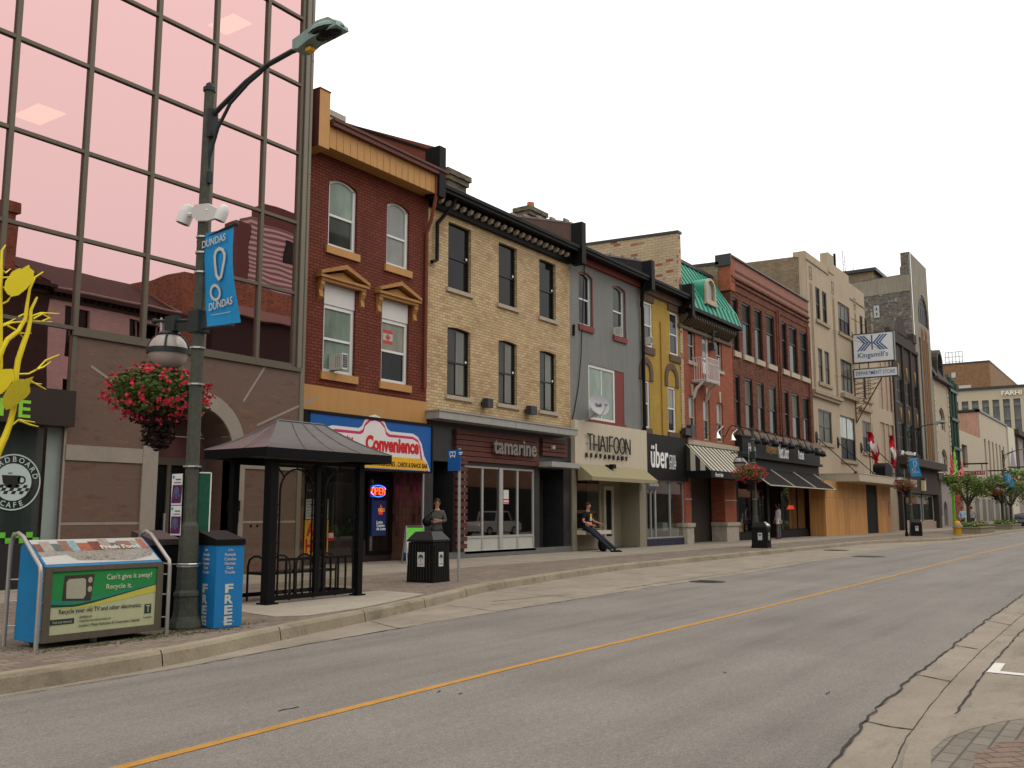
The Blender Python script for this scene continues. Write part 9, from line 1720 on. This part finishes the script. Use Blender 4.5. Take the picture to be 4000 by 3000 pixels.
# ------------------------------------------------------------------ far shop signs
def sidesign(label, c, xl, yt, xr, yb, X, base, txt=None, tm=None, frame=None):
    a = XP(c, xl, yt, X); b = XP(c, xr, yb, X); t = THING('hanging_sign', label, 'sign', (X, a[0], b[1])); p = MB(); p.box(X, X+.4, b[0], a[0], b[1], a[1]); pn = MK(p, 'panel', base, t); H = a[1]-b[1]; Wd = a[0]-b[0]
    if frame: p = MB(); w = H*.1; p.box(X-.03, X, b[0], a[0], b[1], b[1]+w); p.box(X-.03, X, b[0], a[0], a[1]-w, a[1]); p.box(X-.03, X, b[0], b[0]+w, b[1]+w, a[1]-w); p.box(X-.03, X, a[0]-w, a[0], b[1]+w, a[1]-w); MK(p, 'border', frame, t)
    if txt: p = MB(); p.text(txt, (X-.04, a[0]-Wd*.06, b[1]+H*.24), (0, -1, 0), (0, 0, 1), w=Wd*.88, h=H*.52, bold=.02); MK(p, 'lettering', tm or WTXT, t)
    p = MB(); p.tube([(X+.2, a[0]-.1, a[1]+.6), (X+.2, b[0]-Wd*.1, a[1]+.6)], .07, 5); p.tube([(X+.2, a[0]-.3, a[1]), (X+.2, a[0]-.3, a[1]+.6)], .04, 5); p.tube([(X+.2, b[0]+.3, a[1]), (X+.2, b[0]+.3, a[1]+.6)], .04, 5); MK(p, 'bracket', BLACK, t); return t
sidesign('long red sign with a white border above the street trees', 'R', 600, 365, 1040, 442, 96, M('sign_crimson', (.35, .02, .03), .5), 'TARGET HI FI', M('sign_text_pale', (.6, .5, .48), .5), WTXT)
sidesign('blue and white striped shop sign behind the street trees', 'R', 1060, 460, 1370, 590, 112, M('sign_teal_white', (.25, .33, .33), .5, var=.6, scale=1.5), None)
s_ = sidesign('red and orange pizza sign at the right edge of the view', 'R', 1385, 398, 1760, 500, 122, M('sign_scarlet', (.55, .03, .02), .5), None)
a = XP('R', 1560, 445, 121.9); b = XP('R', 1760, 478, 121.9); p = MB(); p.box(121.85, 121.9, b[0], a[0], b[1], a[1]); MK(p, 'white_band', WTXT, s_); p = MB(); p.text('pizza', (121.8, a[0]-.3, b[1]+.12), (0, -1, 0), (0, 0, 1), h=(a[1]-b[1])*.7, bold=.03); MK(p, 'lettering', BLACK, s_); a = XP('R', 1570, 500, 121.9); b = XP('R', 1760, 600, 121.9); p = MB(); p.box(122, 122.3, b[0], a[0], b[1], a[1]-.02); MK(p, 'yellow_panel', YLW, s_)
p = MB(); a = XP('R', 1560, 432, 121.9); p.add([(121.9, a[0]+1.6*cos(k), a[1]+.55*sin(k)) for k in [j*pi/8 for j in range(9)]], [tuple(range(9))]); MK(p, 'green_arc', LG, s_)
# ================================================================== PEOPLE
def skin(V, E_, sub=2):
    me = bpy.data.meshes.new('s'); me.from_pydata([v[:3] for v in V], E_, []); ob = bpy.data.objects.new('s', me); COL.objects.link(ob)
    ob.modifiers.new('k', 'SKIN'); 
    if not me.skin_vertices: me.attributes.new('skin', 'FLOAT', 'POINT')
    for i, v in enumerate(V): me.skin_vertices[0].data[i].radius = (v[3], v[4] if len(v) > 4 else v[3])
    me.skin_vertices[0].data[0].use_root = True
    m = ob.modifiers.new('u', 'SUBSURF'); m.levels = sub; m.render_levels = sub
    dg = bpy.context.evaluated_depsgraph_get(); ev = ob.evaluated_get(dg); r = ev.to_mesh(); mb = MB(world=False); mb.add([tuple(v.co) for v in r.vertices], [tuple(p.vertices) for p in r.polygons]); ev.to_mesh_clear(); bpy.data.objects.remove(ob); return mb
def chain(V, E_, start, pts):
    a = start
    for q in pts: V.append(q); E_.append((a, len(V)-1)); a = len(V)-1
    return a
def person(label, loc, rz, arms, legs, mats, sk=1.0, lean=0, hairlong=.04, sleeve=1, hem=.86, bust=0, hd=0):
    t = THING('person', label, 'person', loc, rz); L_ = lambda z: lean*(z-.95)
    V = [(0, 0, .95, .135, .11)]; E_ = []
    ch = chain(V, E_, 0, [(0, L_(1.12), 1.12, .12, .095), (0, L_(1.32), 1.32, .135, .10)]); nk = chain(V, E_, ch, [(0, L_(1.45), 1.45, .06), (hd*.2, L_(1.52)-.01, 1.52, .052), (hd*.5, L_(1.58)-.035, 1.575, .062, .068), (hd*.5, L_(1.63)-.03, 1.64, .074, .088), (hd*.5, L_(1.68)-.02, 1.70, .058, .072)])
    for s, P in zip((-1, 1), arms):
        sh = chain(V, E_, ch, [(s*.165, L_(1.38), 1.385, .058)]); w = chain(V, E_, sh, [(*P[0], .042), (*P[1], .03)]); hp = P[2]; chain(V, E_, w, [(*hp, .030, .016)]); pw = len(V)-1
        d = (Vector(hp)-Vector(P[1])).normalized(); sd = d.cross(Vector((0, 1, .3))).normalized()
        for k in range(4): o = sd*(k-1.5)*.018; q0 = Vector(hp)+d*.03+o; ln = (.05, .06, .055, .042)[k]; chain(V, E_, pw, [(*q0, .009), (*(q0+d*ln*.6+Vector((0, -.008, 0))), .008), (*(q0+d*ln+Vector((0, -.02, -.005))), .007)])
        q0 = Vector(hp)+sd*.035; chain(V, E_, pw, [(*q0, .011), (*(q0+d*.035+sd*.012), .009)])
    for s, P in zip((-1, 1), legs): k_ = chain(V, E_, 0, [(s*.085, 0+P[0][1]*.15, .88, .085), (*P[0], .056), (*P[1], .04), (P[2][0], P[2][1], P[2][2]-.0, .035, .03)])
    MK(skin(V, E_), 'body', mats['skin'], t, smooth=180)
    V = [(0, 0, .93, .16, .128)]; E_ = []; ch = chain(V, E_, 0, [(0, L_(1.12), 1.12, .142, .115), (0, L_(1.32), 1.33, .155, .12)]); chain(V, E_, ch, [(0, L_(1.43), 1.43, .075)]); chain(V, E_, 0, [(0, 0, hem, .155, .125)])
    for s, P in zip((-1, 1), arms):
        a = chain(V, E_, ch, [(s*.165, L_(1.38), 1.385, .07)]); e_ = Vector(P[0]); s0 = Vector((s*.165, L_(1.38), 1.385))
        if sleeve < 1: chain(V, E_, a, [(*(s0.lerp(e_, sleeve)), .062)])
        else: chain(V, E_, a, [(*P[0], .053), (*(Vector(P[0]).lerp(Vector(P[1]), .93)), .042)])
    MK(skin(V, E_), 'top', mats['top'], t, smooth=180)
    V = [(0, 0, .93, .142, .116)]; E_ = []
    for s, P in zip((-1, 1), legs): chain(V, E_, 0, [(s*.088, P[0][1]*.15, .86, .098), (*P[0], .072), (*P[1], .062), (*(Vector(P[1]).lerp(Vector(P[2]), .9)), .058)])
    MK(skin(V, E_), 'trousers', mats['leg'], t, smooth=180)
    for s, P in zip((-1, 1), legs): f = Vector(P[2]); p = MB(world=False); p.ell((f.x, f.y-.06, max(.045, f.z-.03)), (.05, .14, .048), 12, 8); MK(p, 'shoe', mats['shoe'], t, smooth=180)
    hx, hy = hd*.5, L_(1.64)-.02; p = MB(world=False); p.ell((hx, hy+.022, 1.685), (.088, .095, .095), 16, 10); 
    if hairlong > .05: p.ell((hx, hy+.05, 1.62), (.08, .06, .11), 12, 8)
    MK(p, 'hair', mats['hair'], t, smooth=180)
    p = MB(world=False)
    for s in (-1, 1): p.ell((hx+s*.03, hy-.092, 1.645), (.011, .006, .007), 8, 5)
    p.ell((hx, hy-.088, 1.585), (.022, .006, .005), 8, 4); MK(p, 'eyes_and_mouth', M('face_dark', (.07, .03, .025), .6), t); p = MB(world=False); p.ell((hx, hy-.10, 1.62), (.011, .017, .02), 8, 6)
    for s in (-1, 1): p.ell((hx+s*.078, hy-.01, 1.63), (.010, .018, .028), 8, 6)
    MK(p, 'nose_and_ears', mats['skin'], t, smooth=180); return t
SK = M('skin_light', (.42, .22, .15), .55, var=.06); HB = M('hair_dark_brown', (.035, .015, .010), .6, var=.3)
mt = lambda n, c: M(n, c, .85, var=.12, scale=9)
w1 = person('woman in a grey hooded jacket with crossed arms and glasses by the black tiled doorway', (21.16, 17.05, .15), radians(-48), [[(-.24, -.02, 1.13), (-.08, -.17, 1.10), (.03, -.2, 1.12)], [(.24, -.02, 1.13), (.08, -.19, 1.14), (-.03, -.2, 1.16)]], [[(-.1, -.02, .5), (-.1, 0, .12), (-.1, 0, .05)], [(.1, -.02, .5), (.1, 0, .12), (.1, 0, .05)]], dict(skin=SK, top=mt('grey_jacket', (.075, .07, .065)), leg=mt('dark_trousers', (.03, .03, .035)), shoe=BLACK, hair=HB), hairlong=.04, hem=.8)
p = MB(world=False)
for s in (-1, 1): p.lathe([(.001, 0), (.02, .002)], 0, 0, 8)
p = MB(world=False)
for s in (-1, 1): p.tube([(s*.032+.022*cos(a*pi/4), -.125, 1.645+.016*sin(a*pi/4)) for a in range(9)], .004, 4); p.tube([(s*.054, -.125, 1.65), (s*.085, -.02, 1.65)], .004, 4)
MK(p, 'glasses', BLACK, w1)
t = THING('handbag', 'black shoulder bag hanging at the side of the woman with crossed arms', 'bag', (20.98, 17.15, 1.2)); p = MB(); p.ell((20.93, 17.22, 1.27), (.17, .12, .14), 12, 8); MK(p, 'bag', BLACK, t, smooth=60); p = MB(); p.tube([(20.93, 17.22, 1.38), (21.0, 17.1, 1.55), (21.05, 17.05, 1.58)], .014, 5); MK(p, 'strap', BLACK, t)
mn = person('man in a black printed T shirt and jeans leaning on the cream restaurant window ledge', (29.95, 17.2, .08), 0, [[(-.27, .0, 1.10), (-.2, -.22, .98), (-.15, -.30, .96)], [(.25, -.05, 1.12), (.2, -.36, 1.02), (.18, -.43, 1.0)]], [[(-.1, -.42, .58), (-.06, -.84, .2), (-.05, -.93, .12)], [(.1, -.45, .56), (.12, -.9, .2), (.12, -1.0, .12)]], dict(skin=M('skin_tanned', (.44, .2, .12), .55, var=.06), top=mt('black_shirt', (.010, .010, .011)), leg=mt('dark_jeans', (.018, .022, .035)), shoe=BLACK, hair=HB), lean=-.02, sleeve=.75, hem=.88); mn.scale = (1.16, 1.1, 1.03)
p = MB(world=False); p.quad((-.06, -.135, 1.24), (.06, -.135, 1.24), (.06, -.14, 1.36), (-.06, -.14, 1.36), m=0); p.quad((-.06, -.13, 1.12), (.06, -.13, 1.12), (.06, -.135, 1.24), (-.06, -.135, 1.24), m=1); MK(p, 'shirt_print', [M('print_orange', (.6, .3, .03), .6), M('print_pale', (.5, .5, .5), .6, var=.4, scale=30)], mn)
_ = 0
t = THING('backpack', 'black backpack standing on the pavement against the legs of the leaning man', 'backpack', (30.3, 16.6, .15)); p = MB(); p.ell((30.25, 16.75, .40), (.2, .17, .27), 14, 9); p.ell((30.1, 16.62, .28), (.17, .1, .14), 12, 8); MK(p, 'bag', M('bag_black', (.008, .008, .009), .8, bmp=.3), t, smooth=60); p = MB(); p.tube([(30.05, 16.6, .45), (30.0, 16.5, .3), (30.02, 16.55, .16)], .016, 5); p.tube([(30.2, 16.7, .66), (30.25, 16.68, .72), (30.3, 16.72, .66)], .012, 5); MK(p, 'strap', CHAR, t)
w2 = person('woman in a pale lilac top seen from behind, one hand raised, at the black storefront', (49.5, 16.85, .17), radians(172), [[(-.34, -.1, 1.44), (-.17, -.16, 1.60), (-.14, -.17, 1.66)], [(.25, .0, 1.12), (.26, -.1, .9), (.26, -.13, .84)]], [[(-.1, -.02, .5), (-.12, 0, .12), (-.12, 0, .05)], [(.1, -.02, .5), (.12, 0, .12), (.12, 0, .05)]], dict(skin=M('skin_medium', (.25, .12, .08), .6), top=mt('lilac_top', (.30, .27, .32)), leg=mt('grey_trousers', (.12, .11, .12)), shoe=mt('magenta_shoe', (.25, .03, .12)), hair=M('black_hair', (.01, .008, .008), .5)), hairlong=.1, hem=.80); w2.scale = (1.04,)*3
p = MB(world=False); p.lathe([(.15, .76), (.165, .84), (.15, .86)], 0, 0, 14); MK(p, 'patterned_hem', M('patterned_hem', (.4, .2, .32), .8, var=.5, scale=30), w2)
t = THING('handbag', 'cream shoulder bag on the left side of the woman in the lilac top', 'bag', (49.2, 16.8, 1.1)); p = MB(); p.prism([(48.92, .95), (49.2, .95), (49.15, 1.25), (49.0, 1.25)], 'y', 16.7, 16.8); MK(p, 'bag', CREAM, t); p = MB(); p.tube([(49.0, 16.75, 1.25), (49.2, 16.72, 1.55), (49.15, 16.75, 1.25)], .012, 4); MK(p, 'strap', CREAM, t)
person('woman in a pale blue top walking behind the nearer planter', (83.0, 13.35, .15), radians(-60), [[(-.25, 0, 1.1), (-.22, -.1, .9), (-.22, -.12, .84)], [(.25, 0, 1.1), (.1, -.2, 1.0), (.05, -.22, 1.0)]], [[(-.1, -.05, .5), (-.1, -.1, .12), (-.1, -.1, .05)], [(.1, .05, .5), (.1, .15, .12), (.1, .15, .05)]], dict(skin=SK, top=mt('pale_blue_top', (.28, .42, .5)), leg=mt('brown_skirt', (.08, .06, .04)), shoe=BLACK, hair=HB), hairlong=.1).scale = (1.05,)*3
person('man in a grey knit sweater seen from behind by the far shop doors', (86.5, 13.2, .15), radians(110), [[(-.27, 0, 1.1), (-.22, -.08, .9), (-.2, -.1, .84)], [(.27, 0, 1.1), (.22, -.08, .9), (.2, -.1, .84)]], [[(-.1, -.05, .5), (-.1, -.1, .12), (-.1, -.1, .05)], [(.1, .05, .5), (.1, .1, .12), (.1, .1, .05)]], dict(skin=SK, top=mt('grey_sweater', (.26, .25, .24)), leg=mt('navy_jeans', (.02, .025, .06)), shoe=BLACK, hair=HB)).scale = (1.08,)*3
# ------------------------------------------------------------------ parked cars: one at the right edge, one across the street (mirrored in shop glass)
def car(label, loc, rz, col, pick=False):
    t = THING('parked_'+('pickup' if pick else 'car'), label, 'pickup truck' if pick else 'car', loc, rz); W_ = .9; cm = M('car_paint', col, .25, .3, var=.04, spec=.6)
    low = [(-2.2, .35), (-2.25, .7), (-2.1, .95), (2.0, .98), (2.25, .8), (2.3, .4), (1.9, .3), (-1.9, .3)]
    up = [(-2.0, .96), (-1.5, 1.4), (.5, 1.45), (1.3, .97)] if not pick else [(-.5, .96), (-.3, 1.62), (.9, 1.65), (1.35, .97)]
    p = MB(world=False)
    for P, w0 in ((low, W_), (up, W_-.12)): p.prism(P, 'y', -w0, w0)
    bd = MK(p, 'body', cm, t)
    p = MB(world=False)
    for s in (-1, 1): P = [(a*.93+.0, .95+(b-.95)*.86+.03) for a, b in up]; p.add([(a, s*(W_-.115), b) for a, b in P], [(0, 1, 2, 3)])
    MK(p, 'window', GLD, t); p = MB(world=False)
    for i in (0, 2): a, b = up[i], up[i+1]; p.add([(a[0]+.01*(1 if i else -1), -W_+.2, a[1]+.04), (a[0]+.01*(1 if i else -1), W_-.2, a[1]+.04), (b[0]+.02*(1 if i else -1), W_-.25, b[1]-.05), (b[0]+.02*(1 if i else -1), -W_+.25, b[1]-.05)], [(0, 1, 2, 3)])
    MK(p, 'windscreen', GLM, t)
    for x in (-1.4, 1.4):
        for s in (-1, 1): p = MB(world=False); p.tube([(x, s*.72, .33), (x, s*.92, .33)], .33, 18); wl = MK(p, 'wheel', BLACK, t); p = MB(world=False); p.tube([(x, s*.921, .33), (x, s*.93, .33)], .2, 12); MK(p, 'rim', GREYM, wl)
    for s in (-1, 1): p = MB(world=False); p.ell((-2.22, s*.65, .75), (.05, .16, .08), 8, 5); MK(p, 'headlight', EM('lamp_amber', (1, .5, .2), .6, (.4, .3, .2)), t)
    return t
car('dark blue car parked at the kerb at the far right edge of the view', (103, 11.05, 0), 0, (.015, .02, .04))
car('silver pickup truck parked on the viewer side of the street', (51.5, -1.6, 0), 0, (.6, .6, .61), True)
